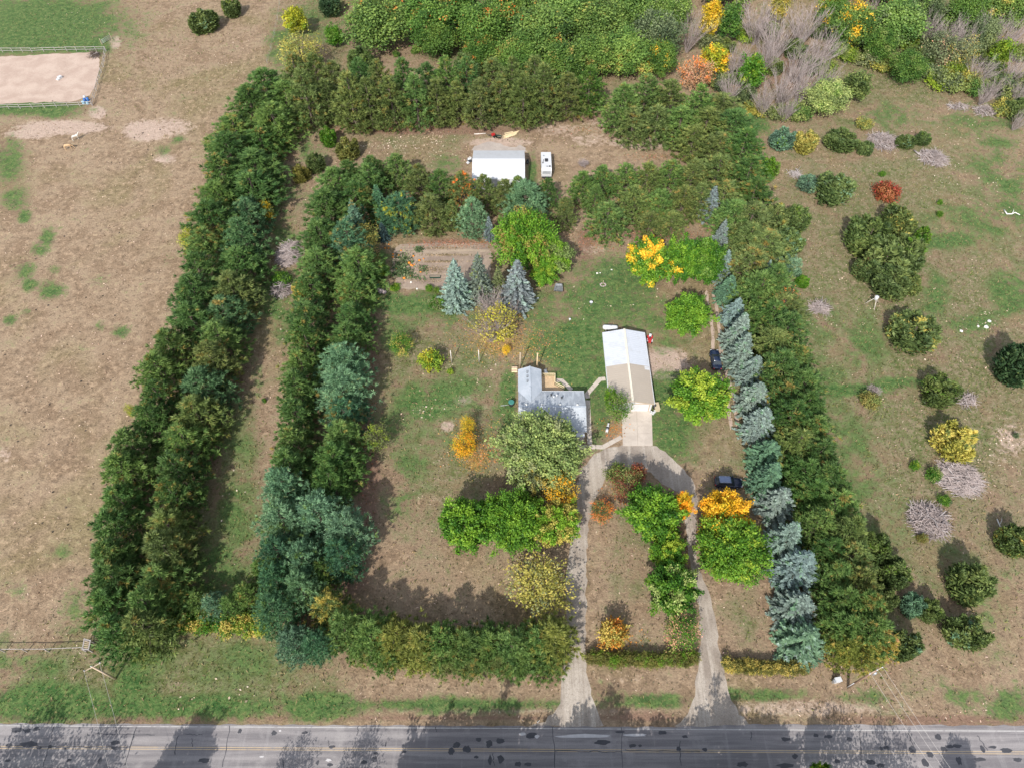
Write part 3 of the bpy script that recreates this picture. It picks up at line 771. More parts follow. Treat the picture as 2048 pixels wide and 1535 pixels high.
COLS = {   # leaf colours
    'pine': (.084, .165, .042), 'pine2': (.118, .205, .052), 'olive': (.150, .200, .058), 'brown': (.24, .20, .05), 'rust': (.27, .13, .04),
    'bluepine': (.17, .305, .16), 'fir': (.092, .185, .075), 'teal': (.085, .195, .095), 'silver': (.255, .335, .30), 'bluegreen': (.135, .24, .15), 'greyblue': (.24, .29, .285), 'darkblue': (.06, .11, .11),
    'maple': (.085, .205, .018), 'lime': (.20, .30, .030), 'bright': (.12, .26, .022), 'pale': (.29, .37, .12), 'sage': (.17, .20, .09),
    'yellow': (.70, .48, .03), 'gold': (.74, .40, .02), 'orange': (.62, .24, .04), 'red': (.32, .055, .03), 'redbrown': (.22, .075, .045), 'tan': (.52, .32, .17), 'oliveyellow': (.42, .37, .08),
    'oak': (.095, .19, .034), 'oak2': (.135, .235, .05), 'greenspruce': (.185, .24, .18), 'sagegreen': (.12, .165, .075), 'cedar': (.110, .160, .048), 'dark': (.05, .10, .04), 'hedge': (.16, .16, .04), 'pineyel': (.20, .235, .05), 'yellowgreen': (.36, .38, .03),
}
NAMES = {'fork': ('bare_tree', 'tree'), 'maple': ('maple_tree', 'tree'), 'oak': ('oak_tree', 'tree'), 'big': ('maple_tree', 'tree'), 'sparse': ('leafy_tree', 'tree'), 'airy': ('leafy_tree', 'tree'), 'tall': ('leafy_tree', 'tree'), 'pine': ('pine_tree', 'pine'), 'softpine': ('white_pine_tree', 'pine'),
         'spruce': ('spruce_tree', 'spruce'), 'cedar': ('cedar_bush', 'bush'), 'bush': ('shrub', 'shrub'), 'bare': ('bare_tree', 'tree'), 'snag': ('dead_shrub', 'dead shrub')}
USED = {}
def plant(kind, cx, cy, w, h, col, label, acc=None, amt=0.0, group=None, zc=None, var=None):
    if kind == 'cedar': w, h, amt = w * .98, h * 1.05, amt * .55
    if kind == 'oak': amt, h = amt * .6, h * 1.12
    if kind == 'bare': h = h * 1.15
    lst = PROTO[kind]
    k = USED.get(kind, 0); USED[kind] = k + 1
    crown, trunk, R0, H0 = lst[k % len(lst)] if var is None else lst[var]
    if 'reach' in crown: R0 = crown['reach']
    zc = h * (.52 if zc is None else zc)
    p = P(cx, cy, zc)
    Rr = w / 2 / pxm(cx, cy, zc)
    nm, cat = NAMES[kind]
    r = thing(nm, label, cat, (p.x, p.y, 0), rnd.uniform(0, 6.28), group)
    sx = Rr / R0
    r.scale = (sx * rnd.uniform(.95, 1.05), sx * rnd.uniform(.95, 1.05), h / H0)
    c = bpy.data.objects.new('twigs' if kind in ('bare', 'snag', 'fork') else 'crown', crown)
    j = rnd.uniform(.86, 1.14); b = COLS[col]
    c.color = (b[0] * j * rnd.uniform(.94, 1.06), b[1] * j, b[2] * j * rnd.uniform(.92, 1.08), 1)
    a = COLS[acc or col]
    c['accent'] = [a[0], a[1], a[2]]; c['accent_amount'] = float(amt); c['patch'] = 3.2 if kind == 'cedar' else 1.8 if kind in ('pine', 'softpine', 'spruce') else .8
    link(c, r)
    link(bpy.data.objects.new('trunk', trunk), r)
    return r
ORD = ['first', 'second', 'third', 'fourth', 'fifth', 'sixth', 'seventh', 'eighth', 'ninth', 'tenth', 'eleventh', 'twelfth', 'thirteenth', 'fourteenth', 'fifteenth', 'sixteenth', 'seventeenth', 'eighteenth', 'nineteenth', 'twentieth', 'twenty-first', 'twenty-second', 'twenty-third', 'twenty-fourth']
WORDS = {'fir': 'cool green', 'pine': 'dark green', 'pine2': 'mid green', 'olive': 'olive green', 'teal': 'blue-green', 'bluepine': 'pale blue-green', 'silver': 'silvery blue', 'bluegreen': 'blue-green', 'greyblue': 'grey-blue', 'pineyel': 'yellow-green', 'brown': 'brownish', 'hedge': 'olive'}
def row(pts, kind, w, h, cols, what, where, group, jit=5, acc='brown', amt=.22):
    n = len(pts)
    for i, p in enumerate(pts):
        col = p[2] if len(p) > 2 and p[2] else rnd.choice(cols)
        kk = p[3] if len(p) > 3 else kind
        ww = p[4] if len(p) > 4 else w * rnd.uniform(1.0, 1.3)
        plant(kk, p[0] + rnd.uniform(-jit, jit), p[1] + rnd.uniform(-jit, jit), ww, h * rnd.uniform(.8, 1.16), col,
              f"{WORDS.get(col, 'green')} {what}, {ORD[i]} {where}", acc, amt * rnd.uniform(.4, 1.5), group)

# ------------------------------------------------------------------ windbreaks
G1 = 'pines of the outer west windbreak'
row([(528, 172), (500, 215), (470, 262), (458, 312), (450, 355), (440, 398), (425, 445), (412, 495), (405, 545), (398, 595), (385, 645), (345, 695), (322, 745), (322, 795), (312, 845), (270, 895), (258, 950), (245, 1005), (232, 1060), (232, 1115), (238, 1165), (230, 1215), (238, 1262)],
    'pine', 98, 10.5, ['pine', 'pine2', 'pine'], 'pine', 'from the north along the west field edge', G1)
row([(572, 195), (548, 245), (525, 292), (512, 340), (505, 385), (495, 432, 'fir'), (488, 480, 'fir'), (478, 530), (470, 580), (455, 630, 'fir'), (442, 680), (430, 730), (412, 780, 'fir'), (400, 830), (372, 885), (362, 940), (350, 995), (342, 1050), (338, 1105), (325, 1160), (300, 1210), (290, 1255)],
    'pine', 100, 10.5, ['pine', 'pine2', 'olive', 'pine'], 'pine', 'from the north beside the mown west lane', G1)
G2 = 'pines of the north windbreak'
row([(612, 200), (655, 205), (700, 205), (742, 205), (785, 207), (828, 207), (872, 208), (915, 207), (958, 206), (1002, 203), (1045, 200), (1085, 188)], 'pine', 70, 14, ['olive', 'pine2', 'olive'], 'pine', 'from the west in the front line behind the shed', G2, acc='brown', amt=.22)
row([(590, 155), (630, 150), (665, 160), (722, 165), (765, 168), (808, 168), (852, 170), (895, 168), (938, 163), (980, 160), (1022, 160), (1065, 158)], 'pine', 66, 13.5, ['pine2', 'pine', 'olive'], 'pine', 'from the west in the rear line of the north windbreak', G2, acc='brown', amt=.3)
G3 = 'pines on the northeast bend of the windbreak'
for i, (x, y, w, col, lab) in enumerate([(1135, 190, 66, 'olive', 'olive pine at the north gap, west side of the bend'), (1178, 180, 66, 'oak', 'dark pine with two orange branches at the north gap'), (1245, 215, 76, 'pine2', 'mid green pine at the mouth of the clearing'), (1290, 195, 78, 'pine2', 'green pine second in from the clearing mouth'),
        (1335, 205, 80, 'olive', 'olive pine below the tan-leaved tree'), (1265, 248, 72, 'olive', 'low olive pine overhanging the clearing'), (1312, 248, 78, 'olive', 'reddish olive pine at the clearing edge'), (1360, 250, 80, 'pine2', 'green pine above the east end of the clearing'), (1395, 215, 70, 'pine2', 'green pine below the grey bare thicket'), (1385, 285, 66, 'olive', 'olive pine at the corner where the clearing ends')]):
    plant('pine', x, y, w * 1.25, 12.5 if y < 240 else 9.5, col, lab, 'brown', .18, G3)
G4 = 'pines of the outer east windbreak'
row([(1440, 215), (1470, 255), (1482, 300), (1498, 345), (1508, 392), (1505, 440, 'olive'), (1525, 500, 'olive'), (1545, 570), (1562, 620), (1575, 668), (1590, 715), (1600, 765), (1612, 815), (1622, 865), (1640, 915), (1655, 965), (1672, 1015), (1690, 1065), (1705, 1118), (1715, 1170), (1728, 1222), (1735, 1268)],
    'pine', 92, 10, ['pine', 'pine2', 'olive'], 'pine', 'from the north along the east meadow edge', G4, acc='brown', amt=.26)
row([(1412, 250), (1432, 300), (1440, 345), (1450, 392), (1470, 438), (1495, 478, 'olive'), (1500, 530, 'olive'), (1522, 585), (1540, 635), (1545, 685), (1560, 735), (1570, 790), (1585, 840), (1590, 890), (1608, 945), (1622, 995), (1640, 1048), (1655, 1100), (1668, 1152), (1682, 1205), (1690, 1255)],
    'pine', 92, 9.5, ['pine', 'pine2', 'olive', 'pine'], 'pine', 'from the north behind the blue spruce line', G4, acc='brown', amt=.26)
plant('pine', 1730, 1300, 92, 7.5, 'pineyel', 'yellow-green pine at the road end of the east windbreak', 'oliveyellow', .4, G4)
plant('pine', 1690, 1300, 80, 7, 'pineyel', 'yellow-olive pine beside the white pedestal near the road', 'oliveyellow', .3, G4)
plant('pine', 1772, 1290, 60, 7, 'oliveyellow', 'dull gold pine last before the power pole', 'tan', .3, G4)
G5 = 'pines of the inner west windbreak'
row([(672, 375), (655, 425), (640, 478), (640, 528), (625, 580), (615, 632), (610, 685), (602, 735), (595, 785), (588, 835), (590, 885), (585, 935), (575, 985, 'bluepine', 'softpine')], 'pine', 88, 10.5, ['pine2', 'pine', 'pine'], 'pine', 'from the north on the lane side of the inner windbreak', G5)
row([(738, 362), (712, 402), (706, 442, 'bluegreen', 'spruce', 52), (700, 485, 'teal'), (715, 535), (712, 585), (705, 635), (700, 685), (692, 735, 'bluepine', 'softpine'), (690, 785, 'bluepine', 'softpine'), (690, 832, 'teal'), (692, 880), (672, 925), (660, 968)], 'pine', 88, 10.5, ['pine', 'pine2', 'pine'], 'pine', 'from the north on the yard side of the inner windbreak', G5)
for x, y, w, col, lab in [(570, 1045, 110, 'bluepine', 'blue-green white pine overhanging the lane at the corner stand'), (640, 1035, 120, 'bluepine', 'large pale blue-green white pine topping the corner stand'), (695, 1065, 110, 'bluepine', 'wide blue-green white pine reaching over the yard'), (560, 1110, 90, 'teal', 'dark teal pine behind the corner stand'),
                          (610, 1125, 95, 'bluepine', 'pale white pine in the middle of the corner stand'), (685, 1115, 90, 'teal', 'dark teal white pine low on the yard side'), (555, 1165, 85, 'teal', 'teal white pine west of the front hedge bend'), (555, 1225, 95, 'teal', 'blue-green pine leaning over the west verge'), (605, 1180, 80, 'bluepine', 'grey-green white pine behind the olive pine')]:
    plant('softpine', x, y, w, 10.5, col, lab, 'pine2', .3, 'white pines of the corner stand')
plant('softpine', 590, 1285, 80, 7.5, 'bluegreen', 'low blue-green white pine nearest the west verge', 'teal', .3)
plant('softpine', 635, 1290, 70, 7.5, 'teal', 'small teal white pine beside the front pine row', 'bluepine', .3)
plant('pine', 645, 1145, 70, 8, 'pine2', 'bright green young pine between two white pines', 'pineyel', .4)
plant('pine', 660, 1215, 95, 9, 'olive', 'olive-gold pine where the front row meets the corner', 'oliveyellow', .5)
plant('pine', 525, 1140, 60, 7, 'pine2', 'small green pine on the lane by the corner stand', 'olive', .4)
G6 = 'pines of the front row along the road'
row([(692, 1258), (738, 1268), (790, 1275), (838, 1280), (885, 1284), (932, 1287), (980, 1290), (1028, 1292), (1072, 1288), (1105, 1272)], 'pine', 92, 8.5, ['pine2', 'pineyel', 'pine2'], 'pine', 'from the west in the front row by the road', G6, acc='brown', amt=.22)
row([(725, 1295), (775, 1305), (830, 1310), (885, 1318), (940, 1318), (995, 1322), (1050, 1325), (1095, 1318)], 'pine', 70, 4.5, ['olive', 'pineyel', 'pine2'], 'pine', 'from the west along the road side of the front row', G6, acc='brown', amt=.22)
G7 = 'small pines closing the south end of the west lane'
row([(352, 1195), (392, 1205, 'pine2'), (425, 1212, 'bluepine'), (462, 1212), (498, 1190)], 'pine', 58, 6, ['pine2'], 'pine', 'from the west closing the lane end', G7)
for i, x in enumerate((335, 372, 412, 452, 490, 522)):
    plant('bush', x, 1246 + rnd.uniform(-4, 4), 52, 2.4, 'lime' if i > 3 else 'maple', f"bright green shrub, {ORD[i]} from the west below the lane end pines", 'oliveyellow', .35, 'shrubs below the lane end')
# inner north stand
for x, y, w, h, kind, col, acc, amt, lab in [
    (700, 352, 70, 9, 'pine', 'pine', 'olive', .3, 'dark pine at the northwest corner of the inner stand'), (745, 345, 72, 9, 'pine', 'pine', 'olive', .3, 'dark pine second along the north lane'), (795, 342, 75, 9, 'pine', 'pine2', 'olive', .3, 'green pine facing the pale speckled lane'),
    (838, 362, 72, 9, 'pine', 'olive', 'brown', .18, 'olive pine with tan tips beside the lane'), (880, 372, 70, 9, 'pine', 'pine', 'olive', .3, 'dark pine west of the white shed'), (925, 378, 76, 9.5, 'pine', 'olive', 'orange', .35, 'rusty-topped pine at the shed corner'),
    (968, 385, 66, 9.5, 'pine', 'olive', 'brown', .18, 'olive pine poking in front of the shed roof'), (1010, 392, 62, 9, 'pine', 'olive', 'brown', .18, 'olive pine centred before the white shed'), (1035, 385, 56, 9, 'pine', 'pine2', 'brown', .18, 'pointed pine before the east end of the shed'),
    (1095, 385, 56, 8, 'pine', 'pine', 'brown', .18, 'dark pine just below the camper'), (1050, 405, 100, 9.5, 'softpine', 'bluepine', 'teal', .3, 'wide blue-green white pine behind the big maple'),
    (700, 400, 50, 8, 'pine', 'olive', 'brown', .18, 'olive pine inside the northwest corner'), (735, 405, 60, 9, 'pine', 'olive', 'brown', .22, 'olive-brown pine left of the teal spruce'), (757, 405, 50, 10, 'spruce', 'teal', 'bluegreen', .3, 'teal spruce in the northwest inner stand'),
    (800, 425, 90, 9, 'softpine', 'teal', 'yellowgreen', .30, 'teal pine with yellow leaves tangled in its top'), (862, 425, 90, 9, 'pine', 'olive', 'brown', .18, 'broad olive pine above the garden'), (945, 432, 74, 10, 'pine', 'bluepine', 'teal', .3, 'tall blue-green pine above the garden end'),
    (905, 430, 50, 8, 'pine', 'olive', 'brown', .22, 'narrow olive pine left of the blue-green pine'), (978, 455, 24, 6.5, 'spruce', 'greyblue', 'silver', .3, 'narrow grey-blue spruce beside the big maple'), (765, 462, 28, 5, 'spruce', 'darkblue', 'darkblue', 0, 'small dark blue spruce in shade above the garden'),
    (733, 475, 54, 7, 'airy', 'olive', 'oliveyellow', .5, 'gold-olive tree at the garden corner'), (738, 510, 46, 5, 'airy', 'brown', 'tan', .4, 'brown-leaved tree at the garden corner'), (690, 505, 40, 7, 'softpine', 'bluepine', 'silver', .4, 'frosty blue pine inside the inner windbreak'),
    (728, 432, 36, 7, 'spruce', 'teal', 'tan', .35, 'teal spruce with a brown dead side'), (1130, 425, 60, 8.5, 'pine', 'olive', 'brown', .22, 'brownish pine right of the big maple'), (1215, 440, 92, 9.5, 'pine', 'pine2', 'brown', .25, 'big rounded pine above the lawn path'),
    (1165, 375, 70, 8.5, 'pine', 'pine2', 'brown', .18, 'green pine below the burnt bush'), (1205, 362, 70, 8.5, 'pine', 'pine2', 'brown', .18, 'green pine second east of the burnt bush'), (1250, 358, 74, 8.5, 'pine', 'pine2', 'brown', .22, 'green pine midway along the north clearing'),
    (1295, 355, 74, 8.5, 'pine', 'olive', 'brown', .22, 'olive pine third from the clearing end'), (1340, 352, 74, 8.5, 'pine', 'pine2', 'brown', .22, 'green pine second from the clearing end'), (1385, 350, 66, 8.5, 'pine', 'olive', 'brown', .22, 'olive pine at the clearing end'),
    (1270, 405, 84, 9, 'pine', 'olive', 'brown', .22, 'brown-flecked pine right of the big rounded pine'), (1318, 412, 84, 9, 'pine', 'pine2', 'brown', .22, 'pine above the two bright maples'), (1365, 405, 84, 9, 'pine', 'olive', 'brown', .22, 'olive pine above the east maple'),
    (1400, 400, 60, 9, 'pine', 'olive', 'brown', .22, 'olive pine beside the pale spruce'), (1190, 400, 50, 8.5, 'pine', 'pine2', 'brown', .18, 'pine squeezed behind the big rounded pine'), (1345, 445, 70, 6, 'pine', 'olive', 'brown', .22, 'low pine in shade behind the maples'), (1300, 445, 70, 6, 'pine', 'olive', 'brown', .22, 'low pine over the red needle ground'),
]:
    plant(kind, x, y, w, h, col, lab, acc, amt, 'trees of the inner north stand')
# blue spruce line on the east side of the yard
for i, (x, y, w, h, col) in enumerate([(1414, 405, 38, 9.5, 'greyblue'), (1432, 470, 36, 9, 'greyblue'), (1440, 525, 34, 8.5, 'silver'), (1448, 572, 44, 8, 'bluegreen'), (1462, 618, 44, 8, 'silver'), (1470, 655, 52, 9, 'silver'), (1476, 700, 52, 9, 'silver'), (1498, 742, 52, 8.5, 'silver'), (1504, 792, 62, 9, 'silver'), (1513, 845, 64, 9, 'silver'),
                                     (1528, 900, 62, 8.5, 'bluegreen'), (1530, 950, 60, 8.5, 'bluegreen'), (1550, 1000, 68, 9, 'silver'), (1566, 1072, 64, 9, 'silver'), (1590, 1135, 80, 9, 'silver'), (1588, 1205, 76, 8.5, 'silver')]):
    plant('spruce', x + 9, y + rnd.uniform(-6, 6), w * 1.22, h * rnd.uniform(.8, 1.15), col, f"{'silvery blue' if col == 'silver' else 'grey-blue' if col == 'greyblue' else 'blue-green'} spruce, {ORD[i]} from the north in the east spruce line", 'bluegreen', .3, 'blue spruces along the east drive')
plant('spruce', 1610, 1278, 96, 8.5, 'bluegreen', 'broad blue-green spruce at the road end of the spruce line', 'silver', .3, 'blue spruces along the east drive')
plant('spruce', 1532, 545, 26, 7.5, 'silver', 'thin silvery spruce rising above the east windbreak', 'silver', 0)
plant('snag', 1558, 612, 56, 6, 'tan', 'dead orange-brown treetop in the east windbreak')
plant('airy', 1562, 605, 50, 7.5, 'tan', 'dead tan-needled tree in the east windbreak', 'orange', .5)

# ------------------------------------------------------------------ yard trees
for kind, x, y, w, h, col, acc, amt, lab in [
    ('big', 1050, 480, 128, 11.5, 'bright', 'brown', .32, 'big green maple with brown patches above the blue spruces'), ('maple', 1110, 515, 74, 8, 'pale', 'bright', .55, 'pale green maple leaning right of the big maple'), ('maple', 1088, 545, 60, 6, 'bright', 'lime', .4, 'low bright green maple limb tree above the grey cart'),
    ('maple', 1302, 527, 96, 10.5, 'bright', 'yellow', .30, 'green maple turning yellow and orange at the lawn edge'), ('maple', 1366, 525, 74, 10.5, 'maple', 'bright', .3, 'green maple between the yellowing maple and its neighbour'), ('maple', 1409, 525, 86, 10.5, 'maple', 'oak', .3, 'darker green maple at the east end of the lawn'),
    ('maple', 1376, 628, 94, 8.5, 'bright', 'maple', .3, 'round bright green maple beside the dirt track'), ('maple', 1400, 795, 112, 9, 'bright', 'lime', .45, 'yellow-green maple east of the garage'), ('big', 1462, 1098, 138, 10, 'bright', 'lime', .35, 'large bright green maple right of the east drive'),
    ('maple', 1452, 1030, 100, 8.5, 'gold', 'yellow', .5, 'golden yellow maple below the parked wagon'), ('maple', 1308, 1030, 112, 9.5, 'maple', 'bright', .4, 'green maple inside the drive loop'), ('maple', 1362, 1012, 50, 8, 'yellow', 'gold', .5, 'yellow maple leaning over the loop drive'),
    ('maple', 1335, 1105, 74, 7, 'bright', 'lime', .4, 'lime green tree below the loop maple'), ('maple', 1348, 1178, 106, 8.5, 'maple', 'pale', .35, 'broad green tree along the east drive'), ('airy', 1362, 1262, 80, 6.5, 'maple', 'tan', .4, 'thin green tree with pinkish tips by the hedge'),
    ('big', 1086, 903, 174, 10, 'pale', 'sage', .35, 'huge pale green tree over the house front'), ('maple', 930, 1050, 106, 9.5, 'maple', 'bright', .4, 'bright green tree at the west end of the yard clump'), ('big', 1030, 1042, 120, 10, 'bright', 'maple', .4, 'bright green tree in the middle of the yard clump'),
    ('maple', 980, 1035, 70, 8.5, 'maple', 'bright', .4, 'green tree filling the yard clump'), ('maple', 1112, 1048, 92, 9, 'oliveyellow', 'bright', .55, 'yellow-green tree with orange flecks by the west drive'), ('airy', 1120, 985, 74, 8.5, 'gold', 'oliveyellow', .4, 'orange-gold tree behind the huge pale tree'),
    ('maple', 1062, 972, 60, 8, 'sage', 'oliveyellow', .4, 'dull green tree below the huge pale tree'), ('airy', 1078, 1165, 140, 8, 'oliveyellow', 'sage', .35, 'airy olive-yellow tree beside the west drive'), ('bush', 1228, 1265, 64, 4, 'orange', 'oliveyellow', .55, 'orange bushy tree inside the drive fork'),
    ('airy', 1255, 968, 74, 5.5, 'redbrown', 'olive', .5, 'red-brown tree at the top of the loop island'), ('bush', 1235, 945, 46, 4, 'olive', 'maple', .4, 'dark green shrub on the island edge'), ('bush', 1275, 945, 40, 4, 'redbrown', 'rust', .4, 'rust red shrub on the island edge'), ('airy', 1205, 1020, 56, 3.5, 'olive', 'orange', .55, 'thin orange shrub on the loop island'),
    ('airy', 1236, 815, 56, 6.5, 'maple', 'olive', .35, 'green tree against the garage wall'), ('bush', 1222, 795, 26, 5, 'bright', 'maple', .3, 'bright green shoot beside the garage roof'), ('airy', 936, 850, 36, 5, 'yellow', 'lime', .3, 'small lemon yellow tree on the west lawn'), ('airy', 930, 890, 52, 5, 'gold', 'lime', .35, 'golden yellow tree just below the lemon one'),
    ('bush', 862, 720, 50, 4, 'lime', 'yellowgreen', .4, 'lime green round shrub on the west lawn'), ('airy', 802, 690, 54, 4.5, 'maple', 'oliveyellow', .4, 'small green tree with yellowing side on the west lawn'), ('airy', 756, 876, 52, 7, 'sage', 'lime', .4, 'slender willowy tree beside the inner windbreak'),
    ('airy', 1012, 700, 20, 2.2, 'yellow', 'yellow', .3, 'tiny bright yellow sapling behind the house'), ('sparse', 994, 648, 96, 7, 'oliveyellow', 'yellowgreen', .45, 'half bare tree with yellow leaves behind the house'), ('bush', 872, 605, 36, 2.2, 'maple', 'sage', .4, 'leafy plant at the foot of the blue spruce'), ('bush', 900, 742, 13, 1.3, 'lime', 'lime', 0, 'tiny lime shrub near the clothes posts'),
]:
    plant(kind, x, y, w, h, col, lab, acc, amt)
plant('spruce', 911, 566, 66, 13, 'silver', 'tall silvery blue spruce beside the garden', 'bluegreen', .25, var=0)
plant('spruce', 957, 553, 60, 13, 'greenspruce', 'grey-green spruce between the two blue spruces', 'olive', .3, var=1)
plant('spruce', 1034, 566, 74, 13, 'greyblue', 'silver-grey spruce right of the grey bare tree', 'silver', .4, var=2)
plant('spruce', 996, 556, 32, 7, 'sage', 'short grey-green spruce left of the silver-grey spruce', 'olive', .3)
plant('bare', 980, 612, 70, 6.5, 'tan', 'grey leafless tree between the spruces')
plant('bare', 1020, 622, 56, 5.5, 'tan', 'grey leafless tree below the silver-grey spruce')
plant('bare', 985, 655, 84, 6.5, 'tan', 'grey leafless limbs inside the yellow-leaved tree')

# low hedge along the road
for i in range(12):
    plant('bush', 1186 + i * 18.2, 1316 + rnd.uniform(-3, 3), 34, 1.9, 'hedge', f"olive hedge shrub, {ORD[i]} from the west between the two drives", 'maple', .3, 'hedge between the drives')
for i in range(10):
    plant('bush', 1458 + i * 16.5, 1330 + i * .4 + rnd.uniform(-3, 3), 33, 1.8, 'hedge', f"olive-yellow hedge shrub, {ORD[i]} from the west right of the east drive", 'oliveyellow', .4, 'hedge east of the drives')

# ------------------------------------------------------------------ west pasture and north lane
for kind, x, y, w, h, col, acc, amt, lab in [
    ('cedar', 405, 40, 62, 6, 'cedar', 'bluegreen', .3, 'dark cedar bush alone on the north pasture'), ('cedar', 460, 14, 40, 5, 'cedar', 'lime', .35, 'smaller cedar bush at the top of the pasture'), ('tall', 592, 42, 48, 8, 'yellowgreen', 'lime', .4, 'yellow-green tree by the pasture fence'), ('tall', 668, 72, 36, 6, 'maple', 'oak', .3, 'slim green tree right of the yellow-green tree'),
    ('cedar', 658, 8, 46, 6, 'dark', 'cedar', .4, 'dark cedar bush at the top edge by the fence'), ('airy', 600, 105, 92, 10, 'oliveyellow', 'olive', .45, 'golden topped tree at the windbreak corner'), ('cedar', 718, 118, 56, 7, 'cedar', 'maple', .3, 'green cedar in front of the first oak'),
    ('cedar', 695, 295, 46, 5.5, 'hedge', 'cedar', .45, 'round olive cedar standing in the north lane'), ('cedar', 655, 272, 34, 5, 'maple', 'cedar', .5, 'green cedar against the north windbreak'), ('cedar', 630, 325, 38, 4.5, 'cedar', 'dark', .3, 'dark cedar in the northwest lane corner'), ('cedar', 600, 345, 36, 4, 'hedge', 'lime', .35, 'pale olive cedar in the northwest lane corner'),
    ('snag', 1165, 325, 30, 2.2, 'tan', None, 0, 'burnt brown bush in the north clearing'), ('airy', 536, 425, 26, 6, 'yellow', 'olive', .5, 'yellow sapling at the edge of the west lane'), ('airy', 425, 290, 36, 5, 'lime', 'pine2', .5, 'lime sapling on the field side of the windbreak'), ('airy', 382, 480, 44, 6, 'yellowgreen', 'lime', .4, 'yellow-green tree on the field side of the windbreak'),
    ('airy', 264, 822, 22, 4, 'yellowgreen', 'lime', .4, 'small yellow sapling on the field side of the windbreak'), ('cedar', 600, 580, 38, 4.5, 'oliveyellow', 'olive', .4, 'mustard coloured bush beside the lane brush pile'), ('bush', 562, 558, 46, 2, 'maple', 'dark', .3, 'green weeds growing below the lane brush pile'),
    ('bush', 528, 800, 10, .9, 'maple', 'dark', .3, 'tiny green shrub on the lower lane'), ('bush', 765, 540, 30, 2.4, 'bright', 'lime', .4, 'bright green bush at the left garden edge'), ('bush', 738, 552, 36, 2.2, 'maple', 'dark', .3, 'green bush in shade by the garden'),
    ('bush', 858, 576, 18, 1.4, 'maple', 'olive', .3, 'small green clump at the garden foot'), ('bush', 872, 580, 16, 1.6, 'olive', 'maple', .3, 'small dark clump beside the blue spruce foot'),
    ('bush', 790, 575, 22, .8, 'bright', 'lime', .3, 'low bright green patch plant by the boulders'), ('bush', 830, 100, 20, 1.8, 'oak', 'olive', .3, 'low green shrub on the clearing below the oaks'), ('bush', 792, 108, 16, 1.6, 'oak', 'olive', .3, 'low shrub in the oak clearing, west one'), ('bush', 895, 112, 14, 1.6, 'oak', 'olive', .3, 'low shrub in the oak clearing, east one'),
]:
    plant(kind, x, y, w, h, col, lab, acc, amt)

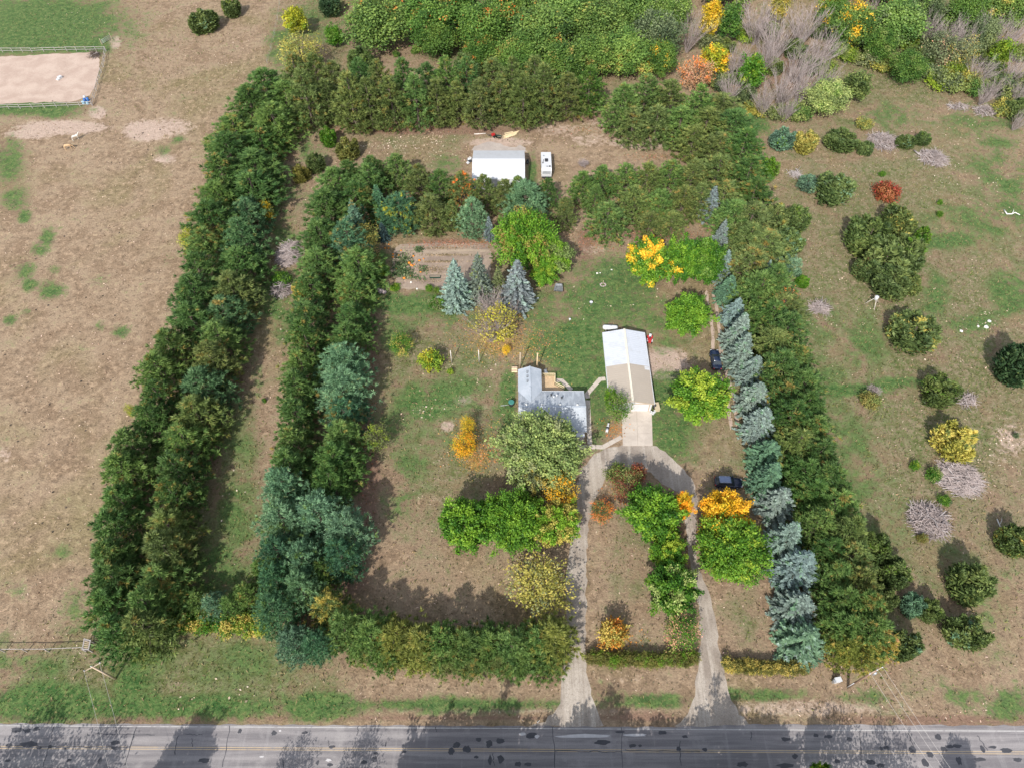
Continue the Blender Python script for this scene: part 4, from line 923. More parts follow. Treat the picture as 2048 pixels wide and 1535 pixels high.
# ------------------------------------------------------------------ north woods
WOOD = [('oak', 758, 48, 128, 12, 'oak2', 'orange', .10, 'big rounded oak at the west end of the woods'), ('oak', 855, 40, 118, 11.5, 'oak', 'orange', .14, 'oak second from the west in the woods'), ('oak', 870, 80, 84, 8.5, 'oak', 'brown', .12, 'lower oak in front of the second big oak'),
    ('oak', 915, 15, 90, 11, 'oak', 'brown', .2, 'oak at the top edge behind the gap'), ('oak', 965, 60, 105, 11, 'oak', 'orange', .2, 'oak with orange flecks above the clearing'), ('oak', 1020, 20, 110, 11.5, 'oak2', 'orange', .15, 'oak at the top edge, middle of the woods'), ('oak', 1078, 72, 128, 12, 'oak2', 'orange', .12, 'big fresh green oak in the middle of the woods'),
    ('oak', 1135, 25, 110, 11, 'oak2', 'oliveyellow', .15, 'oak at the top edge right of the fresh green oak'), ('oak', 1200, 45, 112, 11, 'oak2', 'oliveyellow', .15, 'light green oak above the dark gap'), ('oak', 1265, 25, 105, 11, 'oak2', 'oak', .3, 'oak at the top edge near the yellow poplar'), ('oak', 1315, 75, 105, 11, 'sagegreen', 'oak', .3, 'grey-green oak left of the grey bare crown'),
    ('oak', 1255, 110, 100, 10, 'oak2', 'oliveyellow', .1, 'round green oak behind the north pines'), ('oak', 1185, 115, 90, 9.5, 'oak2', 'brown', .2, 'oak below the light green oak'), ('oak', 1125, 130, 90, 9.5, 'oak', 'brown', .2, 'oak just behind the north windbreak'), ('oak', 1320, 120, 66, 9, 'oak', 'yellow', .15, 'small oak left of the tan-leaved tree'), ('airy', 1290, 130, 34, 7, 'oliveyellow', 'tan', .4, 'small gold tree behind the north pines'),
    ('oak', 1035, 115, 90, 9, 'oak', 'brown', .25, 'dark oak at the edge of the clearing'), ('oak', 960, 105, 70, 7.5, 'oak', 'orange', .25, 'low oak with orange leaves by the clearing'), ('cedar', 935, 128, 60, 6, 'cedar', 'sagegreen', .3, 'grey-green cedar at the back of the windbreak'), ('oak', 1340, 25, 80, 10, 'oak2', 'sagegreen', .3, 'oak at the top edge left of the yellow poplar'),
    ('bare', 1382, 60, 62, 11, 'tan', None, 0, 'rounded grey leafless crown in the woods'), ('tall', 1422, 40, 42, 12, 'yellow', 'oliveyellow', .45, 'tall yellow poplar in the woods'), ('tall', 1428, 122, 60, 9, 'yellowgreen', 'yellow', .5, 'yellow-green tree behind the tan-leaved tree'), ('airy', 1395, 150, 76, 8, 'tan', 'orange', .4, 'tan-leaved tree at the windbreak corner'),
    ('tall', 1462, 45, 50, 11, 'oak', 'oak2', .3, 'green tree between the poplar and the grey thicket'), ('tall', 1505, 145, 52, 10, 'maple', 'lime', .3, 'vivid green tree wrapped by the grey thicket'), ('cedar', 1492, 190, 40, 5, 'sagegreen', 'olive', .3, 'grey-green bush below the vivid green tree'),
    ('oak', 1700, 55, 84, 11, 'oak2', 'yellow', .4, 'green oak with a yellow side right of the grey thicket'), ('oak', 1665, 20, 60, 10, 'oak', 'yellow', .3, 'oak at the top edge above the thicket'), ('oak', 1790, 50, 110, 11, 'oak2', 'sagegreen', .3, 'broad green oak above the east meadow'), ('oak', 1760, 95, 60, 8, 'oak', 'olive', .3, 'dark oak below the broad green oak'), ('oak', 1850, 25, 84, 10, 'sagegreen', 'oak', .3, 'grey-green oak at the top edge of the east woods'),
    ('airy', 1880, 100, 84, 9, 'sage', 'tan', .2, 'thin tan-flecked tree above the meadow'), ('airy', 1925, 110, 64, 9, 'sage', 'oliveyellow', .35, 'half bare yellowing tree above the meadow'), ('oak', 1930, 30, 84, 10, 'oak', 'sagegreen', .3, 'oak at the top edge near the east corner'), ('oak', 2010, 20, 90, 10, 'oak2', 'oliveyellow', .2, 'oak in the top east corner'), ('tall', 2003, 108, 46, 8, 'lime', 'maple', .3, 'lime green tree among grey brush at the east edge'),
    ('oak', 1815, 135, 68, 7, 'oak', 'olive', .3, 'green tree standing out on the meadow edge'), ('bush', 1880, 160, 66, 2.6, 'lime', 'olive', .4, 'sprawling lime shrub at the woods edge'), ('oak', 1652, 198, 86, 8, 'pale', 'oak2', .5, 'pale green oak at the foot of the grey thicket'), ('tall', 1712, 172, 58, 8, 'cedar', 'olive', .3, 'tall olive cedar beside the pale green oak'),
    ('bush', 1895, 145, 40, 2.4, 'oliveyellow', 'lime', .4, 'yellowish shrub at the woods edge'), ('cedar', 2035, 215, 50, 5, 'cedar', 'olive', .4, 'dark cedar bush at the far east edge'), ('tall', 1560, 15, 40, 9, 'oliveyellow', 'yellow', .3, 'yellowish tree at the top of the grey thicket'), ('oak', 1960, 75, 60, 9, 'sagegreen', 'olive', .3, 'grey-green tree behind the bare brush')]
for kind, x, y, w, h, col, acc, amt, lab in WOOD:
    plant(kind, x, y, w, h, col, lab, acc, amt, 'trees of the north woods')
for i, (x, y, w, h, lab) in enumerate([(1520, 40, 84, 12, 'grey leafless tree at the top of the thicket'), (1560, 75, 90, 12, 'grey leafless tree with pale limbs in the thicket'), (1615, 45, 92, 12, 'wide grey leafless tree, east top of the thicket'), (1600, 120, 84, 11, 'grey leafless tree in the middle of the thicket'), (1645, 95, 72, 11, 'grey leafless tree on the east side of the thicket'),
                                     (1570, 170, 84, 10, 'grey leafless tree low in the thicket'), (1610, 165, 72, 10, 'grey leafless tree beside the pale green oak'), (1535, 195, 66, 9, 'grey leafless tree at the foot of the thicket'), (1475, 120, 60, 10, 'grey leafless tree left of the vivid green tree'), (1465, 175, 56, 8, 'grey leafless tree behind the corner pines'), (1575, 215, 56, 7, 'grey leafless shrub tree at the tip of the thicket'),
                                     (1535, 105, 70, 11, 'grey leafless tree behind the vivid green tree'), (1985, 60, 70, 10, 'grey leafless tree right of the yellowing tree'), (1960, 140, 66, 8, 'grey leafless tree on the east woods edge'), (2030, 70, 60, 9, 'grey leafless tree in the east corner'), (2030, 140, 62, 8, 'grey leafless tree right of the lime green tree'),
                                     (1905, 70, 60, 10, 'grey leafless tree behind the tan-flecked tree'), (1740, 30, 44, 10, 'grey leafless tree left of the broad green oak'), (1970, 190, 44, 5, 'grey leafless bush hanging over the meadow'), (2038, 240, 44, 5, 'grey leafless bush at the east frame edge'), (1935, 75, 62, 10, 'grey leafless tree behind the half bare yellowing tree'), (2000, 75, 56, 9, 'grey leafless tree above the lime green tree'), (1990, 175, 50, 7, 'grey leafless tree below the lime green tree'), (2044, 185, 50, 7, 'grey leafless tree by the far east cedar'), (1862, 55, 50, 9, 'grey leafless tree left of the tan-flecked tree'), (1650, 150, 60, 9, 'grey leafless tree above the pale green oak')]):
    plant('bare', x, y, w, h, 'tan', lab, group='grey leafless trees')
UND = [('bush', 'lime'), ('bush', 'oliveyellow'), ('bush', 'sagegreen'), ('cedar', 'olive'), ('bush', 'oak2'), ('bush', 'sage'), ('cedar', 'cedar')]
WHERE = ['between the bare stems', 'at the woods edge above the meadow', 'under the east oaks', 'in the brushy east corner']
SPOTS = [(1490, 70), (1545, 130), (1590, 95), (1625, 130), (1560, 225), (1510, 215), (1600, 225), (1655, 135), (1540, 60), (1640, 60), (1730, 75), (1745, 115), (1770, 130), (1680, 95), (1700, 110), (1840, 110), (1855, 75), (1865, 145), (1905, 165), (1935, 160), (1950, 175), (1915, 135), (1975, 110), (1985, 165), (2010, 165), (2020, 185), (2000, 60), (1960, 95), (2040, 105), (2030, 45), (1885, 60), (1990, 135), (2045, 165), (2010, 215), (1750, 60), (1820, 85), (1450, 90), (1475, 150), (1440, 165), (1420, 85)]
for i, (x, y) in enumerate(SPOTS):
    k, c = UND[(i * 3) % 7]
    z = 0 if x < 1670 else 1 if y > 125 else 2 if x < 1900 else 3
    nth = ORD[sum(1 for (a, b) in SPOTS[:i] if (0 if a < 1670 else 1 if b > 125 else 2 if a < 1900 else 3) == z)]
    plant(k, x, y, 44 * rnd.uniform(.8, 1.35), 3.4 * rnd.uniform(.8, 1.4), c, f"{ {'lime': 'lime', 'oliveyellow': 'yellowish', 'sagegreen': 'grey-green', 'olive': 'olive', 'oak2': 'mid green', 'sage': 'dull green', 'cedar': 'dark green'}[c]} undergrowth shrub {WHERE[z]}, {nth} of that patch", 'olive', .4, 'undergrowth of the north woods')
# woods going on beyond the view
for i in range(13):
    plant('oak', 700 + i * 108, -55 + 22 * math.sin(i * 2.1), 115, 11.5, 'oak' if i % 2 else 'oak2', f"oak behind the woods edge, {ORD[i]} from the west in the second line", 'orange', .15, 'second line of the north woods')

# ------------------------------------------------------------------ east meadow
for kind, x, y, w, h, col, acc, amt, lab in [
    ('cedar', 1568, 275, 54, 5, 'bluegreen', 'maple', .35, 'blue-green cedar at the north end of the meadow'), ('cedar', 1614, 282, 52, 5, 'oliveyellow', 'olive', .45, 'tawny cedar beside the blue-green cedar'), ('cedar', 1685, 278, 64, 4.5, 'cedar', 'olive', .4, 'dark cedar clump in the upper meadow'), ('cedar', 1732, 294, 32, 3.5, 'cedar', 'dark', .3, 'small dark cedar by the grey brush'),
    ('bush', 1730, 248, 34, 2.5, 'oliveyellow', 'olive', .4, 'small golden shrub in the upper meadow'), ('cedar', 1812, 282, 40, 3, 'cedar', 'bluegreen', .3, 'low cedar, left of a pair above the fallen tree'), ('cedar', 1845, 276, 32, 3, 'cedar', 'maple', .3, 'low cedar, right of a pair above the fallen tree'), ('cedar', 1616, 365, 42, 3.5, 'bluegreen', 'sage', .3, 'small grey-blue cedar by the windbreak'),
    ('cedar', 1672, 372, 74, 7, 'cedar', 'bluegreen', .35, 'tall dark cedar left of the red shrub'), ('bush', 1775, 382, 54, 3.6, 'red', 'rust', .4, 'bright red shrub in the upper meadow'), ('cedar', 1540, 335, 48, 5, 'maple', 'cedar', .5, 'green cedar hard against the east windbreak'), ('cedar', 1592, 435, 56, 6, 'cedar', 'maple', .35, 'green cedar mound east of the windbreak'),
    ('cedar', 1553, 432, 54, 6, 'olive', 'oliveyellow', .4, 'gold-olive cedar at the windbreak edge'), ('cedar', 1578, 478, 60, 6, 'cedar', 'bluegreen', .4, 'blue-tinged cedar at the windbreak edge'), ('cedar', 1582, 530, 56, 3.5, 'bluegreen', 'sage', .4, 'thin grey-blue cedar below the cedar mound'), ('cedar', 1605, 562, 28, 2.5, 'maple', 'cedar', .3, 'small bright green cedar below the grey-blue one'),
    ('cedar', 1740, 470, 92, 7.5, 'cedar', 'olive', .4, 'upper left cedar of the large meadow clump'), ('cedar', 1795, 440, 74, 7.5, 'cedar', 'oliveyellow', .35, 'top cedar of the large meadow clump'), ('cedar', 1770, 520, 96, 8, 'cedar', 'olive', .3, 'central cedar of the large meadow clump'), ('cedar', 1815, 505, 78, 7.5, 'cedar', 'maple', .35, 'right hand cedar of the large meadow clump'),
    ('cedar', 1785, 560, 78, 6, 'cedar', 'olive', .4, 'lowest cedar of the large meadow clump'), ('cedar', 1825, 565, 44, 4.5, 'cedar', 'brown', .18, 'brown-tinged cedar at the clump foot'), ('cedar', 1845, 470, 36, 4.5, 'maple', 'cedar', .5, 'green cedar on the right rim of the clump'), ('cedar', 1732, 535, 44, 5, 'cedar', 'redbrown', .35, 'reddish cedar on the left rim of the clump'),
    ('cedar', 1828, 662, 94, 6.5, 'cedar', 'oliveyellow', .5, 'round olive cedar in the middle of the meadow'), ('cedar', 1885, 778, 74, 5.5, 'cedar', 'maple', .4, 'green cedar with grey dead limbs beneath'), ('bush', 1740, 798, 44, 2.2, 'brown', 'olive', .4, 'brown scrubby bush in the lower meadow'), ('cedar', 1916, 880, 82, 6.5, 'oliveyellow', 'cedar', .45, 'golden-green cedar in the lower meadow'),
    ('cedar', 2042, 722, 84, 9, 'dark', 'cedar', .3, 'dark cedar cut by the right frame edge'), ('bush', 1868, 948, 34, 2, 'maple', 'olive', .4, 'small green bush by the upper brush pile'), ('bush', 1890, 1000, 26, 1.6, 'maple', 'dark', .3, 'small dark green bush between two brush piles'), ('cedar', 2032, 1078, 62, 5.5, 'cedar', 'oliveyellow', .5, 'yellowing cedar near the right frame edge'),
    ('cedar', 1752, 1090, 62, 6.5, 'cedar', 'maple', .3, 'green cedar touching the lower windbreak'), ('cedar', 1788, 1140, 62, 6.5, 'cedar', 'maple', .35, 'green cedar right of the lower windbreak'), ('cedar', 1942, 1162, 84, 6.5, 'cedar', 'olive', .3, 'big dark green cedar in the lower meadow'), ('cedar', 1828, 1208, 46, 4, 'bluegreen', 'teal', .3, 'bluish cedar of a touching pair'),
    ('cedar', 1864, 1220, 48, 4, 'cedar', 'maple', .3, 'green cedar of a touching pair'), ('cedar', 1940, 1262, 80, 5.5, 'cedar', 'bluegreen', .4, 'blue-green cedar mound nearest the road'), ('cedar', 1815, 1290, 62, 6, 'cedar', 'bluegreen', .4, 'dark cedar behind the dull gold pine'), ('cedar', 1770, 1195, 50, 5, 'cedar', 'olive', .3, 'cedar in the gap beside the lower windbreak'),
    ('bush', 1830, 930, 22, 1.4, 'maple', 'lime', .3, 'little lime bush west of the upper brush pile'), ('bush', 1765, 348, 14, 1.3, 'maple', 'dark', 0, 'little green bush above the red shrub'), ('bush', 1880, 428, 13, 1.3, 'maple', 'dark', 0, 'little green bush, lower of two right of the clump'), ('bush', 1880, 405, 12, 1.1, 'maple', 'dark', 0, 'little green bush, upper of two right of the clump'), ('bush', 1845, 1075, 22, 1.4, 'brown', 'olive', .4, 'brown tussock beside the lower brush pile'),
    ('bush', 2032, 870, 12, 1, 'sagegreen', 'olive', 0, 'tiny grey-green bush on the bare bank'),
]:
    plant(kind, x, y, w, h, col, lab, acc, amt)
plant('snag', 1875, 768, 44, 4.5, 'tan', 'pale dead limbs in the green cedar')
plant('snag', 1745, 780, 34, 2.4, 'tan', 'grey dead stems over the brown scrubby bush')

# ------------------------------------------------------------------ trees on the far side of the road (their shade falls on it)
FAR = [(40.4, 7.0, 2.2), (-66, 11.5, 9), (-58, 12.5, 9), (-44.5, 11, 6.5), (-30, 8.5, 5), (-21, 10, 5), (-11, 13, 9.5), (-3.5, 14, 10), (4, 13, 10), (12, 14.5, 11), (20.5, 13.5, 10.5), (28, 13.5, 10.5), (35, 12.5, 9), (44, 12, 8), (51, 11, 7), (61, 8, 5)]
for i, (x, h, w) in enumerate(FAR):
    m_, t_, R0, H0 = PROTO['maple'][i % 4] if -13 < x < 37 or i % 3 == 0 else PROTO['airy'][i % 2]
    y = 18.4 - SH[1] * h + (1.5 if i % 2 else -1.0) + .005 * x
    y = min(y, 7.0)
    if i == 0: x, y = x + SH[0] * h * .6, 11.9
    r = thing('roadside_tree', f"leafy tree across the road, {ORD[i]} from the west, shading the asphalt", 'tree', (x - SH[0] * h * .6, y, 0), rnd.uniform(0, 6), 'trees across the road')
    r.scale = (w / 2 / R0, w / 2 / R0, h / H0)
    c = bpy.data.objects.new('crown', m_); b = COLS['maple']; c.color = (*b, 1); c['accent'] = list(COLS['lime']); c['accent_amount'] = .3; c['patch'] = .8
    link(c, r); link(bpy.data.objects.new('trunk', t_), r)
# ------------------------------------------------------------------ buildings
M_SHING = sheet_mat('grey_shingle', (.32, .345, .375), (.42, .45, .48), (.26, .285, .32), .35, 2.2, .28, .8, bump=.3, streak=((1.6, .18, 1), (.50, .53, .56)))
M_SHING2 = sheet_mat('light_grey_shingle', (.36, .40, .445), (.43, .465, .51), (.32, .355, .40), .5, 2.2, .18, .8, bump=.3)
M_SIDE = plain('pale_siding', (.62, .62, .60), .6, var=.08)
M_WHITE = plain('white_metal', (.57, .58, .595), .42, var=.04, scale=.6, spec=.5, dirt=((.49, .49, .49), .5))
M_WHITE2 = plain('white_sheet_steel', (.52, .545, .59), .42, var=.06, scale=.5, spec=.5, dirt=((.42, .43, .44), .5))
M_BEIGE = plain('beige_steel', (.40, .345, .285), .5, var=.06, scale=.5)
M_CREAM = plain('cream_ridge', (.66, .61, .50), .5, var=.05)
M_GLASS = plain('dark_glass', (.03, .04, .05), .08, var=.05, spec=.9)
M_DECK = plain('deck_wood', (.56, .41, .25), .8, var=.22, scale=1.2)
M_TIMBER = plain('weathered_timber', (.46, .36, .26), .85, var=.25, scale=1.2)
M_PALEWOOD = plain('pale_lumber', (.78, .64, .40), .8, var=.15)
M_DARK = plain('dark_plastic', (.035, .037, .042), .5, var=.2)
M_GALV = plain('galvanised', (.46, .48, .50), .4, metal=.6, var=.12)
M_RUBBER = plain('rubber', (.02, .02, .021), .8, var=.2)
M_RED = plain('red_paint', (.45, .03, .03), .4, var=.15)
M_STONE = plain('field_stone', (.42, .34, .33), .9, var=.25, scale=1.5, bump=.4)
M_TAN = plain('tan_plastic', (.50, .42, .29), .6, var=.1)

def roof_slab(mb, a, b, c, d, t=.09):
    """slab on four corners (ccw seen from above), thickness down"""
    q = [Vector(v) for v in (a, b, c, d)]
    lo = [v - Vector((0, 0, t)) for v in q]
    mb.add(q + lo, [(0, 1, 2, 3), (7, 6, 5, 4), (0, 4, 5, 1), (1, 5, 6, 2), (2, 6, 7, 3), (3, 7, 4, 0)])

# --- house
HX0, HX1, HY0, HY1, HE, HR = 1.15, 13.2, 64.94, 73.55, 2.6, 4.0
HYM = (HY0 + HY1) / 2
house = thing('house', 'single storey house with grey shingle roof and rear wing under the huge pale tree', 'house', ((HX0 + HX1) / 2, HYM, 0))
def hb(mb, name, mat, parent=house): return mb.build(name, mat, parent, loc=(-house.location[0], -house.location[1], 0) if parent is house else (0, 0, 0))
def gable_walls(x0, x1, y0, y1, ze, zr, axis, ins=.4):
    mb = MB(); x0, x1, y0, y1 = x0 + ins, x1 - ins, y0 + ins, y1 - ins
    if axis == 'x':
        ym = (y0 + y1) / 2; slope = (zr - ze) / ((y1 - y0) / 2 + ins); zw = ze + slope * ins - .12; zt = zr - .12
        v = [(x0, y0, 0), (x1, y0, 0), (x1, y1, 0), (x0, y1, 0), (x0, y0, zw), (x1, y0, zw), (x1, y1, zw), (x0, y1, zw), (x0, ym, zt), (x1, ym, zt)]
        mb.add(v, [(0, 1, 5, 4), (1, 2, 6, 9, 5), (2, 3, 7, 6), (3, 0, 4, 8, 7)])
    else:
        xm = (x0 + x1) / 2; slope = (zr - ze) / ((x1 - x0) / 2 + ins); zw = ze + slope * ins - .12; zt = zr - .12
        v = [(x0, y0, 0), (x1, y0, 0), (x1, y1, 0), (x0, y1, 0), (x0, y0, zw), (x1, y0, zw), (x1, y1, zw), (x0, y1, zw), (xm, y0, zt), (xm, y1, zt)]
        mb.add(v, [(0, 1, 5, 8, 4), (1, 2, 6, 5), (2, 3, 7, 9, 6), (3, 0, 4, 7)])
    return mb
hb(gable_walls(HX0, HX1, HY0, HY1, HE, HR, 'x'), 'wall', M_SIDE)
def put(mb, name, mat, root):
    o = mb.build(name, mat, root); 
    o.location = (-root.location[0], -root.location[1], -root.location[2]); return o
mb = MB(); roof_slab(mb, (HX0, HY0, HE), (HX1, HY0, HE), (HX1, HYM, HR), (HX0, HYM, HR)); main_roof = put(mb, 'roof', M_SHING, house)
mb = MB(); roof_slab(mb, (HX0, HYM, HR), (HX1, HYM, HR), (HX1, HY1, HE), (HX0, HY1, HE)); put(mb, 'roof', M_SHING, house)
mb = MB(); mb.bar((HX0, HYM, HR + .02), (HX1, HYM, HR + .02), .34, .05); put(mb, 'ridge_cap', M_SHING2, house)
WX0, WX1, WY1, WR = 1.12, 5.49, 78.5, 3.62
WXM = (WX0 + WX1) / 2
yv = HY1 - (HY1 - HYM) * (WR - HE) / (HR - HE)       # where the wing ridge runs into the main roof
put(gable_walls(WX0, WX1, HY1 - .5, WY1, HE, WR, 'y'), 'wall', M_SIDE, house)
for x0 in (WX0, WX1):
    mb = MB()
    a, b, c, d = Vector((x0, HY1 + .02, HE + .03)), Vector((x0, WY1, HE + .03)), Vector((WXM, WY1, WR + .03)), Vector((WXM, yv, WR + .03))
    q = [a, b, c, d] if x0 == WX0 else [d, c, b, a]
    q = q[::-1]
    roof_slab(mb, *q); put(mb, 'wing_roof', M_SHING2, house)
mb = MB(); mb.bar((WXM, yv + .1, WR + .06), (WXM, WY1, WR + .06), .3, .05); put(mb, 'ridge_cap', M_SHING2, house)
def roof_z(x, y):
    return HE + (HR - HE) * (1 - abs(y - HYM) / (HY1 - HYM))
for i in range(3):                                    # box vents on the wing
    y = WY1 - 1.15 - i * 1.02; x = WXM - .45; z = WR - .45 * (WR - HE) / (WXM - WX0)
    mb = MB(); mb.box(x - .2, x + .2, y - .2, y + .2, z - .05, z + .17); v = put(mb, 'roof_vent', M_GALV, house)
    mb = MB(); mb.box(x - .15, x + .21, y - .26, y - .2, z - .03, z + .12); put(mb, 'vent_mouth', M_DARK, house)
for px, py in ((1053, 808), (1085, 808), (1120, 808), (1155, 809)):
    p = P(px, py, 3.9); z = roof_z(p.x, p.y)
    mb = MB(); mb.lathe([(.20, -.05), (.24, .10), (.20, .18), (.05, .24)], 8, Matrix.Translation((p.x, p.y, z))); put(mb, 'roof_vent', M_SIDE, house)
for px, py, h, mt in ((1102.5, 790, .45, M_DARK), (1113.5, 791.5, .5, M_WHITE), (1107.5, 794, .3, M_WHITE), (1123.5, 797, .4, M_DARK)):
    p = P(px, py, 3.2); z = roof_z(p.x, p.y)
    mb = MB(); mb.tube([(p.x, p.y, z - .05), (p.x, p.y, z + h)], .12, 8); mb.lathe([(.2, 0), (.16, .08), (.02, .12)], 8, Matrix.Translation((p.x, p.y, z + h))); put(mb, 'vent_pipe', mt, house)
for y, s in ((HY0, -1), (HY1, 1)):
    mb = MB(); mb.box(HX0 if y == HY0 else WX1, HX1, y + (.005 if s > 0 else -.11), y + (.11 if s > 0 else -.005), HE - .12, HE - .005); put(mb, 'gutter', M_WHITE, house)
for (x, w) in ((3.6, 1.5), (6.6, 1.8), (10.6, 1.6)):
    mb = MB(); mb.box(x, x + w, HY0 + .36, HY0 + .42, .95, 2.05); f_ = put(mb, 'window', M_WHITE, house)
    mb = MB(); mb.box(x + .08, x + w - .08, HY0 + .345, HY0 + .36, 1.02, 1.98); mb_o = mb.build('pane', M_GLASS, f_)
for y in (67.5, 70.5):
    mb = MB(); mb.box(HX1 - .42, HX1 - .36, y, y + 1.2, 1.0, 2.0); f_ = put(mb, 'window', M_WHITE, house)
    mb = MB(); mb.box(HX1 - .36, HX1 - .345, y + .08, y + 1.12, 1.07, 1.93); mb.build('pane', M_GLASS, f_)
mb = MB(); mb.box(9.1, 10.05, HY0 + .34, HY0 + .41, .15, 2.15); put(mb, 'front_door', M_DARK, house)
mb = MB(); mb.box(11.2, 12.9, HY0 - .6, HY0 + .38, 0, .35); put(mb, 'front_step', M_CONC, house)
mb = MB(); mb.box(11.3, 12.8, HY0 - 1.0, HY0 - .02, 2.28, 2.38); put(mb, 'porch_canopy', M_WHITE, house)
# rear landing
mb = MB(); mb.box(2.2, 4.9, WY1 - .35, WY1 + 1.05, .35, .5); put(mb, 'rear_landing', M_TIMBER, house)
mb = MB(); mb.box(2.5, 4.5, WY1 + 1.05, WY1 + 1.4, 0, .25); put(mb, 'step', M_TIMBER, house)
# deck
dk = [P(1083.5, 781.5, .5), P(1128, 781, .5), P(1127.5, 778, .5), P(1109.5, 769, .5), P(1109.5, 752, .5), P(1083.5, 752, .5)]
deck = thing('deck', 'tan wooden deck with rails in the corner of the house', 'deck', (dk[0].x, dk[0].y, 0))
mb = MB(); mb.prism([(v.x, v.y) for v in dk], .30, .44); put(mb, 'frame', M_TIMBER, deck)
mb = MB(); x = dk[0].x + .02
while x < dk[4].x - .1:
    mb.box(x, x + .13, dk[0].y + .02, dk[4].y - .02, .443, .475 + rnd.uniform(0, .008)); x += .15
while x < dk[1].x - .2:
    t = (x - dk[3].x) / (dk[2].x - dk[3].x); y = dk[3].y + (dk[2].y - dk[3].y) * min(1, max(0, t + .1))
    mb.box(x, x + .13, dk[0].y + .02, y - .05, .443, .478); x += .15
o = put(mb, 'boards', M_DECK, deck); o['kind'] = 'stuff'
for a, b in ((dk[5], dk[4]), (dk[4], dk[3]), (dk[3], dk[2])):
    mb = MB()
    mb.bar((a.x, a.y, 1.35), (b.x, b.y, 1.35), .12, .06); mb.bar((a.x, a.y, .75), (b.x, b.y, .75), .06, .08)
    n = max(2, int((b - a).length / .22))
    for i in range(n + 1):
        p = a.lerp(b, i / n); w = .1 if i in (0, n) else .04
        mb.box(p.x - w / 2, p.x + w / 2, p.y - w / 2, p.y + w / 2, .46, 1.34)
    put(mb, 'railing', M_PALEWOOD, deck)
c = P(1092, 748, .4)
t_ = thing('patio_chair', 'small grey patio chair on the grass behind the deck', 'chair', (c.x, c.y + .4, 0), .5)
mb = MB(); mb.box(-.3, .3, -.3, .3, .38, .44); mb.build('seat', M_GALV, t_)
mb = MB(); mb.box(-.3, .3, .27, .33, .46, 1.0); mb.build('backrest', M_GALV, t_)
for sx in (-.27, .27):
    for sy in (-.27, .27):
        mb = MB(); mb.bar((sx, sy, 0), (sx, sy, .38), .05); mb.build('leg', M_GALV, t_)

# --- garage
GX0, GX1, GY0, GY1, GE, GR, GB = 17.72, 25.82, 70.68, 87.5, 2.6, 3.62, 79.2
GXM = (GX0 + GX1) / 2
gar = thing('garage', 'long garage with half white half beige metal roof beside the round maple', 'garage', (GXM, (GY0 + GY1) / 2, 0))
put(gable_walls(GX0, GX1, GY0, GY1, GE, GR, 'y', .28), 'wall', M_WHITE, gar)
for (ya, yb, mt, nm, lab) in ((GY0, GB, M_BEIGE, 'roof_panel', 'beige metal roof panel'), (GB + .004, GY1, M_WHITE2, 'roof_panel', 'white metal roof panel')):
    for xe in (GX0, GX1):
        mb = MB(); q = [(xe, ya, GE), (GXM, ya, GR), (GXM, yb, GR), (xe, yb, GE)]
        if xe == GX0: q = [(xe, ya, GE), (GXM, ya, GR), (GXM, yb, GR), (xe, yb, GE)]
        else: q = [(GXM, ya, GR), (xe, ya, GE), (xe, yb, GE), (GXM, yb, GR)]
        roof_slab(mb, *q, t=.07); o = put(mb, nm, mt, gar); o['label'] = lab
        mb = MB(); k = ya + .25                       # ribs running down the slope
        while k < yb - .05:
            a, b = Vector((xe, k, GE + .012)), Vector((GXM, k, GR + .012)); mb.bar(a, b, .05, .035); k += .46
        o = put(mb, 'roof_ribs', mt, gar); o['kind'] = 'stuff'
mb = MB(); mb.box(GXM - .19, GXM + .19, GY0 - .02, GY1 + .02, GR - .01, GR + .10); put(mb, 'ridge_cap', M_CREAM, gar)
mb = MB(); z0 = lambda x: GE + (GR - GE) * (GX1 - x) / (GX1 - GXM) + .03
mb.add([(GX1 - .95, GB - .95, z0(GX1 - .95)), (GX1 - .05, GB - .95, z0(GX1 - .05)), (GX1 - .05, GB - .12, z0(GX1 - .05)), (GX1 - .95, GB - .12, z0(GX1 - .95))], [(0, 1, 2, 3)])
put(mb, 'roof_patch', M_WHITE, gar)
for x, s in ((GX0, -1), (GX1, 1)):
    mb = MB(); mb.box(x + (-.11 if s < 0 else .004), x + (-.004 if s < 0 else .11), GY0, GY1, GE - .14, GE - .01); put(mb, 'gutter', M_WHITE, gar)
mb = MB(); yw = GY0 + .28
gd = None
for k in range(4):
    m2 = MB(); m2.box(21.9, 25.0, yw - .06, yw - .01, .02 + k * .54, .545 + k * .54); o = put(m2, 'door_panel', M_WHITE, gar)
for xa, xb in ((21.75, 21.89), (25.01, 25.15)):
    m2 = MB(); m2.box(xa, xb, yw - .08, yw - .002, 0, 2.3); put(m2, 'door_trim', M_TIMBER, gar)
m2 = MB(); m2.box(21.75, 25.15, yw - .08, yw - .002, 2.302, 2.42); put(m2, 'door_trim', M_TIMBER, gar)
m2 = MB(); m2.bar((GX1, GY0 - .02, GE - .06), (GXM, GY0 - .02, GR - .06), .05, .16); m2.bar((GXM, GY0 - .02, GR - .06), (GX0, GY0 - .02, GE - .06), .05, .16); put(m2, 'barge_board', M_TIMBER, gar)
m2 = MB(); m2.box(GX0 + .21, GX0 + .27, 75.2, 76.15, .05, 2.1); put(m2, 'side_door', M_BEIGE, gar)

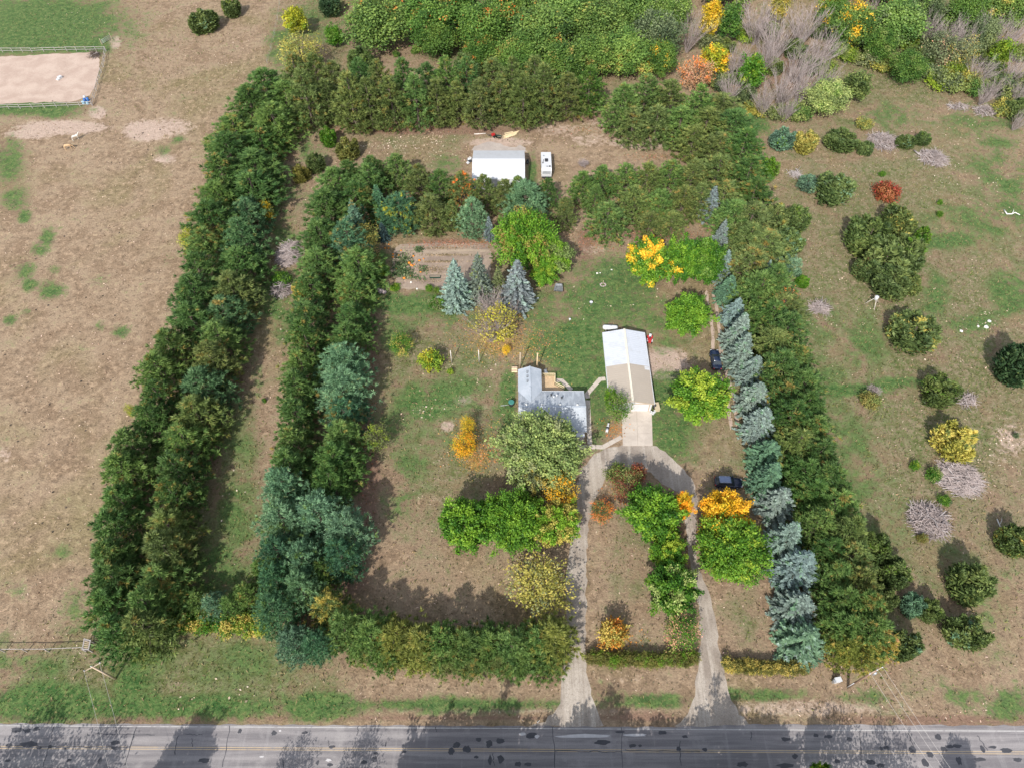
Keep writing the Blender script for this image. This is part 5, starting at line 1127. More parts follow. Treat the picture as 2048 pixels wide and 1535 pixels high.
# --- shed
SX0, SX1, SY0, SY1, SE_, SR = -9.3, 3.02, 132.94, 143.67, 3.3, 4.85
SYM = (SY0 + SY1) / 2
shed = thing('storage_shed', 'white metal storage shed with ridge roof behind the pines', 'shed', ((SX0 + SX1) / 2, SYM, 0))
put(gable_walls(SX0, SX1, SY0, SY1, SE_, SR, 'x', .12), 'wall', M_WHITE, shed)
for (a, b, za, zb) in ((SY0, SYM, SE_, SR), (SYM, SY1, SR, SE_)):
    mb = MB(); roof_slab(mb, (SX0, a, za), (SX1, a, za), (SX1, b, zb), (SX0, b, zb), .07); put(mb, 'roof_panel', M_WHITE, shed)
    mb = MB(); x = SX0 + .3
    while x < SX1:
        mb.bar((x, a, za + .012), (x, b, zb + .012), .05, .03); x += .62
    o = put(mb, 'roof_ribs', M_WHITE, shed); o['kind'] = 'stuff'
mb = MB(); mb.box(SX0 - .02, SX1 + .02, SYM - .16, SYM + .16, SR - .01, SR + .06); put(mb, 'ridge_cap', M_WHITE, shed)
for xa in (-7.6, -3.2):
    mb = MB(); mb.box(xa, xa + 3.6, SY1 - .12, SY1 - .06, .05, 3.0); put(mb, 'sliding_door', M_WHITE2, shed)
mb = MB(); mb.box(SX1 - .12, SX1 + .0, SY0 + .1, SY0 + .24, 0, 3.2); put(mb, 'corner_trim', M_WHITE, shed)

# --- camper
cmp_ = thing('camper_trailer', 'white camper trailer parked on grass right of the shed', 'camper', (8.2, 140.5, 0))
def loc_build(mb, name, mat, root): return mb.build(name, mat, root)
mb = MB(); w = 1.2
prof = [(-3.35, .75), (-3.42, 1.5), (-3.2, 2.25), (-2.75, 2.78), (3.2, 2.82), (3.4, 2.5), (3.4, .6), (-3.2, .6)]
vs = [(-w, y, z) for y, z in prof] + [(w, y, z) for y, z in prof]; n = len(prof)
mb.add(vs, [tuple(range(n)), tuple(range(2 * n - 1, n - 1, -1))] + [(i, i + n, (i + 1) % n + n, (i + 1) % n) for i in range(n)])
loc_build(mb, 'body', M_WHITE, cmp_)
mb = MB(); mb.box(-.36, .36, -.45, .45, 2.80, 3.08); mb.box(-.3, .3, -.38, .38, 3.08, 3.12); loc_build(mb, 'air_conditioner', M_DARK, cmp_)
for x, y in ((.15, -2.25), (.75, -2.2), (-.6, 1.7)):
    mb = MB(); mb.box(x - .18, x + .18, y - .18, y + .18, 2.79, 2.92); loc_build(mb, 'roof_vent', M_GALV if x < .5 else M_DARK, cmp_)
mb = MB(); mb.bar((-.85, -.9, 2.86), (-.65, .35, 2.86), .1, .08); mb.box(-.98, -.72, -1.05, -.75, 2.79, 2.95); loc_build(mb, 'antenna', M_DARK, cmp_)
mb = MB(); mb.add([(-1.0, -3.435, 1.55), (1.0, -3.435, 1.55), (1.0, -3.225, 2.25), (-1.0, -3.225, 2.25)], [(0, 1, 2, 3)]); loc_build(mb, 'front_window', M_GALV, cmp_)
mb = MB(); mb.box(-1.1, 1.1, -3.5, -3.3, .45, .78); loc_build(mb, 'front_skirt', M_DARK, cmp_)
mb = MB(); mb.bar((-.9, -3.3, .5), (0, -4.6, .5), .1); mb.bar((.9, -3.3, .5), (0, -4.6, .5), .1); loc_build(mb, 'hitch', M_DARK, cmp_)
for sx in (-1.0, 1.0):
    for y in (-.5, .35):
        mb = MB(); mb.lathe([(.12, -.1), (.34, -.1), (.36, 0), (.34, .1), (.12, .1)], 12, Matrix.Translation((sx, y, .36)) @ Matrix.Rotation(math.pi / 2, 4, 'Y')); loc_build(mb, 'wheel', M_RUBBER, cmp_)
for y0_, y1_ in ((-2.0, -.9), (.7, 1.9)):
    mb = MB(); mb.box(1.195, 1.215, y0_, y1_, 1.5, 2.15); loc_build(mb, 'window', M_GLASS, cmp_)

# --- cars
def loft(mb, rings, smooth=True, caps=True):
    n = len(rings[0]); vs = [v for r in rings for v in r]; fs = []
    for k in range(len(rings) - 1):
        for i in range(n):
            j = (i + 1) % n
            fs.append((k * n + i, k * n + j, k * n + n + j, k * n + n + i))
    if caps:
        fs.append(tuple(range(n - 1, -1, -1))); fs.append(tuple((len(rings) - 1) * n + i for i in range(n)))
    mb.add(vs, fs, smooth)
def car(name, label, loc, rz, paint, L=4.7, W=1.86, Hh=1.62, roofcol=None, wagon=True):
    t = thing(name, label, 'car', loc, rz)
    hl = L / 2
    st = [(-hl, .74, .42, .86), (-hl + .12, .88, .32, .98), (-hl + .55, .95, .27, 1.03), (-hl + 1.3, .97, .26, 1.02), (0, .98, .26, 1.0), (hl - 1.5, .97, .26, .98), (hl - .9, .95, .27, .95), (hl - .35, .88, .30, .86), (hl - .08, .74, .36, .74), (hl, .60, .42, .66)]
    k = W / 2 / .98; rings = []
    for y, w, z0, z1 in st:
        w *= k; m_ = (z0 + z1) / 2
        rings.append([(-w * .86, y, z0), (-w, y, z0 + .12), (-w, y, m_ + .05), (-w * .96, y, z1 - .08), (-w * .86, y, z1), (0, y, z1 + .03), (w * .86, y, z1), (w * .96, y, z1 - .08), (w, y, m_ + .05), (w, y, z0 + .12), (w * .86, y, z0)])
    mb = MB(); loft(mb, rings); mb.build('body', paint, t)
    yb, yr0, yr1, yf = (-hl + .18, -hl + .65, hl - 2.15, hl - 1.42) if wagon else (-hl + .75, -hl + 1.45, hl - 2.2, hl - 1.35)
    wb, wr = .86 * k, .70 * k
    g = [(-wb, yb, 1.0), (wb, yb, 1.0), (wb, yf, .99), (-wb, yf, .99), (-wr, yr0, Hh - .05), (wr, yr0, Hh - .05), (wr, yr1, Hh - .05), (-wr, yr1, Hh - .05)]
    G = [Vector(v) for v in g]
    def pane(nm, ids, ins=.06):
        q = [G[i] for i in ids]; c = sum(q, Vector()) / 4; q = [c + (v - c) * (1 - ins) for v in q]
        nrm = (q[1] - q[0]).cross(q[2] - q[0]).normalized()
        m2 = MB(); m2.add([v + nrm * .012 for v in q], [(0, 1, 2, 3)]); m2.build(nm, M_GLASS, t)
    mb = MB(); mb.add(G, [(0, 1, 5, 4), (1, 2, 6, 5), (2, 3, 7, 6), (3, 0, 4, 7)]); mb.build('cabin', paint, t)
    pane('windscreen', (2, 3, 7, 6)); pane('rear_window', (0, 1, 5, 4))
    for a, b, c2, d in ((1, 2, 6, 5), (3, 0, 4, 7)):
        m_lo, m_hi = (G[a] + G[b]) / 2, (G[c2] + G[d]) / 2
        for q in ((G[a], m_lo, m_hi, G[d]), (m_lo, G[b], G[c2], m_hi)):
            c_ = sum(q, Vector()) / 4; q = [c_ + (v - c_) * .9 for v in q]; nrm = (q[1] - q[0]).cross(q[2] - q[0]).normalized()
            m2 = MB(); m2.add([v + nrm * .012 for v in q], [(0, 1, 2, 3)]); m2.build('side_window', M_GLASS, t)
    rr = []
    for y, w, z in ((yr0 - .05, wr * .92, Hh - .05), (yr0 + .25, wr, Hh - .01), ((yr0 + yr1) / 2, wr, Hh + .02), (yr1 - .2, wr, Hh - .005), (yr1 + .03, wr * .92, Hh - .05)):
        rr.append([(-w, y, z - .05), (-w * .9, y, z), (0, y, z + .025), (w * .9, y, z), (w, y, z - .05)])
    mb = MB(); loft(mb, rr, caps=True); mb.build('roof', roofcol or paint, t)
    for sx in (-1, 1):
        mb = MB(); mb.bar((sx * wr * .88, yr0 + .2, Hh + .05), (sx * wr * .88, yr1 - .2, Hh + .05), .04); mb.build('roof_rail', M_GALV, t)
        mb = MB(); mb.box(*sorted((sx * W * .5, sx * W * .5 + sx * .2)), yf - .25, yf - .12, .95, 1.12); mb.build('mirror', paint, t)
        mb = MB(); mb.box(*sorted((sx * .48 * k, sx * .80 * k)), hl - .22, hl - .06, .66, .78); mb.build('headlight', M_WHITE, t)
        mb = MB(); mb.box(*sorted((sx * .60 * k, sx * .82 * k)), -hl - .01, -hl + .10, .72, .92); mb.build('tail_light', M_RED, t)
        for y in (-hl + .9, hl - .9):
            Mx = Matrix.Translation((sx * (W / 2 - .12), y, .34)) @ Matrix.Rotation(math.pi / 2, 4, 'Y')
            mb = MB(); mb.lathe([(.2, -.11), (.33, -.11), (.345, 0), (.33, .11), (.2, .11)], 14, Mx); wh = mb.build('wheel', M_RUBBER, t)
            mb = MB(); mb.lathe([(.02, -.115), (.2, -.115), (.2, .115), (.02, .115)], 10, Mx); mb.build('rim', M_GALV, wh)
    return t
M_NAVY = plain('navy_car_paint', (.012, .022, .055), .22, var=.05, spec=.8)
M_BLUEBLK = plain('blue_black_car_paint', (.016, .02, .045), .22, var=.05, spec=.8)
M_ROOFSKY = plain('sky_reflection_roof', (.20, .25, .38), .35, var=.06, spec=.6)  # pale blue stands in for the sky reflected in the dark wagon's roof
a, b = P(1428.5, 698, .9), P(1435.5, 737, .9)
d = (a - b).normalized(); c = (a + b) / 2
car('parked_car', 'dark navy car parked on the dirt track beside the blue spruces', (c.x, c.y, 0), math.atan2(d.y, d.x) - math.pi / 2, M_NAVY, 4.75, 1.9, 1.5, wagon=False)
c = P(1457.5, 962.5, .9)
car('parked_car', 'dark blue wagon with sky reflection painted into its roof parked above the golden maple', (c.x, c.y, 0), -math.pi / 2 + R(-3), M_BLUEBLK, 4.7, 1.9, 1.7, M_ROOFSKY)

# --- propane tank
tk = thing('propane_tank', 'white propane tank lying north of the garage', 'tank', (19.6, 90.3, 0), R(-3))
mb = MB(); mb.lathe([(.02, -1.52), (.25, -1.48), (.42, -1.34), (.49, -1.1), (.49, 1.1), (.42, 1.34), (.25, 1.48), (.02, 1.52)], 18, Matrix.Translation((0, 0, .78)) @ Matrix.Rotation(math.pi / 2, 4, 'Y')); mb.build('tank', M_WHITE, tk)
mb = MB(); mb.lathe([(.16, 0), (.16, .14), (.05, .2)], 10, Matrix.Translation((.1, 0, 1.24))); mb.build('valve_dome', M_GALV, tk)
for x in (-.85, .85):
    mb = MB(); mb.box(x - .12, x + .12, -.4, .4, 0, .42); mb.build('cradle', M_CONC, tk)

# --- mower by the garage
p = P(1299.5, 678, .4)
mw = thing('riding_mower', 'red riding mower with white seat beside the garage', 'mower', (p.x, p.y, 0), R(170))
mb = MB(); mb.box(-.42, .42, -.3, .3, .25, .55); mb.box(-.28, .28, .3, .95, .3, .82); mb.build('hood', M_RED, mw)
mb = MB(); mb.box(-.55, .55, -.75, -.25, .3, .62); mb.build('fender', M_RED, mw)
mb = MB(); mb.box(-.24, .24, -.7, -.3, .66, .76); mb.box(-.24, .24, -.8, -.7, .7, 1.1); mb.build('seat', M_WHITE, mw)
mb = MB(); mb.box(-.62, .62, -.2, .5, .12, .26); mb.build('mower_deck', M_WHITE, mw)
mb = MB(); mb.tube([(0, .25, .8), (0, .1, 1.0)], .03); mb.lathe([(.18, 0), (.2, .03), (.18, .05)], 10, Matrix.Translation((0, .08, 1.0))); mb.build('steering_wheel', M_DARK, mw)
for x, y, r in ((-.45, .75, .2), (.45, .75, .2), (-.48, -.5, .29), (.48, -.5, .29)):
    mb = MB(); mb.lathe([(.08, -.1), (r, -.1), (r, .1), (.08, .1)], 12, Matrix.Translation((x, y, r)) @ Matrix.Rotation(math.pi / 2, 4, 'Y')); mb.build('wheel', M_RUBBER, mw)

# --- things at the garage corner
p = P(1313.5, 813, .5)
bx = thing('storage_box', 'tan storage box at the southeast corner of the garage', 'box', (p.x, p.y, 0), R(6))
mb = MB(); mb.box(-.42, .42, -.75, .75, 0, .75); mb.build('box', M_TAN, bx)
mb = MB(); mb.box(-.46, .46, -.79, .79, .752, .84); mb.build('lid', M_TAN, bx)
for i, (x, y, lab) in enumerate([(1302, 826, 'white bucket nearest the garage door trim'), (1309, 824, 'white bucket against the tan storage box'), (1305.5, 828, 'white bucket in front of the other two by the garage')]):
    p = P(x, y); b_ = thing('bucket', lab, 'bucket', (p.x, p.y, .0), i, 'buckets by the garage')
    mb = MB(); mb.lathe([(.20, 0), (.24, .5), (.21, .5), (.18, .08)], 12); mb.build('pail', M_WHITE, b_)
    mb = MB(); mb.tube([(.24 * math.cos(k * .52), .05, .5 + .16 * math.sin(k * .52)) for k in range(7)], .012, 4); mb.build('handle', M_GALV, b_)
p = P(1310, 818, 0); q = thing('rubbish_bin', 'dark bin between the tan box and the garage wall', 'bin', (p.x - .15, p.y + .35, 0))
mb = MB(); mb.lathe([(.24, 0), (.3, .85)], 12); mb.build('bin', M_DARK, q)
mb = MB(); mb.lathe([(.32, .852), (.32, .9), (.1, .98)], 12); mb.build('lid', M_DARK, q)

# --- lawn ornaments and yard pieces
p = P(1214.5, 858, .3)
o_ = thing('lawn_ornament', 'black and white cow shaped ornament on the grass by the walk', 'ornament', (p.x, p.y, 0), R(75))
mb = MB(); mb.lathe([(.05, -.75), (.24, -.65), (.28, -.1), (.02, -.09)], 10, Matrix.Translation((0, 0, .62)) @ Matrix.Rotation(math.pi / 2, 4, 'Y')); mb.build('rump', M_WHITE, o_)
mb = MB(); mb.lathe([(.02, -.11), (.28, -.10), (.29, .25), (.02, .26)], 10, Matrix.Translation((0, 0, .62)) @ Matrix.Rotation(math.pi / 2, 4, 'Y')); mb.build('flank', M_DARK, o_)
mb = MB(); mb.lathe([(.02, .24), (.28, .26), (.2, .62), (.05, .68)], 10, Matrix.Translation((0, 0, .62)) @ Matrix.Rotation(math.pi / 2, 4, 'Y')); mb.box(.62, .98, -.15, .15, .55, .92); mb.build('head', M_WHITE, o_)
for x in (-.5, .4):
    for y in (-.15, .15):
        mb = MB(); mb.bar((x, y, 0), (x, y, .45), .09); mb.build('leg', M_WHITE, o_)
p = P(1117, 578, .3)
ct = thing('yard_cart', 'grey tipping yard cart under the low bright maple limb', 'cart', (p.x, p.y, 0), R(-6))
mb = MB(); mb.add([(-.75, -1.0, .55), (.75, -1.0, .55), (.55, .5, .75), (-.55, .5, .75), (-.95, -1.2, .95), (.95, -1.2, .95), (.7, .7, 1.2), (-.7, .7, 1.2)], [(0, 1, 2, 3), (3, 2, 1, 0), (0, 1, 5, 4), (4, 5, 1, 0), (1, 2, 6, 5), (5, 6, 2, 1), (2, 3, 7, 6), (6, 7, 3, 2), (3, 0, 4, 7), (7, 4, 0, 3)]); mb.build('tub', M_GALV, ct)
mb = MB(); mb.bar((0, .6, .8), (0, 1.5, .5), .07); mb.bar((-.3, 1.5, .5), (.3, 1.5, .5), .06); mb.build('handle', M_DARK, ct)
for sx in (-.85, .85):
    mb = MB(); mb.lathe([(.1, -.07), (.3, -.07), (.3, .07), (.1, .07)], 12, Matrix.Translation((sx, -.2, .3)) @ Matrix.Rotation(math.pi / 2, 4, 'Y')); mb.build('wheel', M_RUBBER, ct)
mb = MB(); mb.bar((-.8, -.2, .3), (.8, -.2, .3), .07); mb.bar((0, -.2, .3), (0, -.1, .6), .2); mb.build('axle', M_DARK, ct)
def rock_bm(seed, r, sq=.7):
    bm = bmesh.new(); bmesh.ops.create_icosphere(bm, subdivisions=1, radius=r); g = random.Random(seed)
    for v in bm.verts: v.co *= g.uniform(.75, 1.15); v.co.z *= sq; v.co.z += r * .45
    me = bpy.data.meshes.new('stone'); bm.to_mesh(me); bm.free(); me.materials.append(M_STONE); return me
M_LIME = plain('limestone', (.72, .69, .64), .9, var=.12)
for i, (x, y, r, lab, mt) in enumerate([(1194, 547, .26, 'white stone, larger of two by the lawn path', M_LIME), (1200, 546, .18, 'white stone, smaller of two by the lawn path', M_LIME), (1223, 540, .22, 'pale stone pile on the worn lawn patch', M_LIME), (762, 584, .75, 'dark pinkish boulder west of the garden foot', M_STONE), (769, 586, .62, 'light pinkish boulder at the garden foot', M_STONE), (756, 580, .5, 'small boulder under the green bush by the garden', M_STONE), (834, 578, .25, 'pale stone below the garden', M_LIME), (822, 565, .3, 'pale stone in the garden corner', M_LIME),
                                 (1978, 1013 - 370, .4, 'white rock among the meadow stones, upper', M_LIME), (1972, 655, .5, 'pale rock in the meadow stone patch, right', M_LIME), (1922, 663, .4, 'pale rock in the meadow stone patch, left', M_LIME), (1956, 653, .3, 'white rock in the meadow stone patch, middle', M_LIME), (430, 925 - 60, .25, 'white stone at the shaded edge of the west lane', M_LIME)]):
    p = P(x, y); me = rock_bm(i, r); me.materials.clear(); me.materials.append(mt)
    o = bpy.data.objects.new('stone', me); o.location = (p.x, p.y, -.05); tag(link(o), lab, 'stone')
p = P(1206, 570)
fr = thing('fire_ring', 'round stone fire ring with a stake on the rear lawn', 'fire ring', (p.x, p.y, 0))
for i in range(9):
    a = 6.28 * i / 9; o = bpy.data.objects.new('stone', rock_bm(40 + i % 3, .2)); o.location = (math.cos(a) * .55, math.sin(a) * .45, 0); link(o, fr)
mb = MB(); mb.tube([(0, .1, 0), (.02, .12, 1.2)], .05, 6); mb.build('stake', M_TIMBER, fr)
p = P(1181.5, 611)
bb = thing('bird_bath', 'white bird bath on two thin legs in the rear lawn', 'bird bath', (p.x, p.y, 0))
for sx in (-.14, .14):
    mb = MB(); mb.bar((sx, 0, 0), (sx * .6, 0, .9), .06); mb.build('leg', M_GALV, bb)
mb = MB(); mb.lathe([(.1, .88), (.34, 1.02), (.36, 1.08), (.3, 1.05), (.05, .98)], 12); mb.build('bowl', M_WHITE, bb)
p = P(1139.5, 641)
vt = thing('septic_vent', 'small white capped vent on the lawn left of the propane tank', 'vent', (p.x, p.y, 0))
mb = MB(); mb.tube([(0, 0, 0), (0, 0, .45)], .1, 8); mb.build('pipe', M_WHITE, vt)
mb = MB(); mb.lathe([(.24, .45), (.24, .55), (.08, .66)], 10); mb.build('cap', M_WHITE, vt)
p = P(1026.5, 806, .6)
br = thing('rain_barrel', 'green rimmed rain barrel at the west wall of the house', 'barrel', (p.x - .35, p.y, 0))
M_TEAL = plain('teal_plastic', (.05, .20, .17), .5)
mb = MB(); mb.lathe([(.42, 0), (.52, .35), (.52, .75), (.46, 1.0), (.40, 1.0), (.40, .8)], 16); mb.build('barrel', M_DARK, br)
mb = MB(); mb.lathe([(.44, 1.0), (.56, 1.0), (.56, 1.08), (.44, 1.08)], 16); mb.build('rim', M_TEAL, br)
mb = MB(); mb.tube([(-.5, 0, .12), (-1.3, -.1, .05), (-2.0, -.15, .05)], .04, 6); mb.build('hose', M_WHITE, br)
p = P(1029, 740, .5)
fw = thing('firewood_stack', 'pale stacked firewood at the northwest corner of the house', 'firewood', (p.x, p.y + .3, 0))
for i in range(12):
    mb = MB(); mb.tube([(-.55, (i % 4) * .26 - .4, .13 + (i // 4) * .22), (.55, (i % 4) * .26 - .4, .13 + (i // 4) * .22)], .12, 6, smooth=False); mb.build('log', M_TIMBER if i % 3 else M_PALEWOOD, fw)
def pole(name, px, py0, h, r, mat, lab, cat, cross=None):
    p = P(px, py0); t = thing(name, lab, cat, (p.x, p.y, 0))
    mb = MB(); mb.tube([(0, 0, 0), (0, 0, h)], [r, r * .85], 7); mb.build('shaft', mat, t)
    if cross:
        mb = MB(); mb.bar((-cross, 0, h - .1), (cross, 0, h - .1), .09); mb.build('crossarm', mat, t)
    else:
        mb = MB(); mb.lathe([(r * 1.3, h), (r * 1.3, h + .06), (.01, h + .1)], 7); mb.build('cap', mat, t)
    return t
M_POST = plain('pale_post', (.60, .55, .50), .8, var=.15)
pole('wooden_pole', 1040, 737, 4.9, .12, M_TIMBER, 'pale tall wooden pole left of the rear landing', 'pole')
pole('wooden_pole', 1073.5, 740, 5.2, .14, M_DECK, 'brown tall wooden pole right of the rear landing', 'pole')
pole('clothes_post', 903.5, 726, 3.9, .09, M_POST, 'pale clothes post, left of two on the west lawn', 'post', .02)
pole('clothes_post', 958.5, 725, 3.9, .09, M_POST, 'pale clothes post, right of two on the west lawn', 'post', .02)
p = P(870, 553, .3)
tr_ = thing('planter_trough', 'long dark green planter trough in the garden', 'planter', (p.x, p.y, 0))
M_GRN = plain('dark_green_tub', (.02, .055, .04), .5)
mb = MB(); mb.box(-1.15, 1.15, -.28, -.24, 0, .42); mb.box(-1.15, 1.15, .24, .28, 0, .42); mb.box(-1.15, -1.11, -.24, .24, 0, .42); mb.box(1.11, 1.15, -.24, .24, 0, .42); mb.build('tub', M_GRN, tr_)
mb = MB(); mb.box(-1.1, 1.1, -.23, .23, .02, .34); mb.build('soil', M_SOIL, tr_)
p = P(757, 573, .4); gb = thing('compost_bin', 'dark green compost bin beside the garden boulders', 'bin', (p.x, p.y, 0))
mb = MB(); mb.lathe([(.42, 0), (.36, .8)], 10); mb.build('bin', M_GRN, gb)
mb = MB(); mb.lathe([(.38, .802), (.38, .86), (.1, .92)], 10); mb.build('lid', M_TEAL, gb)
M_PUMP = plain('pumpkin_rind', (.72, .25, .03), .5, var=.2)
for i, (zx, zy, r) in enumerate([(365, 310, .3), (365, 355, .32), (455, 325, .22), (685, 340, .32), (620, 450, .42), (650, 482, .36), (672, 492, .3), (780, 410, .36), (845, 380, .24), (540, 690, .42), (800, 590, .26), (295, 215, .26), (300, 155, .22), (240, 215, .28), (635, 650, .22), (490, 250, .24), (700, 470, .22), (420, 540, .2), (450, 480, .2)]):
    p = P(740 + zx / 7.877, 470 + zy / 7.877); r *= .8
    pos = ['in the upper left of the garden', 'just below the upper left one', 'right of the upper left pair', 'in the upper middle of the garden', 'largest, in the middle of the garden', 'touching the largest on its right', 'second right of the largest', 'in the upper right of the vines', 'small, at the right end of the vines', 'large, near the lower garden edge', 'by itself in the lower right', 'at the shaded left end, right one', 'at the shaded left end, top one', 'at the shaded left end, left one', 'small, near the lower edge', 'pale, at the top of the vines', 'small, right of the middle group', 'small, low in the left vines', 'small, in the left vines'][i]
    t = thing('pumpkin', f"orange pumpkin {pos}", 'pumpkin', (p.x, p.y, 0), i, 'pumpkins in the garden')
    vs, fs = [], []
    for a in range(14):
        for b in range(5):
            th = math.pi * (b + .5) / 5; rr = r * math.sin(th) * (1 if a % 2 else .9)
            vs.append((rr * math.cos(a * 6.283 / 14), rr * math.sin(a * 6.283 / 14), r * .72 * (1 - math.cos(th)) * .98))
    for a in range(14):
        for b in range(4): fs.append((a * 5 + b, ((a + 1) % 14) * 5 + b, ((a + 1) % 14) * 5 + b + 1, a * 5 + b + 1))
    fs.append(tuple(a * 5 + 4 for a in range(14)))
    mb = MB(); mb.add(vs, fs, True); mb.build('fruit', M_PUMP, t)
    mb = MB(); mb.tube([(0, 0, r * 1.3), (.03, 0, r * 1.3 + .12)], .035, 5); mb.build('stem', M_GRN, t)

# --- behind the shed
def world_bar(mb, a, b, w, h=None): mb.bar(a, b, w, h)
lp = thing('lumber_pile', 'pile of fresh pale boards behind the shed', 'lumber', tuple(P(1018, 272)))
for i, (a, b) in enumerate([((1004, 274), (1036, 265)), ((1007, 276), (1034, 268)), ((1010, 272), (1038, 264.5)), ((1006, 278), (1030, 271)), ((1012, 276), (1033, 270)), ((1009, 269), (1026, 266))]):
    mb = MB(); q0, q1 = P(*a), P(*b); z = .1 + .1 * (i % 3); mb.bar((q0.x, q0.y, z), (q1.x, q1.y, z + .05), .24, .07); put(mb, 'board', M_PALEWOOD, lp).location = (-lp.location[0], -lp.location[1], 0)
mb = MB(); q0, q1 = P(948.5, 269.3), P(972, 267.7)
pp = thing('pipe', 'single pale plastic pipe lying left of the lumber pile', 'pipe', tuple(q0)); mb.tube([(0, 0, .12), tuple(q1 - q0 + Vector((0, 0, .12)))], .13, 8); mb.build('tube', M_POST, pp)
mb = MB(); mb.lathe([(.13, 0), (.17, 0), (.17, .15), (.13, .15)], 8, Matrix.Translation((0, 0, .17)) @ Matrix.Rotation(math.pi / 2, 4, 'Y')); mb.build('collar', M_POST, pp)
p = P(997, 275, .4); wb_ = thing('wheelbarrow', 'dark green wheelbarrow at the end of the lumber pile', 'wheelbarrow', (p.x, p.y, 0), R(80))
mb = MB(); mb.add([(-.3, -.5, .4), (.3, -.5, .4), (.3, .5, .4), (-.3, .5, .4), (-.5, -.7, .8), (.5, -.7, .8), (.5, .8, .8), (-.5, .8, .8)], [(3, 2, 1, 0), (0, 1, 2, 3), (0, 1, 5, 4), (4, 5, 1, 0), (1, 2, 6, 5), (5, 6, 2, 1), (2, 3, 7, 6), (6, 7, 3, 2), (3, 0, 4, 7), (7, 4, 0, 3)]); mb.build('tray', M_GRN, wb_)
for sx in (-.3, .3):
    mb = MB(); mb.bar((sx * .4, .9, .3), (sx, -1.2, .6), .06); mb.build('handle', M_TIMBER, wb_)
    mb = MB(); mb.bar((sx, -.4, 0), (sx, -.4, .45), .05); mb.build('leg', M_DARK, wb_)
mb = MB(); mb.lathe([(.08, -.06), (.22, -.06), (.22, .06), (.08, .06)], 12, Matrix.Translation((0, .95, .22)) @ Matrix.Rotation(math.pi / 2, 4, 'Y')); mb.build('wheel', M_RUBBER, wb_)
p = P(985, 272, .3); tl = thing('rotary_tiller', 'red and black garden tiller left of the wheelbarrow', 'tiller', (p.x, p.y, 0), R(-60))
mb = MB(); mb.box(-.28, .28, -.2, .6, .35, .85); mb.build('engine', M_RED, tl)
mb = MB(); mb.bar((-.25, -.2, .6), (-.35, -1.3, 1.0), .06); mb.bar((.25, -.2, .6), (.35, -1.3, 1.0), .06); mb.bar((-.4, -1.3, 1.0), (.4, -1.3, 1.0), .07); mb.build('handlebar', M_DARK, tl)
for x in (-.42, .42):
    mb = MB(); mb.lathe([(.08, -.08), (.3, -.08), (.3, .08), (.08, .08)], 10, Matrix.Translation((x, .2, .3)) @ Matrix.Rotation(math.pi / 2, 4, 'Y')); mb.build('wheel', M_RUBBER, tl)
p = P(1055, 324, .5); gq = thing('air_compressor', 'dark machine with handle at the east wall of the shed', 'machine', (p.x, p.y, 0))
mb = MB(); mb.lathe([(.05, -.6), (.28, -.55), (.28, .55), (.05, .6)], 10, Matrix.Translation((0, 0, .5)) @ Matrix.Rotation(math.pi / 2, 4, 'X')); mb.build('tank', M_DARK, gq)
mb = MB(); mb.box(-.22, .22, -.3, .2, .8, 1.15); mb.build('motor', M_DARK, gq)
mb = MB(); mb.bar((-.2, -.6, .6), (-.2, -.9, 1.1), .04); mb.bar((.2, -.6, .6), (.2, -.9, 1.1), .04); mb.bar((-.22, -.9, 1.1), (.22, -.9, 1.1), .05); mb.build('handle', M_GALV, gq)
for x in (-.3, .3):
    mb = MB(); mb.lathe([(.06, -.05), (.22, -.05), (.22, .05), (.06, .05)], 10, Matrix.Translation((x, .4, .22)) @ Matrix.Rotation(math.pi / 2, 4, 'Y')); mb.build('wheel', M_RUBBER, gq)
p = P(939, 321, .4); sj = thing('scrap_heap', 'heap of pale scrap panels at the west wall of the shed', 'scrap', (p.x, p.y, 0))
for i, (x, y, z, mt) in enumerate([(0, .5, .3, M_WHITE), (.1, -.2, .25, M_DARK), (-.3, -.7, .2, M_WHITE), (.2, .9, .35, M_POST), (-.25, .2, .18, M_GALV)]):
    mb = MB(); mb.box(-.45, .4, -.3, .35, -.04, .04, Matrix.Translation((x, y, z + .1)) @ Matrix.Rotation(.5 * i, 4, 'Z') @ Matrix.Rotation(.35, 4, 'X')); mb.build('panel', mt, sj)

# ------------------------------------------------------------------ fences, arena pieces, horses
M_RAIL = plain('weathered_rail', (.36, .33, .315), .8, var=.2)
def rail_fence(name, label, path, h, rails, step, post_w=.11, mat=None):
    q = [P(x, y, h) for x, y in path]; t = thing(name, label, 'fence', (q[0].x, q[0].y, 0)); mat = mat or M_RAIL
    o = Vector((q[0].x, q[0].y, 0)); pts = []
    for i in range(len(q) - 1):
        n = max(1, round((q[i + 1] - q[i]).length / step))
        for k in range(n): pts.append(q[i].lerp(q[i + 1], k / n))
    pts.append(q[-1]); pts = [Vector((p.x + rnd.uniform(-.05, .05), p.y + rnd.uniform(-.12, .12), 0)) - o for p in pts]
    for p in pts:
        mb = MB(); mb.box(p.x - post_w / 2, p.x + post_w / 2, p.y - post_w / 2, p.y + post_w / 2, 0, h + rnd.uniform(.03, .12)); mb.build('post', mat, t)
    for z in rails:
        for i in range(len(pts) - 1):
            a, b = pts[i], pts[i + 1]; s = Vector((0, post_w / 2 + .03, 0))
            mb = MB(); mb.bar(a + s + Vector((0, 0, z + rnd.uniform(-.04, .04))), b + s + Vector((0, 0, z + rnd.uniform(-.04, .04))), .06, .11); mb.build('rail', mat, t)
    return t
rail_fence('rail_fence', 'weathered white rail fence on the north side of the riding arena', [(-60, 97), (60, 95.5), (130, 93.5), (207, 93)], 1.35, (1.2, .55), 3.0)
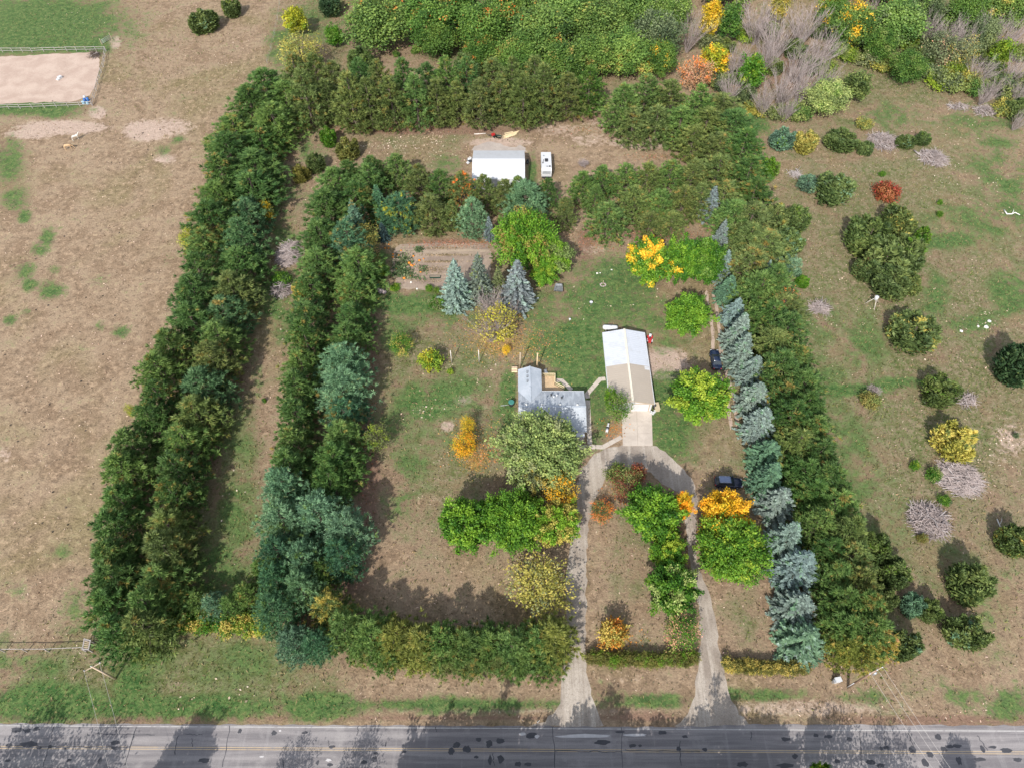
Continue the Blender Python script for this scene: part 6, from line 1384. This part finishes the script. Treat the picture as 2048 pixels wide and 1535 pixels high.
rail_fence('rail_fence', 'weathered rail fence on the east side of the riding arena', [(208, 93.5), (203, 125), (192, 160), (181, 201)], 1.35, (1.2, .55), 3.0)
rail_fence('rail_fence', 'weathered white rail fence on the south side of the riding arena', [(-60, 211), (60, 208), (180, 202.5)], 1.35, (1.2, .55), 3.0)
rail_fence('pasture_fence', 'single white rail fence along the road end of the pasture', [(-60, 1298), (0, 1298.5), (90, 1298), (164, 1296)], 1.3, (1.2,), 4.2, .12)
t = thing('corner_brace', 'rectangular timber corner brace at the pasture fence end', 'fence brace', (P(170, 1290).x, P(170, 1290).y, 0))
cb = [local(t, P(x, y, 1.3)) for x, y in ((165, 1297), (177, 1298), (181, 1280), (169, 1277))]
for i in range(4):
    mb = MB(); mb.bar(cb[i], cb[(i + 1) % 4], .16, .12); mb.build('rail', M_RAIL, t)
    mb = MB(); mb.bar((cb[i].x, cb[i].y, 0), cb[i] + Vector((0, 0, .1)), .18); mb.build('post', M_RAIL, t)
mb = MB()
for i in range(1, 5):
    a = cb[0].lerp(cb[3], i / 5); b = cb[1].lerp(cb[2], i / 5); mb.bar(a, b, .1, .06)
mb.build('slats', M_TIMBER, t)['kind'] = 'stuff'
t = thing('wire_fence', 'thin wire fence with metal posts along the oak clearing', 'fence', (P(560, 0).x, P(560, 0).y, 0))
pts = [P(x, y) for x, y in ((566, -20), (560, 10), (556, 40), (550, 70), (543, 100), (535, 128))]
for p in pts:
    l = local(t, p); mb = MB(); mb.bar(l, l + Vector((0, 0, 1.4)), .07); mb.build('post', M_GALV, t)
for z in (.5, .9, 1.3):
    for i in range(len(pts) - 1):
        mb = MB(); mb.tube([local(t, pts[i]) + Vector((0, 0, z)), local(t, pts[i + 1]) + Vector((0, 0, z))], .012, 3, cap=False); mb.build('wire', M_GALV, t)
def barrel(px, py, lab, mat, r=.32, h=.9):
    p = P(px, py); t = thing('barrel', lab, 'barrel', (p.x, p.y, 0))
    mb = MB(); mb.lathe([(r * .92, 0), (r, .1), (r, h - .1), (r * .92, h)], 12); mb.build('drum', mat, t)
    for z in (h * .33, h * .66):
        mb = MB(); mb.lathe([(r + .002, z), (r + .03, z + .02), (r + .002, z + .05)], 12); mb.build('hoop', mat, t)
    return t
M_BLUE = plain('blue_plastic', (.04, .14, .42), .45)
M_CYAN = plain('faded_blue_plastic', (.30, .50, .62), .5)
barrel(171, 203, 'dark blue barrel at the southeast arena corner', M_BLUE); barrel(177, 202, 'dark blue barrel under the arena rail', M_BLUE); barrel(168, 208, 'faded blue barrel outside the arena corner', M_CYAN, .36, .8); barrel(176, 208.5, 'faded blue barrel nearest the pasture', M_CYAN, .38, .7); barrel(171, 198, 'white barrel inside the arena corner', M_WHITE)
p = P(118, 156, .3); t = thing('mounting_block', 'white block lying in the middle of the riding arena', 'block', (p.x, p.y, 0), R(-25))
mb = MB(); mb.box(-.42, .42, -.8, .8, 0, .3); mb.build('lower_step', M_WHITE, t); mb = MB(); mb.box(-.42, .42, -.2, .8, .302, .6); mb.build('upper_step', M_WHITE, t)
p = P(214, 84); t = thing('farm_gate', 'grey tubular farm gate by the bare patch outside the arena', 'gate', (p.x, p.y, 0), R(62))
for x in (-1.8, 1.8):
    mb = MB(); mb.bar((x, 0, 0), (x, 0, 1.8), .14); mb.build('post', M_TIMBER, t)
for z in (.3, .6, .9, 1.25):
    mb = MB(); mb.tube([(-1.7, 0, z), (1.7, 0, z)], .04, 6); mb.build('bar', M_GALV, t)

def skin_mesh(name, verts, edges, radii, mat, sub=2):
    me = bpy.data.meshes.new(name); me.from_pydata(verts, edges, []); o = bpy.data.objects.new(name, me); COL.objects.link(o)
    s = o.modifiers.new('s', 'SKIN'); s.use_smooth_shade = True
    for v, r in zip(me.skin_vertices[0].data, radii): v.radius = r if hasattr(r, '__len__') else (r, r)
    me.skin_vertices[0].data[0].use_root = True
    u = o.modifiers.new('u', 'SUBSURF'); u.levels = sub; u.render_levels = sub
    dg = bpy.context.evaluated_depsgraph_get(); m2 = bpy.data.meshes.new_from_object(o.evaluated_get(dg)); bpy.data.objects.remove(o)
    m2.materials.clear(); m2.materials.append(mat); m2.name = name
    return m2
def horse(px, py, rz, coat, dark, label, graze):
    p = P(px, py); t = thing('horse', label, 'horse', (p.x, p.y, 0), rz)
    V = [(0, 0, 1.22), (.45, 0, 1.22), (.72, 0, 1.25), (-.45, 0, 1.24), (-.72, 0, 1.26)]
    Rr = [.29, .30, .24, .30, .26]; E = [(0, 1), (1, 2), (0, 3), (3, 4)]
    if graze: neck = [(.95, 0, 1.12, .17), (1.2, 0, .78, .12), (1.32, 0, .48, .11), (1.42, 0, .22, .07), (1.45, 0, .08, .05)]
    else: neck = [(.95, 0, 1.48, .17), (1.15, 0, 1.75, .13), (1.28, 0, 1.92, .12), (1.5, 0, 1.78, .08), (1.64, 0, 1.66, .06)]
    last = 2
    for x, y, z, r in neck:
        V.append((x, y, z)); Rr.append(r); E.append((last, len(V) - 1)); last = len(V) - 1
    for sx, base, bend in ((.62, 2, 1), (-.68, 4, -1)):
        for sy in (-.17, .17):
            chain = [(sx, sy, 1.0, .13), (sx + (.02 if bend > 0 else .08), sy, .72, .085), (sx + (0 if bend > 0 else -.1), sy, .48, .055), (sx, sy, .14, .042), (sx + .04, sy, .03, .06)]
            l2 = base
            for x, y, z, r in chain:
                V.append((x, y, z)); Rr.append(r); E.append((l2, len(V) - 1)); l2 = len(V) - 1
    o = bpy.data.objects.new('body', skin_mesh('body', V, E, Rr, coat)); link(o, t)
    m_ = MB(); h0, h1 = neck[0], neck[2]
    m_.tube([(h0[0] - .25, 0, h0[2] + .14), (h0[0] + .02, 0, h0[2] + .2), ((neck[1][0]) + .05, 0, neck[1][2] + .14), (h1[0] + .04, 0, h1[2] + .12)], [.03, .06, .06, .03], 6); m_.build('mane', dark, t)
    m_ = MB(); m_.tube([(-.95, 0, 1.28), (-1.08, 0, 1.0), (-1.1, 0, .6)], [.05, .08, .02], 6); m_.build('tail', dark, t)
    for sy in (-.07, .07):
        e = neck[2]; m_ = MB(); m_.tube([(e[0] - .04, sy, e[2] + .06), (e[0] - .06, sy * 1.3, e[2] + .2)], [.035, .008], 5); m_.build('ear', coat, t)
M_HW = plain('pale_horse_coat', (.62, .58, .52), .8, var=.2, scale=1.2, dirt=((.09, .06, .05), .8))
M_HT = plain('tan_horse_coat', (.52, .35, .20), .8, var=.12)
M_HD = plain('dark_horse_hair', (.06, .04, .03), .9)
horse(153, 281, R(35), M_HW, M_HD, 'pale grey horse with dark patches standing in the west pasture', False)
horse(138, 299, R(20), M_HT, M_HD, 'tan horse grazing in front of the pale grey horse', True)

# ------------------------------------------------------------------ power poles, wires, roadside pieces
M_POLE = plain('utility_pole_wood', (.23, .15, .105), .9, var=.25, scale=1.0)
M_POLE2 = plain('pale_utility_pole_wood', (.55, .42, .31), .9, var=.2, scale=1.0)
M_WIRE = plain('aluminium_wire', (.5, .47, .44), .5, var=.1)
def upole(name, label, base, h, mat, arm, extra=True):
    t = thing(name, label, 'utility pole', base)
    mb = MB(); mb.tube([(0, 0, 0), (0, 0, h)], [.17, .12], 9); mb.build('shaft', mat, t)
    a = Vector((math.cos(arm), math.sin(arm), 0)) * 1.15
    mb = MB(); mb.bar(-a + Vector((0, 0, h - .35)), a + Vector((0, 0, h - .35)), .1, .13); mb.build('crossarm', M_TIMBER, t)
    for k in (-.9, .9):
        v = a * k + Vector((0, 0, h - .28)); mb = MB(); mb.lathe([(.05, 0), (.09, .06), (.05, .1), (.09, .16), (.02, .22)], 8, Matrix.Translation(v)); mb.build('insulator', M_WHITE, t)
    mb = MB(); mb.lathe([(.05, 0), (.1, .08), (.05, .14), (.02, .3)], 8, Matrix.Translation((0, 0, h))); mb.build('insulator', M_WHITE, t)
    if extra:
        mb = MB(); mb.lathe([(.2, 0), (.24, .1), (.24, .7), (.16, .82)], 10, Matrix.Translation((.34, 0, h - 2.0))); mb.build('transformer', M_GALV, t)
        mb = MB(); mb.tube([(-.2, -.05, .1), (-.2, -.05, 2.6)], .06, 6); mb.build('conduit', M_WHITE, t)
    return t
hL, hR = 7.2, 9.8
bL, bR = (-57.78, 24.3, 0), (48.69, 23.2, 0)
eL, eR = P(233, 1535, hL - .3), P(1893, 1545, hR - .4)
dL = Vector((eL.x - bL[0], eL.y - bL[1], 0)); dR = Vector((eR.x - bR[0], eR.y - bR[1], 0))
aL, aR = math.atan2(dL.y, dL.x) + math.pi / 2, math.atan2(dR.y, dR.x) + math.pi / 2
upole('utility_pole', 'pale utility pole leaning over the west road verge', bL, hL, M_POLE2, aL, False)
upole('utility_pole', 'dark utility pole with transformer at the road end of the east windbreak', bR, hR, M_POLE, aR)
fL, fR = Vector(bL) + dL * 2.2, Vector(bR) + dR * 2.2
upole('utility_pole', 'utility pole across the road, west wires', tuple(fL), hL, M_POLE2, aL, False)
upole('utility_pole', 'utility pole across the road, east wires', tuple(fR), hR, M_POLE, aR, False)
for (b, f, h, an, offs, side) in ((bL, fL, hL, aL, (-.9, .9), 'west'), (bR, fR, hR, aR, (-.9, .9, 0), 'east')):
    for i, k in enumerate(offs):
        s = Vector((math.cos(an), math.sin(an), 0)) * 1.15 * k; z = h - .06 if k else h + .28
        a_, b_ = Vector(b) + s, Vector(f) + s
        pts = [a_.lerp(b_, u / 10) + Vector((0, 0, z - .7 * 4 * (u / 10) * (1 - u / 10))) for u in range(11)]
        mb = MB(); mb.tube(pts, 0.016, 4, cap=False); tag(mb.build('power_line', M_WIRE), f"{['left', 'right', 'top'][i]} wire of the {side} power line crossing the road", 'wire')
p = P(1672, 1361); t = thing('utility_pedestal', 'white and grey utility pedestal left of the dark pole', 'pedestal', (p.x, p.y, 0), R(10))
mb = MB(); mb.box(-.42, .42, -.3, .3, 0, .95); mb.build('cabinet', M_WHITE, t); mb = MB(); mb.box(-.46, .46, -.34, .34, .952, 1.04); mb.build('lid', M_WHITE, t); mb = MB(); mb.box(-.7, -.44, -.25, .1, 0, .8); mb.build('side_box', M_GALV, t)
p = P(1075, 1443); t = thing('marker_post', 'slim white marker post at the mouth of the west drive', 'marker', (p.x, p.y, 0))
mb = MB(); mb.box(-.05, .05, -.02, .02, 0, 1.2, Matrix.Rotation(R(12), 4, 'Y')); mb.build('stake', M_WHITE, t); mb = MB(); mb.box(-.09, .09, -.05, .05, -.02, .12); mb.build('base', M_GALV, t)
# tripod feeder
p = P(1744, 610); t = thing('game_feeder', 'white drum feeder on three pale legs in the meadow', 'feeder', (p.x, p.y, 0))
for a in (.3, 2.9, 4.7):
    mb = MB(); mb.tube([(1.5 * math.cos(a), 1.5 * math.sin(a), 0), (.25 * math.cos(a), .25 * math.sin(a), 2.0)], .055, 6); mb.build('leg', M_POST, t)
mb = MB(); mb.lathe([(.1, 1.6), (.38, 1.75), (.4, 2.5), (.3, 2.62)], 12); mb.build('drum', M_WHITE, t)
mb = MB(); mb.lathe([(.42, 2.5), (.42, 2.56), (.05, 2.75)], 12); mb.build('lid', M_WHITE, t)

# ------------------------------------------------------------------ brush piles and fallen wood
def brush(px, py, w, h, n, seed, label, mat=None, ang=None, top=1.3):
    g = random.Random(seed); p = P(px, py); k = pxm(px, py); a, b = w / 2 / k, h / 2 / k / SP
    t = thing('brush_pile', label, 'brush pile', (p.x, p.y, 0))
    thick, thin = MB(), MB()
    n = int(n * .6)
    for i in range(n):
        r, th = math.sqrt(g.random()), g.random() * 6.283
        x, y = a * r * math.cos(th), b * r * math.sin(th); z = top * (1 - r * r) * g.uniform(.15, 1.25) + .08
        an = (ang if ang is not None else g.random() * 6.283) + g.gauss(0, .55); L = g.uniform(1.0, 3.4)
        d = Vector((math.cos(an), math.sin(an), g.gauss(0, .38))).normalized() * L / 2
        q = Vector((x, y, z)); q0, q1 = q - d, q + d; q0.z, q1.z = max(.05, q0.z), max(.05, q1.z)
        big = i % 14 == 0
        (thick if big else thin).tube([q0, q + Vector((g.gauss(0, .15), g.gauss(0, .15), .1)), q1], [.09, .07, .03] if big else [.05, .04, .018], 4 if big else 3, cap=False, smooth=False)
    thin.build('twigs', mat or M_TWIG, t); thick.build('branches', M_GREY, t)
brush(580, 510, 40, 58, 900, 1, 'long pile of cut brush in the west lane', ang=.2, top=1.5)
brush(566, 583, 40, 26, 320, 2, 'small pale brush pile below the long one')
brush(1918, 956, 82, 62, 1300, 3, 'large grey brush pile, upper of two in the lower meadow', ang=-.5)
brush(1856, 1042, 72, 60, 1100, 4, 'large grey brush pile, lower of two in the lower meadow')
brush(1766, 285, 56, 44, 800, 5, 'pale brush heap beside the small dark cedar')
brush(1866, 318, 52, 40, 700, 6, 'pale crown of the fallen tree in the upper meadow')
brush(1640, 617, 36, 26, 320, 7, 'flat pale brush patch east of the windbreak', top=.4)
brush(1590, 350, 22, 14, 120, 8, 'small white brush scrap beside the windbreak', M_GREY, top=.4)
brush(1968, 225, 40, 26, 320, 9, 'pale brush at the foot of the bare woods')
brush(1918, 215, 40, 18, 150, 10, 'thin scattered brush on the upper meadow', top=.4)
brush(1930, 800, 40, 26, 160, 11, 'grey stems around the green cedar foot', top=.5)
brush(190, 113, 14, 10, 160, 12, 'dark brush heap in the arena corner', M_BARK)
def log(pts, r, label, mat=M_GREY):
    p = P(*pts[0]); t = thing('fallen_branch', label, 'branch', (p.x, p.y, 0)); q = [local(t, P(x, y, .2 + .2 * (i % 2))) for i, (x, y) in enumerate(pts)]
    mb = MB(); mb.tube(q, [r * (1 - .5 * i / len(q)) for i in range(len(q))], 7); mb.build('stem', mat, t)
    m = q[len(q) // 2]; mb = MB(); mb.tube([m, m + Vector((.5, .7, .3)), m + Vector((.7, 1.3, .4))], [r * .5, r * .35, r * .1], 5); mb.build('fork', mat, t)
log([(1828, 301), (1838, 308), (1852, 316)], .22, 'pale fallen trunk leading to the brush crown')
log([(2008, 420), (2014, 428), (2024, 428), (2030, 425), (2040, 430)], .16, 'white bleached branch lying near the right frame edge', M_LIME)
log([(1762, 136), (1772, 130), (1782, 124)], .14, 'grey fallen limb on the meadow edge')
log([(1994, 1037), (1999, 1049), (2004, 1061)], .10, 'white bare stick leaning by the yellowing cedar', M_LIME)
log([(1735, 95), (1728, 110), (1722, 124)], .12, 'thin grey fallen limb under the woods')

# ------------------------------------------------------------------ ground litter (nobody could count it)
def scatter(name, pts, size, col, acc=None, amt=0, flat=True, aspect=.6, seed=1):
    S = Leaves(seed); g = S.g; n = len(pts)
    c = np.zeros((n, 3)); c[:, :2] = pts
    if flat:
        d = g.normal(0, 1, (n, 3)); d[:, 2] *= .15; nrm = np.array([0, 0, 1.]) + g.normal(0, .25, (n, 3)); c[:, 2] = .05 + g.random(n) * .04
    else:
        d = g.normal(0, .55, (n, 3)); d[:, 2] = g.uniform(.5, 1.1, n); nrm = g.normal(0, 1, (n, 3)); c[:, 2] = size * .36
    L = size * g.uniform(.5, 1.4, n)
    S.cards(c, d, nrm, L, L * aspect, g.random(n))
    o = bpy.data.objects.new(name, S.mesh(name)); o.color = (*col, 1); o['accent'] = list(acc or col); o['accent_amount'] = float(amt); o['patch'] = .5; o['kind'] = 'stuff'
    return link(o)
def pix_cloud(spots, seed):
    g = np.random.default_rng(seed); out = []
    for x, y, rx, ry, n in spots:
        n = n if seed != 3 or (y < 330 and x < 900) else int(n * .5)
        q = g.normal(0, .5, (n, 2))
        for a, b in q: p = P(x + a * rx, min(1446, y + b * ry)); out.append((p.x, p.y))
    return np.array(out)
g = np.random.default_rng(5)
xy = np.stack([g.uniform(-150, 160, 900000), g.uniform(18.6, 225, 900000)], 1)
ppx, ppy = PXY(xy[:, 0], xy[:, 1])
ok = (ppx > -30) & (ppx < 2080) & (ppy > -20) & (ppy < 1446)
xy, ppx, ppy = xy[ok], ppx[ok], ppy[ok]
fW, fL_, fS = field(WEED, ppx, ppy), field(LUSH, ppx, ppy), field(STRAW, ppx, ppy)
hard = [(1040, 735, 1175, 865), (1205, 655, 1310, 895), (940, 285, 1055, 365), (-50, 100, 205, 212), (1078, 300, 1106, 358), (780, 485, 990, 580)]
keep = np.ones(len(xy), bool)
for x0, y0, x1, y1 in hard: keep &= ~((ppx > x0) & (ppx < x1) & (ppy > y0) & (ppy < y1))
from mathutils import geometry as _geo
def inside_poly(px, py, poly):
    c = np.zeros(len(px), bool); n = len(poly); j = n - 1
    for i in range(n):
        xi, yi = poly[i]; xj, yj = poly[j]
        c ^= ((yi > py) != (yj > py)) & (px < (xj - xi) * (py - yi) / (yj - yi + 1e-12) + xi); j = i
    return c
keep &= ~inside_poly(ppx, ppy, DRIVE)
r_ = g.random(len(xy))
selw = keep & (r_ < np.clip(fW, 0, 1) * .24)
scatter('dry_grass_tufts', xy[selw], .50, (.30, .235, .12), (.13, .16, .045), .45, False, .28, 3)
r_ = g.random(len(xy)); selg = keep & (r_ < np.clip(np.maximum(fL_ * .14, fW * .12), 0, 1))
scatter('green_grass_tufts', xy[selg], .36, (.075, .135, .035), (.14, .17, .045), .3, False, .3, 4)
r_ = g.random(len(xy)); sels = keep & (fL_ < .3) & (r_ < .035 + fS * .12)
scatter('straw_flecks', xy[sels], .34, (.46, .355, .25), (.58, .47, .35), .4, True, .35, 6)
r_ = g.random(len(xy)); seld = keep & (fL_ < .3) & (r_ < .03)
scatter('dead_grass_tufts', xy[seld], .40, (.20, .135, .085), (.28, .20, .13), .4, False, .3, 8)
PALE = [(800, 285, 90, 22, 260), (700, 300, 60, 20, 60), (860, 275, 60, 14, 120), (840, 310, 80, 16, 60), (1840, 310, 60, 14, 70), (1890, 325, 40, 14, 60), (1960, 380, 120, 50, 160), (1900, 260, 120, 40, 70), (1970, 650, 90, 40, 120), (1620, 640, 60, 20, 50), (1600, 700, 60, 60, 40), (1860, 720, 40, 50, 50),
        (2010, 880, 40, 50, 90), (1970, 940, 60, 60, 70), (1640, 730, 60, 60, 40), (1690, 560, 60, 40, 40), (620, 400, 30, 60, 50), (560, 640, 30, 60, 40), (150, 40, 90, 30, 40), (450, 110, 60, 40, 60), (470, 70, 60, 40, 40), (370, 1370, 40, 30, 14), (480, 1380, 40, 30, 20), (860, 820, 60, 30, 60), (1190, 600, 60, 60, 30), (1270, 600, 60, 30, 25),
        (960, 760, 80, 60, 60), (1880, 600, 60, 60, 40), (470, 1000, 30, 120, 20), (1730, 640, 80, 60, 60), (1880, 900, 120, 120, 80)]
scatter('pale_leaf_litter', pix_cloud(PALE, 3), .36, (.52, .41, .28), (.60, .52, .40), .4, True, .7, 9)
YEL = [(1000, 690, 90, 40, 500), (1010, 650, 70, 60, 350), (950, 920, 40, 30, 300), (930, 880, 40, 40, 260), (1060, 690, 40, 50, 300), (980, 870, 40, 40, 120), (1640, 660, 0, 0, 0), (1450, 960, 50, 24, 60), (1110, 700, 40, 60, 120), (960, 650, 90, 40, 300)]
scatter('fallen_yellow_leaves', pix_cloud(YEL, 4), .24, (.50, .36, .11), (.46, .25, .08), .5, True, .75, 10)
scatter('fallen_orange_leaves', pix_cloud([(1228, 855, 26, 22, 160), (960, 905, 50, 26, 300), (1240, 990, 40, 30, 100), (1250, 1280, 40, 20, 80), (1380, 320, 10, 4, 10)], 6), .24, (.50, .20, .06), (.60, .33, .08), .5, True, .75, 11)
scatter('needle_litter', pix_cloud([(760, 258, 160, 8, 500), (1190, 480, 50, 20, 400), (1190, 260, 70, 10, 200), (1320, 315, 90, 8, 300), (1330, 468, 90, 12, 400), (920, 488, 100, 8, 500), (735, 850, 20, 200, 300)], 7), .34, (.36, .15, .075), (.44, .22, .12), .5, True, .4, 12)
scatter('pasture_droppings', pix_cloud([(200, 270, 220, 60, 40), (200, 500, 260, 260, 50), (150, 900, 220, 300, 50)], 8), .38, (.055, .045, .04), None, 0, True, .8, 13)
# squash vines, stubble and weeds in the garden
vn = pix_cloud([(800, 535, 16, 12, 420), (812, 545, 14, 8, 260), (806, 520, 22, 14, 260), (838, 500, 8, 6, 160), (795, 550, 14, 6, 160), (848, 540, 10, 8, 90), (830, 555, 26, 6, 120)], 9)
scatter('squash_vines', vn, .5, (.10, .17, .07), (.20, .23, .12), .4, False, .6, 14)
scatter('corn_stubble', pix_cloud([(890, 497, 70, 3, 300), (890, 511, 60, 2.5, 360), (880, 524, 50, 2.5, 360), (870, 540, 46, 8, 500), (860, 562, 60, 5, 160), (810, 548, 30, 20, 160)], 10), .42, (.47, .37, .24), (.24, .20, .10), .4, False, .25, 15)
